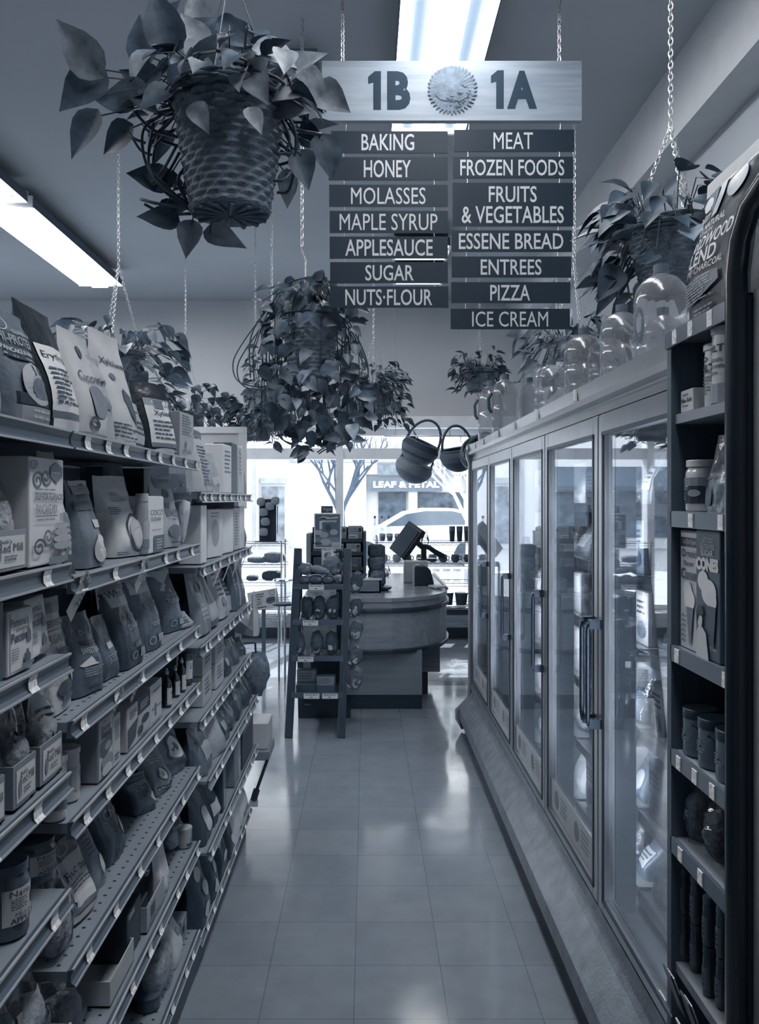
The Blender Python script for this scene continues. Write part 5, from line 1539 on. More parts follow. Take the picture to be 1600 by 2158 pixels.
# ================================================================== GOODS ON THE SHELVES
# front position x, y, shelf height, width, height, depth, tone, label, category, group, printing, yaw, lean
GROUPS = ['packets on the top shelf', 'packets on the second shelf of the near bays', 'packets on the third shelf', 'goods on the fourth shelf of the near bays', 'dark dropper bottles on the fourth shelf', 'goods on the fifth shelf of the near bays', 'goods on the sixth shelf of the near bays', 'goods on the bottom shelf of the near bays', 'goods on the far shelving unit', 'charcoal bags', 'goods on the dark salt shelves', 'stacked spice jars on the lowest visible salt shelf', 'frozen food behind the nearest freezer door', 'frozen food behind the second freezer door', 'frozen food behind the third freezer door', 'frozen food behind the fourth freezer door', 'frozen food behind the farthest freezer door']
PRINT = [
[('P', 0, 1, 0.3, 0.48, 0.025), ('P', 0, 1, 0.0, 0.28, 0.421), ('L', 0.2, 0.9, 0.1, 0.25, 2, 0.065)],
[('P', 0, 1, 0.6, 0.8, 0.074), ('O', 0.22, 0.86, 0.17, 0.065, 0.12, 0.569), ('E', 0.22, 0.86, 0.13, 0.05, 0.122), ('T', 'GLUTEN FREE', 0.42, 0.98, 0.79, 0.825, 0.45), ('T', 'HI-PROTEIN', 0.08, 0.98, 0.69, 0.775, 0.338, 0.03), ('T', 'PANCAKE & WAFFLE', 0.08, 0.98, 0.615, 0.655, 0.647, 0.02), ('P', 0, 1, 0.56, 0.6, 0.04), ('L', 0.1, 0.95, 0.565, 0.595, 1, 0.421), ('P', 0, 1, 0.16, 0.26, 0.032), ('E', 0.62, 0.36, 0.36, 0.19, 0.421), ('E', 0.66, 0.32, 0.24, 0.1, 0.165), ('P', 0.56, 0.62, 0.44, 0.53, 0.083), ('P', 0.72, 0.78, 0.44, 0.52, 0.083), ('P', 0.0, 1, 0, 0.15, 0.285), ('L', 0.4, 0.95, 0.04, 0.14, 2, 0.569)],
[('P', 0.12, 0.98, 0.14, 0.68, 0.728), ('P', 0.12, 0.98, 0.1, 0.16, 0.165), ('P', 0.05, 0.98, 0.0, 0.1, 0.647), ('T', 'Erythritol', 0.18, 0.96, 0.56, 0.63, 0.032, 0.0), ('L', 0.2, 0.92, 0.22, 0.52, 8, 0.083)],
[('E', 0.42, 0.8, 0.07, 0.06, 0.083), ('T', 'Coconut', 0.15, 0.95, 0.53, 0.62, 0.102, 0.0), ('E', 0.6, 0.36, 0.25, 0.15, 0.26), ('O', 0.38, 0.15, 0.16, 0.06, 0.45, 0.065), ('P', 0.05, 0.95, 0.0, 0.05, 0.285)],
[('T', 'Xyl', 0.2, 0.8, 0.66, 0.74, 0.065), ('E', 0.5, 0.45, 0.25, 0.08, 0.223)],
[('T', 'XyloSweet', 0.08, 0.95, 0.68, 0.76, 0.065, 0.01), ('E', 0.3, 0.6, 0.1, 0.03, 0.165), ('G', [(0.55, 0.52), (0.75, 0.45), (0.9, 0.3), (0.85, 0.2), (0.65, 0.3), (0.52, 0.42)], 0.122), ('L', 0.1, 0.9, 0.06, 0.2, 4, 0.083)],
[('P', 0.15, 1, 0.1, 0.66, 0.45), ('T', 'Xyl', 0.3, 0.95, 0.46, 0.54, 0.04), ('L', 0.3, 0.95, 0.2, 0.4, 3, 0.083)],
[('P', 0.18, 0.98, 0.12, 0.78, 0.728), ('P', 0.18, 0.98, 0.68, 0.78, 0.285), ('P', 0.42, 0.72, 0.64, 0.76, 0.165), ('T', 'Xylitol', 0.36, 0.94, 0.53, 0.62, 0.032, 0.015), ('L', 0.3, 0.94, 0.22, 0.5, 5, 0.102), ('P', 0.18, 0.98, 0.12, 0.18, 0.211), ('E', 0.56, 0.05, 0.42, 0.06, 0.695)],
[('L', 0.15, 0.9, 0.5, 0.95, 8, 0.165), ('E', 0.4, 0.3, 0.08, 0.08, 0.165), ('L', 0.15, 0.8, 0.1, 0.2, 3, 0.165)],
[('P', 0.12, 0.94, 0.12, 0.86, 0.647), ('T', "Bob's", 0.3, 0.6, 0.68, 0.78, 0.065, 0.01), ('T', 'Red Mill', 0.28, 0.88, 0.48, 0.68, 0.048, 0.02), ('E', 0.26, 0.42, 0.07, 0.2, 0.223), ('L', 0.4, 0.86, 0.25, 0.42, 2, 0.165), ('L', 0.1, 0.9, 0.02, 0.09, 1, 0.165)],
[('P', 0.1, 0.9, 0.38, 0.58, 0.569), ('L', 0.15, 0.85, 0.4, 0.56, 3, 0.065)],
[('S', 0.22, 0.78, 0.16, 1.6, 0.143, 0.55), ('S', 0.45, 0.82, 0.14, -1.5, 0.143, 0.6), ('S', 0.1, 0.92, 0.11, 1.4, 0.143, 0.45), ('G', [(0.56, 0.83), (0.56, 0.92), (0.74, 0.97), (0.92, 0.92), (0.92, 0.83), (0.74, 0.77)], 0.211), ('L', 0.6, 0.9, 0.85, 0.88, 1, 0.647), ('L', 0.12, 0.95, 0.685, 0.72, 1, 0.223), ('T', 'FLIP FOR FLAPJACKS', 0.12, 0.95, 0.59, 0.665, 0.122, 0.03), ('T', 'PANCAKE MIX', 0.13, 0.75, 0.475, 0.565, 0.122, 0.03), ('P', 0.12, 0.76, 0.455, 0.463, 0.165), ('L', 0.14, 0.76, 0.41, 0.44, 1, 0.223), ('S', 0.2, 0.17, 0.17, 1.5, 0.065, 0.5), ('S', 0.45, 0.26, 0.15, -1.6, 0.165, 0.6), ('S', 0.6, 0.2, 0.08, 1.5, 0.165, 0.6), ('E', 0.85, 0.36, 0.24, 0.03, 0.45), ('E', 0.87, 0.3, 0.26, 0.035, 0.421), ('E', 0.86, 0.235, 0.28, 0.035, 0.45), ('E', 0.86, 0.17, 0.28, 0.04, 0.393), ('P', 0.75, 0.85, 0.4, 0.48, 0.421), ('P', 0.42, 1, 0, 0.07, 0.188)],
[('T', 'le', 0.3, 0.8, 0.74, 0.79, 0.048), ('T', 'syr', 0.2, 0.9, 0.63, 0.68, 0.048), ('P', 0, 1, 0.0, 0.16, 0.019), ('E', 0.5, 0.45, 0.25, 0.06, 0.223), ('L', 0.3, 0.9, 0.18, 0.36, 4, 0.165)],
[('P', 0.1, 0.95, 0.84, 1, 0.421), ('P', 0.05, 0.95, 0.66, 0.76, 0.122), ('P', 0.55, 0.92, 0.46, 0.55, 0.569), ('E', 0.62, 0.22, 0.32, 0.17, 0.569), ('G', [(0.6, 0.36), (0.9, 0.18), (0.75, 0.08), (0.5, 0.2)], 0.76)],
[('L', 0.25, 0.55, 0.75, 0.8, 2, 0.165), ('T', 'COCONUT', 0.22, 0.75, 0.68, 0.74, 0.285, 0.01), ('L', 0.1, 0.4, 0.52, 0.62, 4, 0.112), ('O', 0.66, 0.28, 0.27, 0.25, 0.13, 0.065), ('E', 0.67, 0.27, 0.21, 0.19, 0.421), ('E', 0.66, 0.22, 0.15, 0.12, 0.569), ('L', 0.1, 0.45, 0.02, 0.07, 2, 0.065)],
[('P', 0.1, 0.95, 0.62, 0.68, 0.165), ('P', 0.1, 0.95, 0.4, 0.44, 0.165)],
[('P', 0.05, 0.95, 0.1, 0.55, 0.45), ('E', 0.7, 0.45, 0.2, 0.08, 0.112), ('P', 0.05, 0.95, 0.1, 0.25, 0.223)],
[('T', 'COCO', 0.12, 0.95, 0.66, 0.76, 0.083, 0.0), ('T', 'SUGAR', 0.14, 0.8, 0.56, 0.63, 0.112, 0.0), ('L', 0.2, 0.9, 0.38, 0.42, 2, 0.165), ('P', 0.3, 1, 0.0, 0.3, 0.102), ('L', 0.5, 0.9, 0.05, 0.25, 4, 0.569)],
[('P', 0.1, 0.95, 0.82, 0.98, 0.26), ('E', 0.5, 0.76, 0.15, 0.06, 0.083), ('T', 'RE', 0.3, 0.55, 0.54, 0.63, 0.165, 0.03), ('T', 'BAKE', 0.3, 0.9, 0.44, 0.53, 0.165, 0.03), ('L', 0.3, 0.95, 0.39, 0.42, 1, 0.165), ('E', 0.55, 0.23, 0.28, 0.09, 0.165), ('L', 0.4, 0.9, 0.05, 0.1, 1, 0.112)],
[],
[('P', 0.1, 0.9, 0.1, 0.25, 0.165)],
[('P', 0.08, 0.95, 0.06, 0.95, 0.663), ('T', "Pomona's", 0.1, 0.78, 0.74, 0.88, 0.083, 0.01), ('T', 'Universal', 0.3, 0.8, 0.655, 0.73, 0.122, 0.0), ('T', 'Pectin', 0.1, 0.72, 0.5, 0.65, 0.065, 0.02), ('G', [(0.7, 0.45), (0.7, 0.62), (0.78, 0.68), (0.86, 0.6), (0.88, 0.45)], 0.165), ('L', 0.1, 0.4, 0.22, 0.42, 5, 0.165), ('E', 0.7, 0.2, 0.14, 0.09, 0.122), ('P', 0.64, 0.74, 0.2, 0.34, 0.122), ('P', 0.45, 0.95, 0.08, 0.14, 0.211)],
[('P', 0, 1, 0.86, 1, 0.338), ('P', 0.08, 0.98, 0.74, 0.8, 0.065), ('T', 'WHOLESOME', 0.12, 0.95, 0.745, 0.79, 0.569, 0.01), ('L', 0.1, 0.9, 0.7, 0.73, 1, 0.065), ('T', 'ORGANIC', 0.14, 0.96, 0.6, 0.68, 0.065, 0.01), ('T', 'Light', 0.4, 0.95, 0.46, 0.57, 0.048, 0.04), ('L', 0.3, 0.9, 0.42, 0.45, 1, 0.165), ('E', 0.55, 0.2, 0.26, 0.07, 0.048), ('P', 0.4, 0.8, 0.09, 0.14, 0.102), ('G', [(0.75, 0.36), (0.95, 0.33), (0.97, 0.2), (0.8, 0.22)], 0.647), ('L', 0.1, 0.7, 0.3, 0.38, 3, 0.112)],
[('L', 0.4, 0.9, 0.6, 0.66, 2, 0.032), ('T', 'SWEETENER', 0.36, 0.98, 0.5, 0.57, 0.421, 0.02), ('G', [(0.2, 0.38), (0.55, 0.46), (1, 0.47), (1, 0.39), (0.7, 0.36), (0.3, 0.35)], 0.538), ('P', 0.62, 0.72, 0.39, 0.45, 0.065), ('L', 0.3, 0.95, 0.22, 0.34, 4, 0.26), ('L', 0.35, 0.85, 0.06, 0.1, 1, 0.048), ('S', 0.5, 0.75, 0.06, 0.9, 0.421, 0.8)],
[('P', 0.45, 0.75, 0.48, 0.58, 0.493), ('L', 0.3, 0.9, 0.25, 0.4, 4, 0.285)],
[('P', 0, 1, 0.7, 0.97, 0.393), ('T', 'Whole', 0.15, 0.9, 0.8, 0.88, 0.048, 0.02), ('T', 'OM', 0.55, 0.9, 0.54, 0.6, 0.223), ('T', 'DARK', 0.42, 0.9, 0.43, 0.49, 0.235), ('L', 0.45, 0.8, 0.22, 0.28, 2, 0.223), ('O', 0.42, 0.13, 0.12, 0.05, 0.2, 0.351), ('P', 0.65, 0.85, 0.08, 0.18, 0.285)],
[('P', 0, 1, 0.72, 0.97, 0.421), ('T', 'Whole', 0.2, 0.85, 0.79, 0.87, 0.188, 0.02), ('T', 'LIGHT', 0.4, 0.9, 0.54, 0.6, 0.285), ('O', 0.42, 0.13, 0.12, 0.05, 0.2, 0.421), ('P', 0.65, 0.85, 0.08, 0.18, 0.351), ('L', 0.45, 0.8, 0.3, 0.36, 2, 0.285)],
[('G', [(0, 0.97), (1, 0.97), (1, 0.7), (0.7, 0.62), (0.3, 0.66), (0, 0.74)], 0.421), ('T', 'ORGANIC', 0.35, 0.9, 0.56, 0.6, 0.351, 0.0), ('T', 'TURBI', 0.3, 0.9, 0.46, 0.54, 0.393), ('O', 0.42, 0.13, 0.12, 0.05, 0.2, 0.421), ('P', 0.65, 0.85, 0.08, 0.18, 0.351)],
[('P', 0, 1, 0.68, 0.97, 0.45), ('T', 'Wh', 0.3, 0.8, 0.74, 0.86, 0.083, 0.02), ('T', 'POW', 0.4, 0.9, 0.38, 0.45, 0.421), ('O', 0.42, 0.13, 0.12, 0.05, 0.2, 0.421)],
[('L', 0.2, 0.8, 0.3, 0.7, 3, 0.065)],
[('P', 0, 1, 0.7, 0.95, 0.122)],
[('L', 0.2, 0.8, 0.5, 0.75, 3, 0.032), ('P', 0.1, 0.9, 0.36, 0.46, 0.019)],
[('P', 0.0, 1, 0.18, 0.5, 0.165), ('T', 'ZE', 0.5, 0.8, 0.58, 0.66, 0.065, 0.02), ('T', 'BLEND', 0.5, 0.9, 0.5, 0.56, 0.065, 0.02), ('L', 0.3, 0.9, 0.3, 0.4, 2, 0.421), ('P', 0, 1, 0.5, 0.52, 0.065)],
[('P', 0.0, 1, 0.22, 0.66, 0.421), ('T', 'Better', 0.45, 0.9, 0.5, 0.56, 0.065, 0.02), ('T', 'Stevia', 0.45, 0.95, 0.42, 0.49, 0.065, 0.02), ('L', 0.5, 0.9, 0.25, 0.36, 3, 0.112)],
[('P', 0.04, 0.96, 0.03, 0.97, 0.6), ('L', 0.3, 0.6, 0.9, 0.95, 1, 0.165), ('T', 'Better', 0.2, 0.85, 0.78, 0.87, 0.083, 0.01), ('T', 'Stevia', 0.15, 0.9, 0.66, 0.78, 0.032, 0.03), ('G', [(0.08, 0.62), (0.9, 0.68), (0.9, 0.45), (0.4, 0.36), (0.08, 0.42)], 0.083), ('E', 0.6, 0.5, 0.22, 0.07, 0.285), ('E', 0.55, 0.25, 0.4, 0.13, 0.285), ('E', 0.5, 0.13, 0.34, 0.09, 0.569)],
[('L', 0.2, 0.9, 0.5, 0.9, 8, 0.112), ('L', 0.2, 0.9, 0.1, 0.25, 2, 0.065)],
[('L', 0.2, 0.9, 0.7, 0.9, 3, 0.065), ('G', [(0.05, 0.05), (0.05, 0.52), (0.95, 0.62), (0.7, 0.2)], 0.056)],
[('P', 0, 1, 0.62, 1, 0.025), ('L', 0.2, 0.9, 0.7, 0.9, 3, 0.421), ('E', 0.6, 0.42, 0.3, 0.1, 0.032), ('E', 0.2, 0.25, 0.2, 0.1, 0.032), ('L', 0.2, 0.9, 0.05, 0.12, 1, 0.065)],
[('P', 0.35, 0.5, 0.2, 0.5, 0.122), ('P', 0.1, 0.9, 0.38, 0.42, 0.143), ('L', 0.2, 0.9, 0.78, 0.86, 1, 0.065), ('L', 0.1, 0.9, 0.05, 0.1, 1, 0.112)],
[('P', 0, 1, 0.06, 0.5, 0.508), ('L', 0.3, 0.9, 0.32, 0.44, 2, 0.048), ('E', 0.6, 0.24, 0.2, 0.06, 0.083)],
[('P', 0, 1, 0.2, 0.78, 0.508), ('L', 0.2, 0.9, 0.5, 0.7, 3, 0.065), ('E', 0.6, 0.35, 0.2, 0.1, 0.165)],
[('P', 0.0, 1, 0.22, 0.7, 0.569), ('T', 'Nana Mae', 0.12, 0.9, 0.6, 0.68, 0.048, 0.01), ('P', 0.58, 0.9, 0.4, 0.58, 0.032), ('L', 0.14, 0.5, 0.42, 0.58, 5, 0.083), ('T', 'Mid-Season', 0.2, 0.8, 0.33, 0.385, 0.083, 0.0), ('T', 'APPLE SAUCE', 0.12, 1.0, 0.245, 0.32, 0.04, 0.02)],
[('E', 0.75, 0.42, 0.12, 0.1, 0.083), ('G', [(0.1, 0.05), (0.2, 0.2), (0.6, 0.28), (0.9, 0.2), (0.8, 0.05)], 0.065)],
[('P', 0.08, 0.95, 0.22, 0.8, 0.569), ('T', 'Fructose', 0.14, 0.92, 0.56, 0.67, 0.032, 0.015), ('L', 0.2, 0.85, 0.4, 0.52, 3, 0.112), ('P', 0.08, 0.95, 0.14, 0.23, 0.211), ('P', 0.08, 0.95, 0.04, 0.13, 0.538), ('O', 0.38, 0.9, 0.2, 0.06, 0.15, 0.285)],
[('E', 0.75, 0.35, 0.15, 0.16, 0.538), ('L', 0.2, 0.9, 0.6, 0.9, 5, 0.065)],
[('P', 0.0, 1, 0.88, 1, 0.165), ('T', 'Chia', 0.35, 0.9, 0.58, 0.7, 0.285, 0.0), ('G', [(0.7, 0.42), (0.9, 0.52), (0.98, 0.42), (0.9, 0.22), (0.75, 0.3)], 0.45), ('O', 0.4, 0.12, 0.13, 0.04, 0.25, 0.019), ('O', 0.7, 0.14, 0.06, 0.05, 0.3, 0.019), ('L', 0.3, 0.9, 0.74, 0.84, 2, 0.26)],
[('L', 0.4, 0.95, 0.6, 0.75, 2, 0.083)],
[('O', 0.55, 0.42, 0.24, 0.16, 0.2, 0.083), ('E', 0.55, 0.42, 0.17, 0.12, 0.45), ('E', 0.55, 0.42, 0.08, 0.06, 0.102), ('P', 0.05, 0.95, 0.08, 0.18, 0.083), ('L', 0.2, 0.9, 0.65, 0.85, 3, 0.338), ('L', 0.15, 0.85, 0.1, 0.16, 1, 0.421)],
[('O', 0.6, 0.5, 0.34, 0.26, 0.22, 0.065), ('E', 0.6, 0.5, 0.26, 0.2, 0.479), ('E', 0.6, 0.5, 0.13, 0.08, 0.122), ('P', 0.05, 0.98, 0.12, 0.24, 0.065), ('L', 0.3, 0.95, 0.8, 0.95, 3, 0.083)],
[('L', 0.2, 0.9, 0.3, 0.6, 4, 0.048)],
[('P', 0.1, 0.9, 0.5, 0.62, 0.569), ('P', 0.1, 0.9, 0.3, 0.36, 0.065)],
[('P', 0.1, 0.5, 0.85, 0.96, 0.421), ('L', 0.2, 0.9, 0.15, 0.75, 9, 0.122)],
[('L', 0.2, 0.9, 0.2, 0.8, 6, 0.223)],
[('P', 0.2, 0.45, 0.35, 0.8, 0.048), ('T', 'Org', 0.1, 0.7, 0.08, 0.28, 0.112)],
[('L', 0.3, 0.8, 0.05, 0.15, 1, 0.165)],
[('P', 0, 1, 0.1, 0.9, 0.365), ('O', 0.6, 0.7, 0.2, 0.12, 0.2, 0.083), ('L', 0.3, 0.9, 0.3, 0.55, 3, 0.102), ('P', 0.1, 0.9, 0.12, 0.25, 0.065)],
[('P', 0.1, 0.9, 0.5, 0.8, 0.048)],
[('L', 0.2, 0.9, 0.3, 0.7, 4, 0.223)],
[('E', 0.35, 0.72, 0.06, 0.03, 0.032), ('E', 0.5, 0.73, 0.06, 0.03, 0.032), ('E', 0.65, 0.74, 0.06, 0.03, 0.032), ('E', 0.8, 0.75, 0.06, 0.03, 0.032), ('E', 0.65, 0.5, 0.2, 0.07, 0.188)],
[('P', 0.1, 0.5, 0.4, 0.7, 0.025), ('L', 0.5, 0.95, 0.5, 0.9, 4, 0.569)],
[('P', 0.0, 1, 0.86, 0.98, 0.165), ('L', 0.2, 0.9, 0.1, 0.75, 12, 0.112)],
[('P', 0.2, 0.9, 0.2, 0.4, 0.421)],
[('L', 0.15, 0.9, 0.4, 0.9, 6, 0.165)],
[('E', 0.3, 0.9, 0.1, 0.03, 0.065), ('L', 0.15, 0.9, 0.4, 0.9, 6, 0.165)],
[('E', 0.5, 0.5, 0.25, 0.28, 0.365), ('L', 0.2, 0.8, 0.82, 0.95, 2, 0.285)],
[('L', 0.15, 0.6, 0.1, 0.9, 12, 0.112)],
[('O', 0.3, 0.3, 0.12, 0.06, 0.3, 0.285)],
[('E', 0.5, 0.75, 0.2, 0.1, 0.048), ('L', 0.2, 0.8, 0.2, 0.5, 4, 0.421)],
[('P', 0.1, 0.9, 0.1, 0.4, 0.338)],
[('L', 0.2, 0.8, 0.4, 0.9, 5, 0.083), ('E', 0.5, 0.3, 0.2, 0.1, 0.165)],
[('L', 0.2, 0.8, 0.3, 0.8, 5, 0.083)],
[('L', 0.2, 0.8, 0.2, 0.8, 4, 0.065)],
[('L', 0.2, 0.8, 0.3, 0.8, 6, 0.223)],
[('P', 0.1, 0.3, 0.05, 0.95, 0.285)],
[('P', 0.2, 0.8, 0.5, 0.8, 0.285)],
[('L', 0.2, 0.9, 0.3, 0.9, 4, 0.112)],
[('P', 0.2, 0.5, 0.3, 0.5, 0.285)],
[('P', 0.2, 0.8, 0.3, 0.6, 0.285)],
[('P', 0.2, 0.6, 0.3, 0.5, 0.223)],
[('P', 0.2, 0.6, 0.5, 0.7, 0.165)],
[('E', 0.5, 0.4, 0.3, 0.22, 0.479)],
[('P', 0.1, 0.9, 0.2, 0.45, 0.421)],
[('P', 0.3, 0.7, 0.05, 0.4, 0.421)],
[('P', 0.2, 0.9, 0.0, 0.5, 0.421)],
[('L', 0.1, 0.9, 0.75, 0.95, 3, 0.421)],
[('E', 0.4, 0.7, 0.2, 0.1, 0.421), ('E', 0.6, 0.45, 0.2, 0.1, 0.393), ('E', 0.4, 0.2, 0.2, 0.1, 0.421)],
[('E', 0.5, 0.78, 0.25, 0.07, 0.45), ('E', 0.4, 0.55, 0.2, 0.06, 0.393), ('E', 0.55, 0.3, 0.25, 0.07, 0.45), ('P', 0.1, 0.9, 0.62, 0.67, 0.285)],
[('E', 0.5, 0.78, 0.25, 0.07, 0.45), ('E', 0.55, 0.3, 0.25, 0.07, 0.45)],
[('E', 0.4, 0.62, 0.3, 0.08, 0.122), ('G', [(0.2, 0.2), (0.9, 0.28), (0.8, 0.15), (0.3, 0.1)], 0.165)],
[('P', 0.0, 1, 0.9, 1, 0.569), ('G', [(0.02, 0.66), (0.1, 0.9), (0.3, 0.92), (0.3, 0.74)], 0.065), ('E', 0.15, 0.82, 0.09, 0.05, 0.569), ('T', 'FINEST', 0.03, 0.26, 0.7, 0.745, 0.569, 0.01), ('G', [(0.3, 0.7), (0.36, 0.9), (0.48, 0.92), (0.5, 0.8), (0.42, 0.7)], 0.393), ('E', 0.72, 0.82, 0.17, 0.09, 0.365), ('T', '100% NATURAL', 0.03, 0.6, 0.625, 0.67, 0.569, 0.01), ('T', 'PREMIUM', 0.12, 0.42, 0.585, 0.615, 0.493, 0.01), ('T', 'HARDWOOD', 0.02, 0.84, 0.475, 0.57, 0.569, 0.01), ('T', 'BLEND', 0.05, 0.62, 0.365, 0.465, 0.569, 0.02), ('T', 'LUMP CHARCOAL', 0.02, 0.78, 0.31, 0.355, 0.569, 0.01), ('G', [(0.05, 0.1), (0.1, 0.24), (0.3, 0.29), (0.55, 0.28), (0.72, 0.27), (0.75, 0.2), (0.45, 0.14)], 0.102), ('L', 0.1, 0.7, 0.12, 0.28, 8, 0.285), ('L', 0.3, 0.7, 0.03, 0.08, 2, 0.285)],
[('P', 0.0, 1, 0.9, 1, 0.569), ('P', 0.02, 0.5, 0.74, 0.86, 0.421), ('T', 'FINEST', 0.05, 0.5, 0.67, 0.72, 0.569, 0.01), ('T', '100% NATURAL', 0.03, 0.8, 0.56, 0.61, 0.569, 0.01), ('T', 'PREMIUM', 0.15, 0.6, 0.51, 0.55, 0.493, 0.01), ('T', 'HARDWOOD', 0.02, 0.95, 0.39, 0.49, 0.569, 0.01)],
[('T', 'Nu-Salt', 0.1, 0.92, 0.42, 0.62, 0.025, 0.03), ('L', 0.25, 0.75, 0.68, 0.85, 1, 0.165), ('L', 0.2, 0.8, 0.2, 0.35, 1, 0.165)],
[('T', 'Nu-', 0.15, 0.8, 0.56, 0.75, 0.728, 0.03), ('T', 'salt', 0.2, 0.85, 0.34, 0.52, 0.728, 0.03)],
[('T', 'NO', 0.1, 0.6, 0.72, 0.8, 0.032, 0.03), ('T', 'SALT', 0.1, 0.85, 0.56, 0.68, 0.032, 0.04), ('P', 0.1, 0.8, 0.54, 0.55, 0.065), ('L', 0.15, 0.8, 0.2, 0.5, 6, 0.223)],
[('T', 'SALT', 0.2, 0.8, 0.66, 0.76, 0.032, 0.03), ('O', 0.35, 0.86, 0.14, 0.06, 0.2, 0.065), ('L', 0.2, 0.8, 0.35, 0.6, 3, 0.223), ('P', 0, 1, 0.0, 0.25, 0.285)],
[('P', 0, 1, 0.16, 0.66, 0.032), ('P', 0, 1, 0.5, 0.66, 0.211), ('T', 'SALT', 0.2, 0.6, 0.42, 0.5, 0.569, 0.01), ('L', 0.2, 0.6, 0.22, 0.38, 3, 0.285), ('E', 0.75, 0.36, 0.15, 0.07, 0.285)],
[('T', 'PINK', 0.35, 0.8, 0.6, 0.68, 0.025, 0.03), ('T', 'SALT', 0.2, 0.8, 0.51, 0.59, 0.025, 0.03), ('P', 0.08, 0.6, 0.42, 0.45, 0.065), ('E', 0.3, 0.2, 0.2, 0.12, 0.065)],
[('P', 0.02, 0.98, 0.86, 0.94, 0.032), ('T', "Let's Do Organic", 0.2, 0.95, 0.875, 0.925, 0.569, 0.0), ('T', 'Organic', 0.12, 0.95, 0.755, 0.84, 0.083, 0.02), ('T', 'Sugar', 0.25, 0.8, 0.685, 0.745, 0.083, 0.02), ('T', 'Cones', 0.1, 0.98, 0.585, 0.68, 0.065, 0.03), ('E', 0.5, 0.5, 0.25, 0.07, 0.569), ('E', 0.62, 0.42, 0.3, 0.09, 0.647), ('G', [(0.45, 0.36), (0.85, 0.36), (0.7, 0.06), (0.62, 0.04)], 0.133), ('L', 0.1, 0.4, 0.05, 0.3, 6, 0.165)],
[('T', "LET'S DO", 0.3, 0.72, 0.9, 0.94, 0.45, 0.0), ('T', 'GLUTEN FREE', 0.2, 0.8, 0.85, 0.89, 0.45, 0.0), ('T', 'SUGAR', 0.25, 0.75, 0.795, 0.845, 0.479, 0.02), ('T', 'CONES', 0.05, 0.97, 0.68, 0.785, 0.6, 0.07), ('E', 0.35, 0.6, 0.22, 0.08, 0.569), ('E', 0.6, 0.52, 0.3, 0.1, 0.6), ('E', 0.72, 0.46, 0.2, 0.08, 0.569), ('G', [(0.45, 0.42), (0.9, 0.42), (0.8, 0.1), (0.74, 0.08)], 0.065), ('G', [(0.08, 0.0), (0.12, 0.2), (0.2, 0.24), (0.35, 0.24), (0.5, 0.2), (0.62, 0.0)], 0.493), ('E', 0.26, 0.3, 0.1, 0.07, 0.508), ('G', [(0.1, 0.36), (0.26, 0.42), (0.42, 0.36), (0.36, 0.32), (0.2, 0.33), (0.12, 0.24)], 0.025), ('T', '12 Cones', 0.68, 0.95, 0.09, 0.12, 0.45, 0.0)],
[('L', 0.1, 0.9, 0.55, 0.95, 14, 0.421), ('L', 0.1, 0.9, 0.05, 0.35, 4, 0.285)],
[('G', [(0.1, 0.2), (0.1, 0.62), (0.8, 0.72), (0.95, 0.6), (0.95, 0.25), (0.25, 0.15)], 0.022), ('L', 0.2, 0.75, 0.3, 0.55, 4, 0.223)],
[('P', 0.15, 0.85, 0.25, 0.5, 0.365), ('L', 0.2, 0.8, 0.28, 0.46, 3, 0.032)],
[('P', 0.1, 0.9, 0.2, 0.5, 0.338), ('L', 0.15, 0.85, 0.25, 0.46, 3, 0.032)],
[('P', 0.1, 0.9, 0.15, 0.6, 0.165), ('L', 0.2, 0.8, 0.2, 0.5, 3, 0.032)],
[('P', 0.08, 0.92, 0.5, 0.92, 0.85), ('L', 0.15, 0.85, 0.55, 0.85, 3, 0.048), ('E', 0.5, 0.27, 0.34, 0.16, 0.223)],
[('E', 0.5, 0.4, 0.3, 0.2, 0.569), ('L', 0.2, 0.8, 0.7, 0.9, 2, 0.065)],
[('P', 0.08, 0.92, 0.5, 0.92, 0.777), ('L', 0.15, 0.85, 0.55, 0.85, 3, 0.048), ('E', 0.5, 0.27, 0.34, 0.16, 0.199)],
[('P', 0.2, 0.8, 0.3, 0.7, 0.647), ('L', 0.25, 0.75, 0.4, 0.65, 3, 0.065)],
[('P', 0.2, 0.8, 0.4, 0.6, 0.569)],
[('P', 0.08, 0.92, 0.5, 0.92, 0.45), ('L', 0.15, 0.85, 0.55, 0.85, 3, 0.048), ('E', 0.5, 0.27, 0.34, 0.16, 0.112)],
[('P', 0.08, 0.92, 0.5, 0.92, 0.26), ('L', 0.15, 0.85, 0.55, 0.85, 3, 0.048), ('E', 0.5, 0.27, 0.34, 0.16, 0.065)],
[('P', 0.08, 0.92, 0.5, 0.92, 0.85), ('L', 0.15, 0.85, 0.55, 0.85, 3, 0.048), ('E', 0.5, 0.27, 0.34, 0.16, 0.26)],
[('P', 0.08, 0.92, 0.5, 0.92, 0.85), ('L', 0.15, 0.85, 0.55, 0.85, 3, 0.048), ('E', 0.5, 0.27, 0.34, 0.16, 0.285)],
[('E', 0.5, 0.4, 0.3, 0.2, 0.569)],
[('P', 0.08, 0.92, 0.5, 0.92, 0.45)],
[('P', 0.2, 0.8, 0.3, 0.7, 0.647)],
[('P', 0.08, 0.92, 0.5, 0.92, 0.85)],
[('P', 0.08, 0.92, 0.5, 0.92, 0.777)],
[('P', 0.08, 0.92, 0.5, 0.92, 0.26)]]
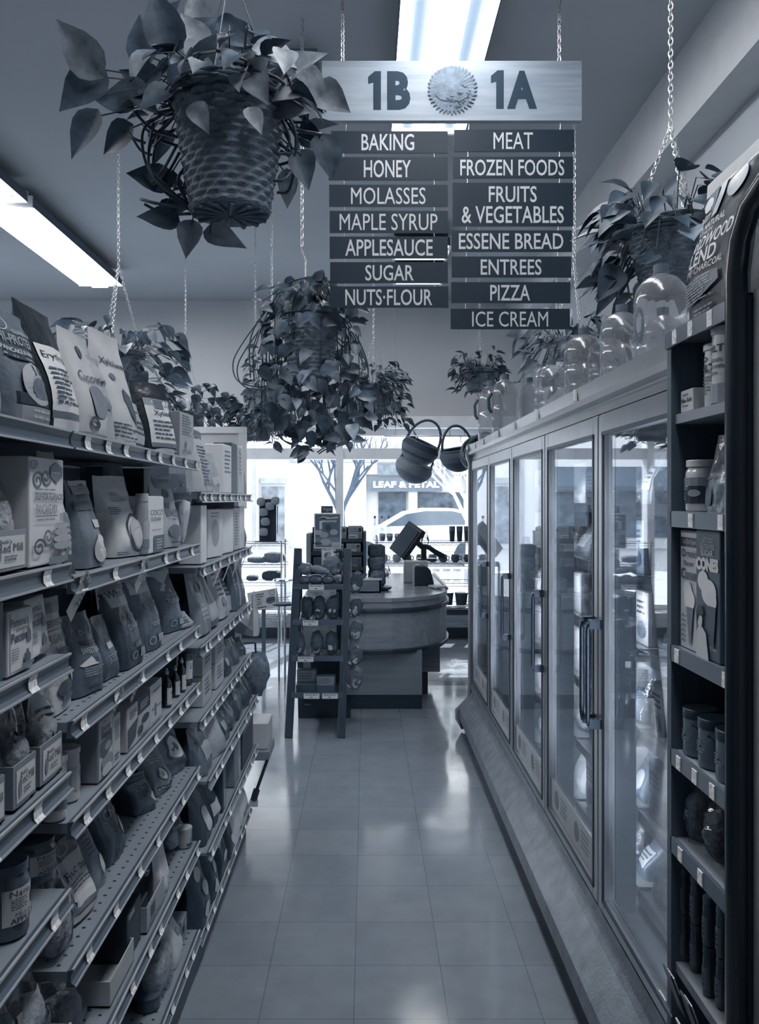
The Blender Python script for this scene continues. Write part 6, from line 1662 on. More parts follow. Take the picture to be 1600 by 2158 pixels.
GOODS = [
('pouch','pancake_mix_bag',-0.604,1.306,1.804,0.129,0.168,0.1,0.235,'grey pancake mix bag cut off by the left edge, on the top shelf','bag',0,0,-0.227,0),
('pouch','pancake_mix_bag',-0.59,1.473,1.804,0.171,0.205,0.1,0.165,'pancake mix bag with a round plate picture, on the top shelf','bag',0,1,0,0),
('pouch','erythritol_pouch',-0.59,1.648,1.804,0.185,0.249,0.13,0.016,'wide dark erythritol pouch with a white label, on the top shelf','bag',0,2,0,0),
('bag','sweetener_bag',-0.593,1.835,1.804,0.189,0.238,0.1,0.569,'pale crisp bag with a leaf drawing, right of the dark erythritol pouch','bag',0,3,-0.035,0),
('bag','sweetener_bag',-0.59,1.913,1.804,0.114,0.197,0.08,0.45,'narrow pale bag squeezed between two taller white bags on the top shelf','bag',0,4,0,0),
('bag','xylitol_sweetener_bag',-0.6,2.085,1.804,0.2,0.288,0.11,0.6,'tall pale xylitol bag with a long dark leaf, on the top shelf','bag',0,5,-0.105,0),
('pouch','xylitol_pouch',-0.62,2.283,1.804,0.145,0.204,0.1,0.025,'dark xylitol pouch half hidden behind its twin on the top shelf','bag',0,6,0,0),
('pouch','xylitol_pouch',-0.629,2.57,1.804,0.171,0.235,0.11,0.022,'dark xylitol pouch with a square white label, right on the top shelf','bag',0,7,-0.471,0),
('box','grey_carton',-0.596,2.745,1.804,0.16,0.153,0.09,0.45,'grey printed carton at the far right end of the top shelf','box',0,8,-0.07,0),
('tray','display_carton',-0.59,1.357,1.55,0.154,0.07,0.1,0.285,'display carton with a mill label at the left edge of the second shelf','box',1,9,0,0),
('clear','mix_bag',-0.605,1.397,1.554,0.102,0.193,0.08,0.351,'shiny clear bag standing in the display carton at the left edge','bag',1,10,0,0),
('box','flapjack_box',-0.59,1.528,1.55,0.163,0.197,0.08,0.76,'tall white pancake mix box with swirl prints, on the second shelf','box',1,11,0,0),
('bag','syrup_mix_bag',-0.582,1.623,1.522,0.096,0.243,0.08,0.538,'narrow pale bag with a dark foot, beside the swirl printed box','bag',1,12,0,0),
('pouch','window_pouch',-0.59,1.829,1.522,0.143,0.191,0.09,0.188,'grey pouch with a clear oval window on the second shelf','bag',1,13,0,0),
('bag','coconut_sugar_bag',-0.612,2.171,1.522,0.167,0.211,0.12,0.6,'large white bag with an oval bowl picture, on the second shelf','bag',1,14,-0.262,0),
('pouch','dark_pouch',-0.67,2.36,1.522,0.19,0.251,0.09,0.056,'tall dark pouch standing behind the jar on the second shelf','bag',1,15,0,0),
('jar','spice_jar',-0.59,2.239,1.522,0.036,0.165,0.06,0.365,'jar with a black lid in front of the tall dark pouch','jar',1,16,0,0),
('box','coconut_carton',-0.59,2.32,1.522,0.168,0.158,0.07,0.695,'white carton reading coconut sugar on the second shelf','box',1,17,0,0),
('pouch','baking_pouch',-0.602,2.586,1.522,0.177,0.223,0.08,0.421,'crinkled pouch with block letters near the end of the second shelf','bag',1,18,-0.14,0),
('cone','sugar_cone_bag',-0.59,2.791,1.522,0.067,0.211,0.08,0.76,'clear cone shaped bag of white sugar at the end of the second shelf','bag',1,19,0,0),
('box','dark_carton',-0.73,2.76,1.522,0.1,0.251,0.08,0.065,'dark carton at the back of the second shelf, behind the sugar cone','box',1,20,0,0),
('box','dark_carton',-0.79,2.62,1.522,0.12,0.251,0.08,0.083,'dark carton at the back of the second shelf, behind the block letter pouch','box',1,19,0,0),
('box','pectin_box',-0.59,1.41,1.376,0.104,0.108,0.05,0.569,'white pectin box standing upright on the near third shelf','box',2,21,0,0),
('box','pectin_box',-0.6,1.524,1.385,0.116,0.107,0.05,0.663,'white pectin box leaning over beside its upright twin','box',2,21,0.1,-0.12),
('box','dark_carton',-0.59,1.289,1.376,0.11,0.13,0.06,0.065,'dark carton cut by the left edge beside the pectin boxes','box',2,19,0,0),
('pouch','frosting_bag',-0.615,1.68,1.241,0.16,0.228,0.07,0.538,'white organic bag with bold dark lettering, beside the pectin boxes','bag',2,22,0,0),
('pouch','sweetener_pouch',-0.605,1.834,1.241,0.143,0.173,0.1,0.112,'smooth grey sweetener pouch in front on the third shelf','bag',2,23,-0.209,0),
('pouch','sweetener_pouch',-0.608,1.989,1.241,0.119,0.147,0.08,0.092,'grey sweetener pouch tucked behind the front one on the third shelf','bag',2,24,-0.052,0),
('pouch','brown_sugar_bag',-0.595,2.143,1.241,0.179,0.221,0.13,0.044,'very dark brown sugar bag, first of the row on the third shelf','bag',2,25,-0.052,0),
('pouch','brown_sugar_bag',-0.603,2.364,1.241,0.185,0.227,0.12,0.092,'light brown sugar bag with a scooped white top, second of the row','bag',2,26,-0.14,0),
('pouch','brown_sugar_bag',-0.62,2.695,1.241,0.168,0.203,0.12,0.112,'turbinado sugar bag with slanted lettering, third of the row','bag',2,27,-0.244,0),
('pouch','brown_sugar_bag',-0.777,2.766,1.241,0.14,0.158,0.11,0.122,'narrower sugar bag with a white collar, last of the row','bag',2,28,-0.559,0),
('pouch','small_pouch',-0.596,2.777,1.241,0.1,0.048,0.07,0.285,'small crinkled pouch at the end of the brown sugar row','bag',2,29,-0.279,0),
('pouch','sweetener_pouch',-0.73,2.421,1.241,0.138,0.19,0.1,0.056,'dark pouch reaching up at the back behind the grey sweetener','bag',2,30,0,0),
('tray','yeast_carton',-0.59,1.306,1.147,0.083,0.075,0.12,0.235,'yeast display carton cut by the left edge of the fourth shelf','box',3,9,0,0),
('tray','yeast_carton',-0.59,1.427,1.147,0.095,0.075,0.12,0.235,'middle yeast display carton with a mill label on the fourth shelf','box',3,9,0,0),
('tray','yeast_carton',-0.59,1.547,1.147,0.109,0.075,0.12,0.235,'right yeast display carton with a mill label on the fourth shelf','box',3,9,0,0),
('clear','yeast_packet',-0.61,1.367,1.153,0.088,0.15,0.06,0.26,'shiny yeast packet in the carton cut by the left edge','bag',3,19,0,0),
('clear','yeast_packet',-0.605,1.445,1.153,0.091,0.16,0.06,0.285,'shiny yeast packet leaning in the middle yeast carton','bag',3,31,0,0.12),
('clear','yeast_packet',-0.605,1.578,1.153,0.104,0.165,0.06,0.338,'shiny yeast packet standing in the right yeast carton','bag',3,31,0,0.1),
('clear','yeast_packet',-0.67,1.651,1.153,0.117,0.056,0.06,0.188,'dull yeast packet at the back of the middle carton','bag',3,19,0,0),
('can','stevia_canister',-0.59,1.622,1.044,0.05,0.125,0.08,0.6,'white ribbed canister in front on the fourth shelf','can',3,32,0,0),
('can','stevia_canister',-0.6,1.724,1.044,0.052,0.11,0.075,0.631,'white canister behind the front one on the fourth shelf','can',3,33,0,0),
('box','stevia_box',-0.59,1.868,1.044,0.102,0.137,0.1,0.285,'stevia packet box with a fruit picture, near side darker than the front','box',3,34,0,0),  # carton body darker than its printed front panel
('box','stevia_box',-0.59,1.952,1.044,0.059,0.118,0.1,0.508,'pale narrow stevia box touching the one with the fruit picture','box',3,35,0,0),
('box','stevia_box',-0.59,2.088,1.044,0.102,0.107,0.09,0.479,'stevia box with a slanting dark corner, beyond the pale narrow one','box',3,36,0,0),
('box','dairy_box',-0.59,2.191,1.044,0.121,0.109,0.09,0.421,'black and white patched sweetener box on the fourth shelf','box',3,37,0,0),
('box','syrup_carton',-0.59,2.319,1.044,0.126,0.115,0.1,0.493,'tall pale carton with a plant drawing beside the dropper bottles','box',3,38,0,0),
('bottle','dropper_bottle',-0.59,2.502,1.044,0.029,0.115,0.05,0.019,'dark dropper bottle with pale label, nearest of the four','bottle',4,39,0,0),
('bottle','dropper_bottle',-0.595,2.633,1.044,0.029,0.097,0.05,0.019,'dark dropper bottle, second of the four','bottle',4,39,0,0),
('bottle','dropper_bottle',-0.59,2.7,1.044,0.027,0.11,0.05,0.019,'dark dropper bottle, third of the four','bottle',4,39,0,0),
('bottle','dropper_bottle',-0.62,2.812,1.044,0.026,0.089,0.05,0.019,'dark dropper bottle at the back, farthest of the four','bottle',4,39,0,0),
('jar','syrup_bottle',-0.59,2.801,1.044,0.048,0.107,0.08,0.032,'big dark syrup jar with pale label at the end of the fourth shelf','jar',3,40,0,0),
('jar','applesauce_jar',-0.585,1.427,0.921,0.081,0.126,0.13,0.092,'large applesauce jar nearest the viewer on the fifth shelf','jar',5,41,0,0),
('jar','applesauce_jar',-0.62,1.64,0.921,0.091,0.08,0.13,0.102,'large applesauce jar behind the nearest one on the fifth shelf','jar',5,41,0,0),
('clear','chip_bag',-0.6,1.668,0.756,0.115,0.198,0.09,0.325,'shiny clear bag of flakes at the near end of the fifth shelf','bag',5,42,0,0),
('pouch','fructose_pouch',-0.61,1.816,0.756,0.135,0.163,0.11,0.032,'dark pouch with a white label reading fructose','bag',5,43,-0.07,0),
('bag','heart_bag',-0.62,1.942,0.756,0.112,0.141,0.09,0.188,'mottled bag with a pale heart between the fructose and chia packets','bag',5,44,0,0),
('pouch','chia_bag',-0.628,2.102,0.756,0.146,0.174,0.12,0.065,'dark chia bag with a heart print, the nearer of two','bag',5,45,-0.105,0),
('pouch','chia_bag',-0.637,2.413,0.756,0.104,0.097,0.12,0.092,'chia bag with a heart print, the farther of two','bag',5,45,-0.559,0),
('bag','paper_sack',-0.731,2.692,0.756,0.1,0.07,0.1,0.338,'plain paper sack standing behind the chia bags','bag',5,46,-0.681,0),
('brick','flour_bag',-0.627,2.588,0.756,0.122,0.127,0.12,0.211,'flour bag with a round badge, nearer of two beside the chia','bag',5,47,-0.367,0),
('brick','flour_bag',-0.723,2.78,0.756,0.1,-0.005,0.12,0.223,'flour bag with a round badge, farther of two','bag',5,47,-0.471,0),
('brick','sugar_sack',-0.629,2.75,0.756,0.161,0.169,0.13,0.165,'tall sack with a big ringed flower badge at the end of the fifth shelf','bag',5,48,-0.367,0),
('clear','snack_bag',-0.59,1.367,0.661,0.142,0.225,0.08,0.188,'dull clear bag in the lower left corner of the picture','bag',6,49,0,0),
('clear','snack_bag',-0.59,1.491,0.661,0.13,0.172,0.08,0.285,'clear bag with pale stripes near the lower left corner','bag',6,50,0,0),
('tray','open_tray',-0.59,1.998,0.501,0.194,0.058,0.16,0.45,'open pale carton tray standing at the edge of the sixth shelf','box',6,19,0,0),
('clear','round_bag',-0.633,1.803,0.501,0.116,0.125,0.11,0.325,'plump pale bag at the near end of the sixth shelf','bag',6,19,-0.227,0),
('box','dark_box',-0.6,2.135,0.501,0.126,0.123,0.1,0.032,'dark carton with a pale tab on the sixth shelf','box',6,51,0,0),
('box','dark_box',-0.61,2.259,0.501,0.096,0.075,0.1,0.083,'slim dark carton beside the tabbed one on the sixth shelf','box',6,52,0,0),
('tray','spice_tray',-0.59,2.316,0.501,0.188,0.07,0.12,0.338,'small pale display tray on the sixth shelf','box',6,53,0,0),
('clear','spice_bag',-0.688,2.544,0.501,0.1,0.054,0.07,0.235,'clear bag leaning in the pale display tray','bag',6,19,-0.367,0),
('pouch','stick_pouch',-0.59,2.446,0.501,0.128,0.158,0.05,0.508,'tall slim white pouch on the sixth shelf','bag',6,54,0,0),
('can','label_can',-0.59,2.787,0.501,0.052,0.065,0.08,0.365,'can with a round emblem on its label on the sixth shelf','can',6,55,0,0),
('clear','foil_bag',-0.623,2.769,0.501,0.121,0.116,0.08,0.285,'crinkled shiny bag at the end of the sixth shelf','bag',6,56,-0.384,0),
('pouch','dark_pouch',-0.659,2.776,0.501,0.1,0.048,0.08,0.048,'dark pouch at the back beside the round emblem can','bag',6,19,-0.175,0),
('can','white_rim_tub',-0.6,2.4,0.197,0.073,0.04,0.14,0.065,'dark tub with a thick pale rim, lower of the stacked pair','tub',7,57,0,0),
('can','white_rim_tub',-0.6,2.4,0.332,0.073,0.043,0.14,0.065,'dark tub with a thick pale rim, stacked on top of its twin','tub',7,57,0,0),
('clear','flake_bag',-0.593,2.476,0.197,0.181,0.218,0.1,0.285,'tall dull bag beside the pale rimmed tubs','bag',7,19,-0.035,0),
('clear','flake_bag',-0.6,2.47,0.197,0.11,0.162,0.1,0.325,'tall shiny bag second from the pale rimmed tubs','bag',7,19,0,0),
('bag','white_flour_bag',-0.59,2.64,0.197,0.13,0.177,0.11,0.508,'white paper bag with dark dots on the bottom shelf','bag',7,58,0,0),
('box','label_carton',-0.61,2.77,0.197,0.08,0.074,0.09,0.235,'grey carton with a dark square on the bottom shelf','box',7,59,0,0),
('bag','rounded_packet',-0.595,3.114,1.7,0.189,0.238,0.07,0.45,"rounded tilted packet, first along the far unit's top shelf",'bag',8,60,-0.052,-0.05),
('foil','foil_bag',-0.601,3.326,1.697,0.126,0.161,0.07,0.365,"shiny foil bag, second along the far unit's top shelf",'bag',8,61,-0.175,0),
('box','tea_box',-0.594,3.535,1.697,0.16,0.207,0.08,0.663,"pale carton, third along the far unit's top shelf",'box',8,62,-0.052,0),
('box','tea_box',-0.59,3.695,1.697,0.159,0.224,0.08,0.065,"narrow dark carton, fourth along the far unit's top shelf",'box',8,19,0,0),
('box','tea_box',-0.59,3.86,1.697,0.09,0.217,0.08,0.479,"pale carton with dots, fifth along the far unit's top shelf",'box',8,63,0,0),
('box','tea_box',-0.59,3.955,1.697,0.05,0.228,0.08,0.569,"thin pale carton, sixth along the far unit's top shelf",'box',8,19,0,0),
('bag','end_packet',-0.59,4.05,1.697,0.08,0.221,0.07,0.338,"wrapped packet, seventh along the far unit's top shelf",'bag',8,19,0,0),
('box','mix_box',-0.59,3.003,1.439,0.105,0.211,0.08,0.695,"slim white carton, first along the far unit's second shelf",'box',8,19,0,0),
('box','mix_box',-0.607,3.321,1.439,0.16,0.193,0.08,0.663,"wide white carton, second along the far unit's second shelf",'box',8,64,-0.209,0),
('box','mix_box',-0.6,3.587,1.439,0.16,0.19,0.08,0.695,"pale plain carton, third along the far unit's second shelf",'box',8,19,-0.122,0),
('box','mix_box',-0.594,3.809,1.439,0.16,0.194,0.08,0.45,"grey carton with small print, fourth along the far unit's second shelf",'box',8,65,-0.052,0),
('box','mix_box',-0.59,3.93,1.439,0.14,0.198,0.08,0.663,"smooth pale carton, fifth along the far unit's second shelf",'box',8,66,0,0),
('bag','end_packet',-0.59,4.055,1.439,0.08,0.177,0.06,0.223,"small dark packet, sixth along the far unit's second shelf",'bag',8,19,0,0),
('pouch','spiced_pouch',-0.593,3.113,1.169,0.19,0.237,0.08,0.211,"mottled leaning pouch, first along the far unit's third shelf",'bag',8,67,-0.035,-0.1),
('pouch','dark_leaning_pouch',-0.593,3.288,1.173,0.178,0.221,0.08,0.102,"dark leaning pouch, second along the far unit's third shelf",'bag',8,68,-0.035,-0.15),
('pouch','pale_pouch',-0.598,3.538,1.169,0.179,0.22,0.08,0.393,"pale leaning pouch, third along the far unit's third shelf",'bag',8,69,-0.087,-0.1),
('pouch','pale_pouch',-0.609,3.756,1.171,0.165,0.202,0.08,0.338,"pale leaning pouch, fourth along the far unit's third shelf",'bag',8,70,-0.105,-0.12),
('pouch','flat_pouch',-0.601,3.914,1.175,0.102,0.122,0.07,0.285,"low leaning pouch, fifth along the far unit's third shelf",'bag',8,71,-0.209,-0.2),
('pouch','dark_leaning_pouch',-0.59,3.8,1.161,0.09,0.234,0.08,0.083,"tall dark pouch, sixth along the far unit's third shelf",'bag',8,72,0,0),
('pouch','dark_leaning_pouch',-0.59,3.915,1.161,0.09,0.246,0.08,0.102,"tall shiny pouch, seventh along the far unit's third shelf",'bag',8,73,0,0),
('foil','end_pouch',-0.59,4.035,1.161,0.1,0.208,0.08,0.165,"puffed shiny pouch, eighth along the far unit's third shelf",'bag',8,74,0,0),
('box','tea_carton',-0.6,3.119,0.906,0.168,0.11,0.1,0.421,"lower dark sided carton, first along the far unit's fourth shelf",'box',8,75,0,0),
('box','tea_carton',-0.6,3.119,1.019,0.168,0.11,0.1,0.421,"upper dark sided carton stacked on another, second along the far unit's fourth shelf",'box',8,75,0,0),
('box','tea_carton',-0.603,3.4,0.906,0.16,0.1,0.1,0.45,"lower pale carton, third along the far unit's fourth shelf",'box',8,75,-0.035,0),
('box','tea_carton',-0.603,3.4,1.009,0.16,0.1,0.1,0.45,"upper pale carton stacked on another, fourth along the far unit's fourth shelf",'box',8,75,-0.035,0),
('foil','glossy_bag',-0.596,3.605,0.906,0.124,0.148,0.07,0.032,"black glossy bag, fifth along the far unit's fourth shelf",'bag',8,76,-0.105,0),
('foil','glossy_bag',-0.602,3.837,0.906,0.105,0.12,0.07,0.065,"dark crinkled bag, sixth along the far unit's fourth shelf",'bag',8,19,-0.227,0),
('foil','glossy_bag',-0.601,4.058,0.906,0.1,0.083,0.07,0.048,"dark crinkled bag, seventh along the far unit's fourth shelf",'bag',8,19,-0.227,0),
('foil','glossy_bag',-0.605,4.062,0.906,0.1,0.026,0.07,0.083,"greyish crinkled bag, eighth along the far unit's fourth shelf",'bag',8,19,-0.297,0),
('foil','candy_bag',-0.555,2.96,0.701,0.16,0.165,0.12,0.122,"crackling foil bag, first along the far unit's fifth shelf",'bag',8,77,0,0),
('foil','candy_bag',-0.555,3.135,0.701,0.17,0.165,0.12,0.285,"bright foil bag, second along the far unit's fifth shelf",'bag',8,19,-0.3,0),
('foil','candy_bag',-0.555,3.32,0.701,0.16,0.165,0.12,0.04,"dark foil bag, third along the far unit's fifth shelf",'bag',8,78,0,0),
('foil','candy_bag',-0.555,3.5,0.713,0.16,0.162,0.12,0.056,"dark foil bag, fourth along the far unit's fifth shelf",'bag',8,19,0,-0.1),
('foil','candy_bag',-0.555,3.68,0.701,0.16,0.165,0.12,0.032,"black foil bag, fifth along the far unit's fifth shelf",'bag',8,79,0,0),
('foil','candy_bag',-0.555,3.85,0.701,0.14,0.165,0.12,0.04,"black foil bag, sixth along the far unit's fifth shelf",'bag',8,19,-0.2,0),
('foil','candy_bag',-0.555,4.01,0.701,0.14,0.165,0.12,0.025,"black foil bag, seventh along the far unit's fifth shelf",'bag',8,19,0,0),
('pouch','cube_pouch',-0.555,2.95,0.457,0.14,0.19,0.12,0.065,"dark pouch with a pale oval, first along the far unit's sixth shelf",'bag',8,80,0,0),
('pouch','cube_pouch',-0.555,3.11,0.457,0.14,0.19,0.12,0.048,"dark pouch with a pale band, second along the far unit's sixth shelf",'bag',8,81,0,0),
('box','slim_carton',-0.555,3.235,0.457,0.07,0.2,0.12,0.056,"dark slim carton, third along the far unit's sixth shelf",'box',8,82,0,0),
('box','slim_carton',-0.61,3.375,0.457,0.17,0.2,0.12,0.122,"plain grey carton, fourth along the far unit's sixth shelf",'box',8,19,0,0),
('box','slim_carton',-0.555,3.52,0.457,0.08,0.2,0.12,0.188,"slim grey carton, fifth along the far unit's sixth shelf",'box',8,19,0,0),
('box','slim_carton',-0.555,3.612,0.457,0.075,0.18,0.12,0.235,"slim pale carton, sixth along the far unit's sixth shelf",'box',8,83,0,0),
('box','dark_tray_box',-0.555,3.875,0.457,0.35,0.2,0.14,0.032,"black carton packed with slips, seventh along the far unit's sixth shelf",'box',8,84,0,0),
('pouch','leaf_print_bag',-0.565,2.97,0.162,0.18,0.24,0.12,0.056,"dark bag with a pale leaf print, first along the far unit's bottom shelf",'bag',8,85,0,0),
('pouch','leaf_print_bag',-0.565,3.145,0.162,0.15,0.24,0.12,0.048,"dark bag with pale leaf prints, second along the far unit's bottom shelf",'bag',8,85,0,0),
('pouch','spoon_print_bag',-0.565,3.33,0.162,0.18,0.24,0.12,0.032,"black bag with pale spoon prints, third along the far unit's bottom shelf",'bag',8,86,0,0),
('pouch','spoon_print_bag',-0.565,3.505,0.162,0.15,0.24,0.12,0.04,"black bag with pale spoon prints, fourth along the far unit's bottom shelf",'bag',8,87,0,0),
('bag','white_sack',-0.565,3.68,0.162,0.16,0.26,0.1,0.569,"pale crumpled sack, fifth along the far unit's bottom shelf",'bag',8,19,0,0),
('bag','white_sack',-0.565,3.9,0.162,0.24,0.264,0.12,0.538,"tall pale sack with a dark stamp, sixth along the far unit's bottom shelf",'bag',8,88,0,0),
('bag','charcoal_bag',0.715,1.744,2.057,0.282,0.325,0.1,0.022,'big dark hardwood charcoal bag on top of the salt shelves','bag',9,89,0,0),
('bag','charcoal_bag',0.73,1.488,2.057,0.239,0.35,0.1,0.025,'charcoal bag cut off by the right edge of the picture','bag',9,90,0,0),
('box','salt_box',0.718,1.85,1.867,0.072,0.05,0.05,0.647,'small white salt substitute box on the second salt shelf','box',10,91,0,0),
('can','salt_shaker',0.775,1.86,1.867,0.045,0.098,0.05,0.065,'small dark shaker reading Nu-salt behind the white box','can',10,92,0,0),
('box','salt_box',0.79,1.8,1.867,0.05,0.059,0.05,0.338,'grey side of another small salt box beside the white one','box',10,19,0,0),
('can','salt_canister',0.73,1.775,1.867,0.074,0.137,0.09,0.728,'white salt canister, left of two on the second salt shelf','can',10,93,0,0),
('can','salt_canister',0.712,1.692,1.867,0.078,0.157,0.1,0.695,'taller salt canister, right of two on the second salt shelf','can',10,94,0,0),
('jar','salt_jar',0.715,1.843,1.643,0.08,0.115,0.12,0.508,'white plastic salt jar with a dark label on the third salt shelf','jar',10,95,0,0),
('foil','bath_salt_pouch',0.72,1.712,1.643,0.131,0.165,0.06,0.188,'crinkled foil pouch on the third salt shelf','bag',10,96,0,0),
('foil','bath_salt_pouch',0.73,1.622,1.643,0.081,0.164,0.06,0.235,'second foil pouch half behind the black post','bag',10,19,0,0),
('box','cone_box',0.718,1.838,1.337,0.098,0.265,0.06,0.479,'pale organic sugar cone box on the fourth salt shelf','box',10,97,0,0),
('box','cone_box',0.712,1.722,1.337,0.122,0.27,0.06,0.083,'dark gluten free cone box in front of the pale one','box',10,98,0,0),
('box','cone_box',0.73,1.62,1.337,0.085,0.265,0.09,0.122,'cone box with dark barcode side beside the black post','box',10,99,0,0),
('lidded','sea_salt_jar',0.712,1.85,1.099,0.076,0.105,0.1,0.133,'dark lidded sea salt jar, leftmost on the fifth salt shelf','jar',10,100,0,0),
('lidded','sea_salt_jar',0.712,1.765,1.099,0.076,0.105,0.09,0.133,'dark lidded sea salt jar in the middle of the fifth salt shelf','jar',10,100,0,0),
('lidded','sea_salt_jar',0.712,1.675,1.099,0.08,0.105,0.1,0.133,'dark lidded sea salt jar by the black post','jar',10,100,0,0),
('clear','salt_bag',0.73,1.889,0.897,0.095,0.165,0.07,0.065,'pale labelled dark bag at the left of the sixth salt shelf','bag',10,101,0,0),
('clear','salt_bag',0.73,1.768,0.897,0.103,0.165,0.08,0.032,'dark shiny bag in the middle of the sixth salt shelf','bag',10,19,0,0),
('clear','salt_bag',0.72,1.635,0.897,0.09,0.165,0.08,0.056,'dark clear bag with a pale label beside the black post','bag',10,102,0,0),
('jar','spice_jar',0.72,1.902,0.611,0.022,0.105,0.05,0.092,'small dim spice jar, first from the left in the lower layer','jar',11,103,0,0),
('jar','spice_jar',0.72,1.902,0.718,0.022,0.105,0.05,0.092,'small dim spice jar, first from the left in the upper layer','jar',11,103,0,0),
('jar','spice_jar',0.73,1.858,0.611,0.023,0.105,0.05,0.092,'small dim spice jar, second from the left in the lower layer','jar',11,103,0,0),
('jar','spice_jar',0.73,1.858,0.718,0.023,0.105,0.05,0.092,'small dim spice jar, second from the left in the upper layer','jar',11,103,0,0),
('jar','spice_jar',0.72,1.765,0.611,0.023,0.105,0.05,0.092,'small dim spice jar, third from the left in the lower layer','jar',11,103,0,0),
('jar','spice_jar',0.72,1.765,0.718,0.023,0.105,0.05,0.092,'small dim spice jar, third from the left in the upper layer','jar',11,103,0,0),
('jar','spice_jar',0.73,1.721,0.611,0.024,0.105,0.05,0.092,'small dim spice jar, fourth from the left in the lower layer','jar',11,103,0,0),
('jar','spice_jar',0.73,1.721,0.718,0.024,0.105,0.05,0.092,'small dim spice jar, fourth from the left in the upper layer','jar',11,103,0,0),
('jar','spice_jar',0.72,1.635,0.611,0.021,0.105,0.05,0.092,'small dim spice jar, fifth from the left in the lower layer','jar',11,103,0,0),
('jar','spice_jar',0.72,1.635,0.718,0.021,0.105,0.05,0.092,'small dim spice jar, fifth from the left in the upper layer','jar',11,103,0,0),
('box','frozen_carton',0.914,2.039,0.4015,0.119,0.155,0.14,0.569,'frozen carton, first from the near side, lowest shelf, nearest freezer door','frozen food',12,104,0,0),
('pouch','frozen_pouch',0.921,2.177,0.4015,0.119,0.179,0.15,0.165,'frozen pouch, second from the near side, lowest shelf, nearest freezer door','frozen food',12,105,0,0),
('box','frozen_carton',0.936,2.315,0.4015,0.119,0.179,0.09,0.493,'frozen carton, third from the near side, lowest shelf, nearest freezer door','frozen food',12,106,0,0),
('foil','frozen_bag',0.915,2.453,0.4015,0.119,0.172,0.09,0.728,'shiny frozen bag, fourth from the near side, lowest shelf, nearest freezer door','frozen food',12,107,0,0),
('clear','clear_frozen_bag',0.909,2.591,0.4015,0.119,0.141,0.1,0.493,'clear frozen bag, fifth from the near side, lowest shelf, nearest freezer door','frozen food',12,108,0,0),
('foil','frozen_bag',0.932,2.039,0.6615,0.119,0.13,0.09,0.728,'shiny frozen bag, first from the near side, second-lowest shelf, nearest freezer door','frozen food',12,107,0,0),
('clear','clear_frozen_bag',0.905,2.177,0.6615,0.119,0.167,0.16,0.569,'clear frozen bag, second from the near side, second-lowest shelf, nearest freezer door','frozen food',12,108,0,0),
('box','frozen_carton',0.909,2.315,0.6615,0.119,0.153,0.16,0.285,'frozen carton, third from the near side, second-lowest shelf, nearest freezer door','frozen food',12,109,0,0),
('pouch','frozen_pouch',0.938,2.453,0.6615,0.119,0.157,0.12,0.493,'frozen pouch, fourth from the near side, second-lowest shelf, nearest freezer door','frozen food',12,105,0,0),
('box','frozen_carton',0.907,2.591,0.6615,0.119,0.178,0.16,0.165,'frozen carton, fifth from the near side, second-lowest shelf, nearest freezer door','frozen food',12,110,0,0),
('pouch','frozen_pouch',0.936,2.039,0.9215,0.119,0.198,0.1,0.493,'frozen pouch, first from the near side, third-lowest shelf, nearest freezer door','frozen food',12,105,0,0),
('box','frozen_carton',0.937,2.177,0.9215,0.119,0.165,0.1,0.647,'frozen carton, second from the near side, third-lowest shelf, nearest freezer door','frozen food',12,111,0,0),
('foil','frozen_bag',0.924,2.315,0.9215,0.119,0.138,0.08,0.647,'shiny frozen bag, third from the near side, third-lowest shelf, nearest freezer door','frozen food',12,107,0,0),
('clear','clear_frozen_bag',0.903,2.453,0.9215,0.119,0.182,0.11,0.165,'clear frozen bag, fourth from the near side, third-lowest shelf, nearest freezer door','frozen food',12,108,0,0),
('box','frozen_carton',0.913,2.591,0.9215,0.119,0.169,0.12,0.647,'frozen carton, fifth from the near side, third-lowest shelf, nearest freezer door','frozen food',12,111,0,0),
('clear','clear_frozen_bag',0.91,2.039,1.1815,0.119,0.151,0.16,0.165,'clear frozen bag, first from the near side, third-highest shelf, nearest freezer door','frozen food',12,108,0,0),
('box','frozen_carton',0.916,2.177,1.1815,0.119,0.161,0.12,0.165,'frozen carton, second from the near side, third-highest shelf, nearest freezer door','frozen food',12,110,0,0),
('pouch','frozen_pouch',0.923,2.315,1.1815,0.119,0.162,0.08,0.728,'frozen pouch, third from the near side, third-highest shelf, nearest freezer door','frozen food',12,105,0,0),
('box','frozen_carton',0.925,2.453,1.1815,0.119,0.182,0.16,0.285,'frozen carton, fourth from the near side, third-highest shelf, nearest freezer door','frozen food',12,109,0,0),
('foil','frozen_bag',0.937,2.591,1.1815,0.119,0.165,0.16,0.285,'shiny frozen bag, fifth from the near side, third-highest shelf, nearest freezer door','frozen food',12,107,0,0),
('box','frozen_carton',0.936,2.039,1.4215,0.119,0.171,0.1,0.647,'frozen carton, first from the near side, second-highest shelf, nearest freezer door','frozen food',12,111,0,0),
('foil','frozen_bag',0.93,2.177,1.4215,0.119,0.126,0.14,0.728,'shiny frozen bag, second from the near side, second-highest shelf, nearest freezer door','frozen food',12,107,0,0),
('clear','clear_frozen_bag',0.938,2.315,1.4215,0.119,0.142,0.09,0.647,'clear frozen bag, third from the near side, second-highest shelf, nearest freezer door','frozen food',12,108,0,0),
('box','frozen_carton',0.915,2.453,1.4215,0.119,0.171,0.09,0.647,'frozen carton, fourth from the near side, second-highest shelf, nearest freezer door','frozen food',12,111,0,0),
('pouch','frozen_pouch',0.922,2.591,1.4215,0.119,0.195,0.1,0.647,'frozen pouch, fifth from the near side, second-highest shelf, nearest freezer door','frozen food',12,105,0,0),
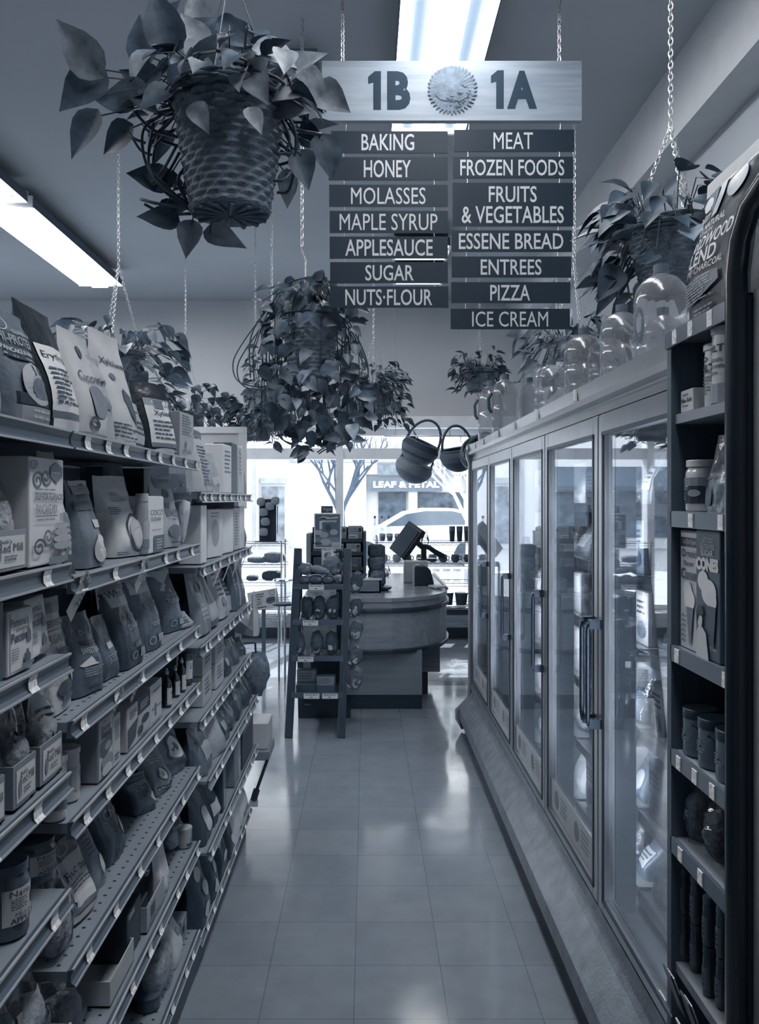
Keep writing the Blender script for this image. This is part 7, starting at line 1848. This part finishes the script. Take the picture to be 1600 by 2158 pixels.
('box','frozen_carton',0.932,2.039,1.6515,0.119,0.158,0.13,0.647,'frozen carton, first from the near side, top shelf, nearest freezer door','frozen food',12,111,0,0),
('pouch','frozen_pouch',0.94,2.177,1.6515,0.119,0.181,0.09,0.165,'frozen pouch, second from the near side, top shelf, nearest freezer door','frozen food',12,105,0,0),
('box','frozen_carton',0.924,2.315,1.6515,0.119,0.145,0.15,0.285,'frozen carton, third from the near side, top shelf, nearest freezer door','frozen food',12,109,0,0),
('foil','frozen_bag',0.924,2.453,1.6515,0.119,0.134,0.15,0.285,'shiny frozen bag, fourth from the near side, top shelf, nearest freezer door','frozen food',12,107,0,0),
('clear','clear_frozen_bag',0.906,2.591,1.6515,0.119,0.179,0.16,0.728,'clear frozen bag, fifth from the near side, top shelf, nearest freezer door','frozen food',12,108,0,0),
('foil','frozen_bag',0.92,2.794,0.4015,0.127,0.122,0.15,0.165,'shiny frozen bag, first from the near side, lowest shelf, second freezer door','frozen food',13,107,0,0),
('clear','clear_frozen_bag',0.923,2.942,0.4015,0.127,0.199,0.09,0.493,'clear frozen bag, second from the near side, lowest shelf, second freezer door','frozen food',13,108,0,0),
('box','frozen_carton',0.917,3.09,0.4015,0.127,0.146,0.09,0.728,'frozen carton, third from the near side, lowest shelf, second freezer door','frozen food',13,112,0,0),
('pouch','frozen_pouch',0.918,3.238,0.4015,0.127,0.158,0.16,0.728,'frozen pouch, fourth from the near side, lowest shelf, second freezer door','frozen food',13,105,0,0),
('box','frozen_carton',0.918,3.386,0.4015,0.127,0.199,0.12,0.493,'frozen carton, fifth from the near side, lowest shelf, second freezer door','frozen food',13,106,0,0),
('pouch','frozen_pouch',0.911,2.794,0.6615,0.127,0.159,0.12,0.165,'frozen pouch, first from the near side, second-lowest shelf, second freezer door','frozen food',13,105,0,0),
('box','frozen_carton',0.933,2.942,0.6615,0.127,0.147,0.12,0.493,'frozen carton, second from the near side, second-lowest shelf, second freezer door','frozen food',13,106,0,0),
('foil','frozen_bag',0.92,3.09,0.6615,0.127,0.158,0.11,0.493,'shiny frozen bag, third from the near side, second-lowest shelf, second freezer door','frozen food',13,107,0,0),
('clear','clear_frozen_bag',0.921,3.238,0.6615,0.127,0.17,0.12,0.285,'clear frozen bag, fourth from the near side, second-lowest shelf, second freezer door','frozen food',13,108,0,0),
('box','frozen_carton',0.931,3.386,0.6615,0.127,0.162,0.14,0.569,'frozen carton, fifth from the near side, second-lowest shelf, second freezer door','frozen food',13,104,0,0),
('clear','clear_frozen_bag',0.901,2.794,0.9215,0.127,0.175,0.1,0.165,'clear frozen bag, first from the near side, third-lowest shelf, second freezer door','frozen food',13,108,0,0),
('box','frozen_carton',0.911,2.942,0.9215,0.127,0.182,0.12,0.569,'frozen carton, second from the near side, third-lowest shelf, second freezer door','frozen food',13,104,0,0),
('pouch','frozen_pouch',0.938,3.09,0.9215,0.127,0.183,0.11,0.165,'frozen pouch, third from the near side, third-lowest shelf, second freezer door','frozen food',13,105,0,0),
('box','frozen_carton',0.9,3.238,0.9215,0.127,0.175,0.12,0.493,'frozen carton, fourth from the near side, third-lowest shelf, second freezer door','frozen food',13,106,0,0),
('foil','frozen_bag',0.911,3.386,0.9215,0.127,0.14,0.1,0.647,'shiny frozen bag, fifth from the near side, third-lowest shelf, second freezer door','frozen food',13,107,0,0),
('box','frozen_carton',0.932,2.794,1.1815,0.127,0.179,0.11,0.569,'frozen carton, first from the near side, third-highest shelf, second freezer door','frozen food',13,104,0,0),
('foil','frozen_bag',0.938,2.942,1.1815,0.127,0.141,0.11,0.165,'shiny frozen bag, second from the near side, third-highest shelf, second freezer door','frozen food',13,107,0,0),
('clear','clear_frozen_bag',0.928,3.09,1.1815,0.127,0.192,0.16,0.493,'clear frozen bag, third from the near side, third-highest shelf, second freezer door','frozen food',13,108,0,0),
('box','frozen_carton',0.921,3.238,1.1815,0.127,0.171,0.09,0.647,'frozen carton, fourth from the near side, third-highest shelf, second freezer door','frozen food',13,111,0,0),
('pouch','frozen_pouch',0.919,3.386,1.1815,0.127,0.196,0.14,0.647,'frozen pouch, fifth from the near side, third-highest shelf, second freezer door','frozen food',13,105,0,0),
('box','frozen_carton',0.917,2.794,1.4215,0.127,0.18,0.13,0.165,'frozen carton, first from the near side, second-highest shelf, second freezer door','frozen food',13,110,0,0),
('pouch','frozen_pouch',0.937,2.942,1.4215,0.127,0.171,0.1,0.569,'frozen pouch, second from the near side, second-highest shelf, second freezer door','frozen food',13,105,0,0),
('box','frozen_carton',0.925,3.09,1.4215,0.127,0.186,0.14,0.569,'frozen carton, third from the near side, second-highest shelf, second freezer door','frozen food',13,104,0,0),
('foil','frozen_bag',0.923,3.238,1.4215,0.127,0.132,0.13,0.285,'shiny frozen bag, fourth from the near side, second-highest shelf, second freezer door','frozen food',13,107,0,0),
('clear','clear_frozen_bag',0.927,3.386,1.4215,0.127,0.153,0.13,0.493,'clear frozen bag, fifth from the near side, second-highest shelf, second freezer door','frozen food',13,108,0,0),
('foil','frozen_bag',0.939,2.794,1.6515,0.127,0.179,0.09,0.285,'shiny frozen bag, first from the near side, top shelf, second freezer door','frozen food',13,107,0,0),
('clear','clear_frozen_bag',0.939,2.942,1.6515,0.127,0.147,0.12,0.493,'clear frozen bag, second from the near side, top shelf, second freezer door','frozen food',13,108,0,0),
('box','frozen_carton',0.919,3.09,1.6515,0.127,0.142,0.11,0.569,'frozen carton, third from the near side, top shelf, second freezer door','frozen food',13,104,0,0),
('pouch','frozen_pouch',0.908,3.238,1.6515,0.127,0.144,0.14,0.569,'frozen pouch, fourth from the near side, top shelf, second freezer door','frozen food',13,105,0,0),
('box','frozen_carton',0.916,3.386,1.6515,0.127,0.14,0.1,0.647,'frozen carton, fifth from the near side, top shelf, second freezer door','frozen food',13,111,0,0),
('pouch','frozen_pouch',0.928,3.643,0.4015,0.212,0.192,0.12,0.728,'frozen pouch, first from the near side, lowest shelf, third freezer door','frozen food',14,113,0,0),
('box','frozen_carton',0.912,3.89,0.4015,0.212,0.173,0.1,0.285,'frozen carton, second from the near side, lowest shelf, third freezer door','frozen food',14,114,0,0),
('foil','frozen_bag',0.923,4.137,0.4015,0.212,0.14,0.16,0.569,'shiny frozen bag, third from the near side, lowest shelf, third freezer door','frozen food',14,115,0,0),
('clear','clear_frozen_bag',0.933,3.643,0.6615,0.212,0.165,0.13,0.493,'clear frozen bag, first from the near side, second-lowest shelf, third freezer door','frozen food',14,108,0,0),
('box','frozen_carton',0.906,3.89,0.6615,0.212,0.168,0.11,0.647,'frozen carton, second from the near side, second-lowest shelf, third freezer door','frozen food',14,116,0,0),
('pouch','frozen_pouch',0.939,4.137,0.6615,0.212,0.197,0.13,0.728,'frozen pouch, third from the near side, second-lowest shelf, third freezer door','frozen food',14,113,0,0),
('box','frozen_carton',0.926,3.643,0.9215,0.212,0.189,0.11,0.647,'frozen carton, first from the near side, third-lowest shelf, third freezer door','frozen food',14,116,0,0),
('foil','frozen_bag',0.925,3.89,0.9215,0.212,0.154,0.09,0.647,'shiny frozen bag, second from the near side, third-lowest shelf, third freezer door','frozen food',14,115,0,0),
('clear','clear_frozen_bag',0.923,4.137,0.9215,0.212,0.193,0.11,0.165,'clear frozen bag, third from the near side, third-lowest shelf, third freezer door','frozen food',14,108,0,0),
('box','frozen_carton',0.919,3.643,1.1815,0.212,0.17,0.14,0.493,'frozen carton, first from the near side, third-highest shelf, third freezer door','frozen food',14,117,0,0),
('pouch','frozen_pouch',0.937,3.89,1.1815,0.212,0.198,0.13,0.728,'frozen pouch, second from the near side, third-highest shelf, third freezer door','frozen food',14,113,0,0),
('box','frozen_carton',0.912,4.137,1.1815,0.212,0.184,0.1,0.647,'frozen carton, third from the near side, third-highest shelf, third freezer door','frozen food',14,116,0,0),
('foil','frozen_bag',0.939,3.643,1.4215,0.212,0.139,0.12,0.285,'shiny frozen bag, first from the near side, second-highest shelf, third freezer door','frozen food',14,115,0,0),
('clear','clear_frozen_bag',0.901,3.89,1.4215,0.212,0.149,0.13,0.647,'clear frozen bag, second from the near side, second-highest shelf, third freezer door','frozen food',14,108,0,0),
('box','frozen_carton',0.902,4.137,1.4215,0.212,0.155,0.09,0.728,'frozen carton, third from the near side, second-highest shelf, third freezer door','frozen food',14,116,0,0),
('pouch','frozen_pouch',0.921,3.643,1.6515,0.212,0.141,0.1,0.728,'frozen pouch, first from the near side, top shelf, third freezer door','frozen food',14,113,0,0),
('box','frozen_carton',0.91,3.89,1.6515,0.212,0.187,0.1,0.728,'frozen carton, second from the near side, top shelf, third freezer door','frozen food',14,116,0,0),
('foil','frozen_bag',0.911,4.137,1.6515,0.212,0.163,0.12,0.493,'shiny frozen bag, third from the near side, top shelf, third freezer door','frozen food',14,115,0,0),
('clear','clear_frozen_bag',0.935,4.443,0.4015,0.212,0.171,0.15,0.728,'clear frozen bag, first from the near side, lowest shelf, fourth freezer door','frozen food',15,108,0,0),
('box','frozen_carton',0.905,4.69,0.4015,0.212,0.141,0.1,0.285,'frozen carton, second from the near side, lowest shelf, fourth freezer door','frozen food',15,114,0,0),
('pouch','frozen_pouch',0.912,4.937,0.4015,0.212,0.16,0.12,0.165,'frozen pouch, third from the near side, lowest shelf, fourth freezer door','frozen food',15,113,0,0),
('box','frozen_carton',0.927,4.443,0.6615,0.212,0.161,0.15,0.728,'frozen carton, first from the near side, second-lowest shelf, fourth freezer door','frozen food',15,116,0,0),
('foil','frozen_bag',0.91,4.69,0.6615,0.212,0.122,0.12,0.493,'shiny frozen bag, second from the near side, second-lowest shelf, fourth freezer door','frozen food',15,115,0,0),
('clear','clear_frozen_bag',0.922,4.937,0.6615,0.212,0.193,0.08,0.285,'clear frozen bag, third from the near side, second-lowest shelf, fourth freezer door','frozen food',15,108,0,0),
('box','frozen_carton',0.928,4.443,0.9215,0.212,0.176,0.16,0.728,'frozen carton, first from the near side, third-lowest shelf, fourth freezer door','frozen food',15,116,0,0),
('pouch','frozen_pouch',0.936,4.69,0.9215,0.212,0.169,0.11,0.165,'frozen pouch, second from the near side, third-lowest shelf, fourth freezer door','frozen food',15,113,0,0),
('box','frozen_carton',0.929,4.937,0.9215,0.212,0.181,0.15,0.728,'frozen carton, third from the near side, third-lowest shelf, fourth freezer door','frozen food',15,116,0,0),
('foil','frozen_bag',0.903,4.443,1.1815,0.212,0.17,0.15,0.728,'shiny frozen bag, first from the near side, third-highest shelf, fourth freezer door','frozen food',15,115,0,0),
('clear','clear_frozen_bag',0.923,4.69,1.1815,0.212,0.187,0.13,0.165,'clear frozen bag, second from the near side, third-highest shelf, fourth freezer door','frozen food',15,108,0,0),
('box','frozen_carton',0.906,4.937,1.1815,0.212,0.195,0.12,0.728,'frozen carton, third from the near side, third-highest shelf, fourth freezer door','frozen food',15,116,0,0),
('pouch','frozen_pouch',0.939,4.443,1.4215,0.212,0.193,0.12,0.569,'frozen pouch, first from the near side, second-highest shelf, fourth freezer door','frozen food',15,113,0,0),
('box','frozen_carton',0.932,4.69,1.4215,0.212,0.175,0.09,0.728,'frozen carton, second from the near side, second-highest shelf, fourth freezer door','frozen food',15,116,0,0),
('foil','frozen_bag',0.903,4.937,1.4215,0.212,0.136,0.09,0.493,'shiny frozen bag, third from the near side, second-highest shelf, fourth freezer door','frozen food',15,115,0,0),
('clear','clear_frozen_bag',0.917,4.443,1.6515,0.212,0.16,0.09,0.285,'clear frozen bag, first from the near side, top shelf, fourth freezer door','frozen food',15,108,0,0),
('box','frozen_carton',0.902,4.69,1.6515,0.212,0.182,0.15,0.728,'frozen carton, second from the near side, top shelf, fourth freezer door','frozen food',15,116,0,0),
('pouch','frozen_pouch',0.933,4.937,1.6515,0.212,0.177,0.09,0.493,'frozen pouch, third from the near side, top shelf, fourth freezer door','frozen food',15,113,0,0),
('box','frozen_carton',0.928,5.248,0.4015,0.221,0.2,0.12,0.493,'frozen carton, first from the near side, lowest shelf, farthest freezer door','frozen food',16,117,0,0),
('foil','frozen_bag',0.917,5.505,0.4015,0.221,0.157,0.09,0.493,'shiny frozen bag, second from the near side, lowest shelf, farthest freezer door','frozen food',16,115,0,0),
('clear','clear_frozen_bag',0.922,5.762,0.4015,0.221,0.153,0.13,0.569,'clear frozen bag, third from the near side, lowest shelf, farthest freezer door','frozen food',16,108,0,0),
('box','frozen_carton',0.902,5.248,0.6615,0.221,0.144,0.13,0.165,'frozen carton, first from the near side, second-lowest shelf, farthest freezer door','frozen food',16,118,0,0),
('pouch','frozen_pouch',0.925,5.505,0.6615,0.221,0.164,0.08,0.165,'frozen pouch, second from the near side, second-lowest shelf, farthest freezer door','frozen food',16,113,0,0),
('box','frozen_carton',0.924,5.762,0.6615,0.221,0.159,0.12,0.285,'frozen carton, third from the near side, second-lowest shelf, farthest freezer door','frozen food',16,114,0,0),
('foil','frozen_bag',0.902,5.248,0.9215,0.221,0.142,0.14,0.165,'shiny frozen bag, first from the near side, third-lowest shelf, farthest freezer door','frozen food',16,115,0,0),
('clear','clear_frozen_bag',0.927,5.505,0.9215,0.221,0.174,0.1,0.493,'clear frozen bag, second from the near side, third-lowest shelf, farthest freezer door','frozen food',16,108,0,0),
('box','frozen_carton',0.909,5.762,0.9215,0.221,0.173,0.09,0.569,'frozen carton, third from the near side, third-lowest shelf, farthest freezer door','frozen food',16,116,0,0),
('pouch','frozen_pouch',0.93,5.248,1.1815,0.221,0.155,0.12,0.493,'frozen pouch, first from the near side, third-highest shelf, farthest freezer door','frozen food',16,113,0,0),
('box','frozen_carton',0.935,5.505,1.1815,0.221,0.188,0.12,0.493,'frozen carton, second from the near side, third-highest shelf, farthest freezer door','frozen food',16,117,0,0),
('foil','frozen_bag',0.929,5.762,1.1815,0.221,0.131,0.13,0.728,'shiny frozen bag, third from the near side, third-highest shelf, farthest freezer door','frozen food',16,115,0,0),
('clear','clear_frozen_bag',0.901,5.248,1.4215,0.221,0.174,0.15,0.285,'clear frozen bag, first from the near side, second-highest shelf, farthest freezer door','frozen food',16,108,0,0),
('box','frozen_carton',0.91,5.505,1.4215,0.221,0.176,0.15,0.569,'frozen carton, second from the near side, second-highest shelf, farthest freezer door','frozen food',16,116,0,0),
('pouch','frozen_pouch',0.904,5.762,1.4215,0.221,0.198,0.12,0.728,'frozen pouch, third from the near side, second-highest shelf, farthest freezer door','frozen food',16,113,0,0),
('box','frozen_carton',0.902,5.248,1.6515,0.221,0.184,0.09,0.569,'frozen carton, first from the near side, top shelf, farthest freezer door','frozen food',16,116,0,0),
('foil','frozen_bag',0.909,5.505,1.6515,0.221,0.161,0.09,0.728,'shiny frozen bag, second from the near side, top shelf, farthest freezer door','frozen food',16,115,0,0),
('clear','clear_frozen_bag',0.908,5.762,1.6515,0.221,0.169,0.14,0.165,'clear frozen bag, third from the near side, top shelf, farthest freezer door','frozen food',16,108,0,0),]
for i_, (kind, name, x, y, z, w, h, d, g, label, cat, gi_, pi_, yaw, lean) in enumerate(GOODS):
    make_product(kind, name, (x, y, z), w, h, d, g, label, cat, GROUPS[gi_], PRINT[pi_], PI / 2 if x < 0 else -PI / 2, yaw, lean, 1000 + i_)

# ================================================================== THINGS AT THE END OF THE SHELVING
def hang(name, label, cat, loc, build):
    t = thing(name, label, cat, loc)
    build(t)
    return t
for i, (y, z, s, lab) in enumerate([(1.665, 1.518, 1.0, 'large sale card hanging from the second shelf near the swirl printed box'), (2.12, 1.515, 0.9, 'sale card hanging from the second shelf under the white bowl bag'),
                                  (1.90, 1.236, 0.85, 'slim sale card hanging below the grey sweetener pouches'), (2.06, 1.236, 0.85, 'slim sale card hanging below the very dark brown sugar bag')]):
    w, h = (0.055, 0.095) if i < 2 else (0.03, 0.085)
    t = thing('sale_card', lab, 'card', (XF + 0.012, y, z), 0, 'sale cards hanging from the shelves', rot=(0, 0, PI / 2))
    rot = Matrix.Rotation(0.30, 3, 'X') @ Matrix.Rotation(0.55, 3, 'Y')
    F = lambda u, v, off: tuple(rot @ Vector((-w / 2 + w * u, -off, -h * s + h * s * v)))
    m = MB().grid(lambda u, v: F(u, v, 0), 1, 1)
    m.grid(lambda u, v: F(1 - u, v, -0.001), 1, 1)
    m.build('card', paper(0.68), t)
    if i < 2:
        decorate(t, F, [('T', 'Sale!', .1, .92, .72, .94, 0.05, 0.03), ('S', .3, .5, .14, .9, 0.1, .6), ('S', .4, .25, .12, .8, 0.1, .6), ('L', .55, .95, .3, .62, 3, 0.1)])
    else:
        decorate(t, F, [('L', .1, .9, .6, .9, 2, 0.12), ('L', .1, .9, .1, .45, 2, 0.1), ('P', 0, 1, .50, .53, 0.2)])
for i, y in enumerate((3.02, 3.22, 3.45, 3.65)):
    t = thing('shelf_talker', ('first', 'second', 'third', 'fourth')[i] + ' pale slip hanging from the second shelf of the far unit', 'card', (XF + 0.012, y, 1.432), 0, 'pale slips on the far unit', rot=(0, 0, PI / 2))
    MB().obox((0.012, -0.012, -0.04), (0.018, 0.001, 0.09), Matrix.Rotation(0.3, 3, 'X') @ Matrix.Rotation(0.5, 3, 'Y')).build('card', paper(0.62), t)
t = thing('end_shelf_bracket', 'empty sloping end shelf at the far end of the left shelving', 'shelf', (-0.66, 4.30, 1.02))
MB().prism([(-.10, 0), (.09, -.04), (.09, -.01), (-.10, .12)], lambda p, d: (p[0], d, p[1]), -.138, .13).build('wedge', mat(0.2, 0.5), t)
for i, (x, y, z, w, d, h, g, lab) in enumerate([(-0.58, 4.30, 0.40, .16, .2, .13, 0.46, 'pale empty carton on the lower end shelf')]):
    t = thing('shelf_carton', lab, 'box', (x, y, z))
    MB().box(-w / 2, w / 2, -d / 2, d / 2, 0, h).build('carton_body', card(g), t, bevel=.003)
    MB().box(-w / 2 - .20, w / 2 + .01, 4.161 - y, d / 2, -.045, -.002).build('ledge', mat(0.2, .5), t)
t = thing('hanging_knit_bag', 'fuzzy grey bag hanging at the far end of the left shelving', 'bag', (-0.575, 4.21, 0.66))
goods_lump(.13, .22, .2, 710, .25).build('bag_body', mat(0.14, 0.9, 0.8, 60, var=.4, vscale=40), t, smooth=True)
MB().tube([(0, .1, .2), (0, .06, .27), (-.05, -.02, .28), (-.09, -.045, .28)], .006, 6).build('loop', mat(0.1, .7), t)
t = thing('clip_on_sack', 'pale papery bag clipped to the far shelf end', 'bag', (-0.545, 4.22, 0.98), 0, rot=(0, 0, PI / 2))
pouch(t, .10, .22, .05, film(0.42), 711, top=.8)
t = thing('scoop_handle', 'black handle with a round knob sticking out low over the aisle', 'handle', (-0.54, 3.96, 0.23))
MB().tube([(0, 0, .0), (.015, .0, .05)], .016, 10).build('knob', mat(0.02, .4), t, smooth='auto')
MB().tube([(.012, 0, .04), (.065, .01, .19)], .008, 8).build('rod', mat(0.02, .4), t)
MB().box(-.02, .02, -.01, .01, -.03, .0).build('clip', mat(0.4, .4), t)

# ------------------------------------------------------------------ move every built thing's origin to its own foot
bpy.context.view_layer.update()
kids = {}
for o in bpy.data.objects:
    if o.parent:
        kids.setdefault(o.parent, []).append(o)
for t in [o for o in bpy.data.objects if o.type == 'EMPTY' and o.parent is None]:
    if tuple(t.location) != (0.0, 0.0, 0.0) or not kids.get(t):
        continue
    lo, hi = Vector((9e9,) * 3), Vector((-9e9,) * 3)
    for c in kids[t]:
        for q in c.bound_box:
            for i in range(3):
                lo[i] = min(lo[i], q[i]); hi[i] = max(hi[i], q[i])
    base = Vector(((lo.x + hi.x) / 2, (lo.y + hi.y) / 2, lo.z))
    t.location = base
    for c in kids[t]:
        c.location = c.location - base
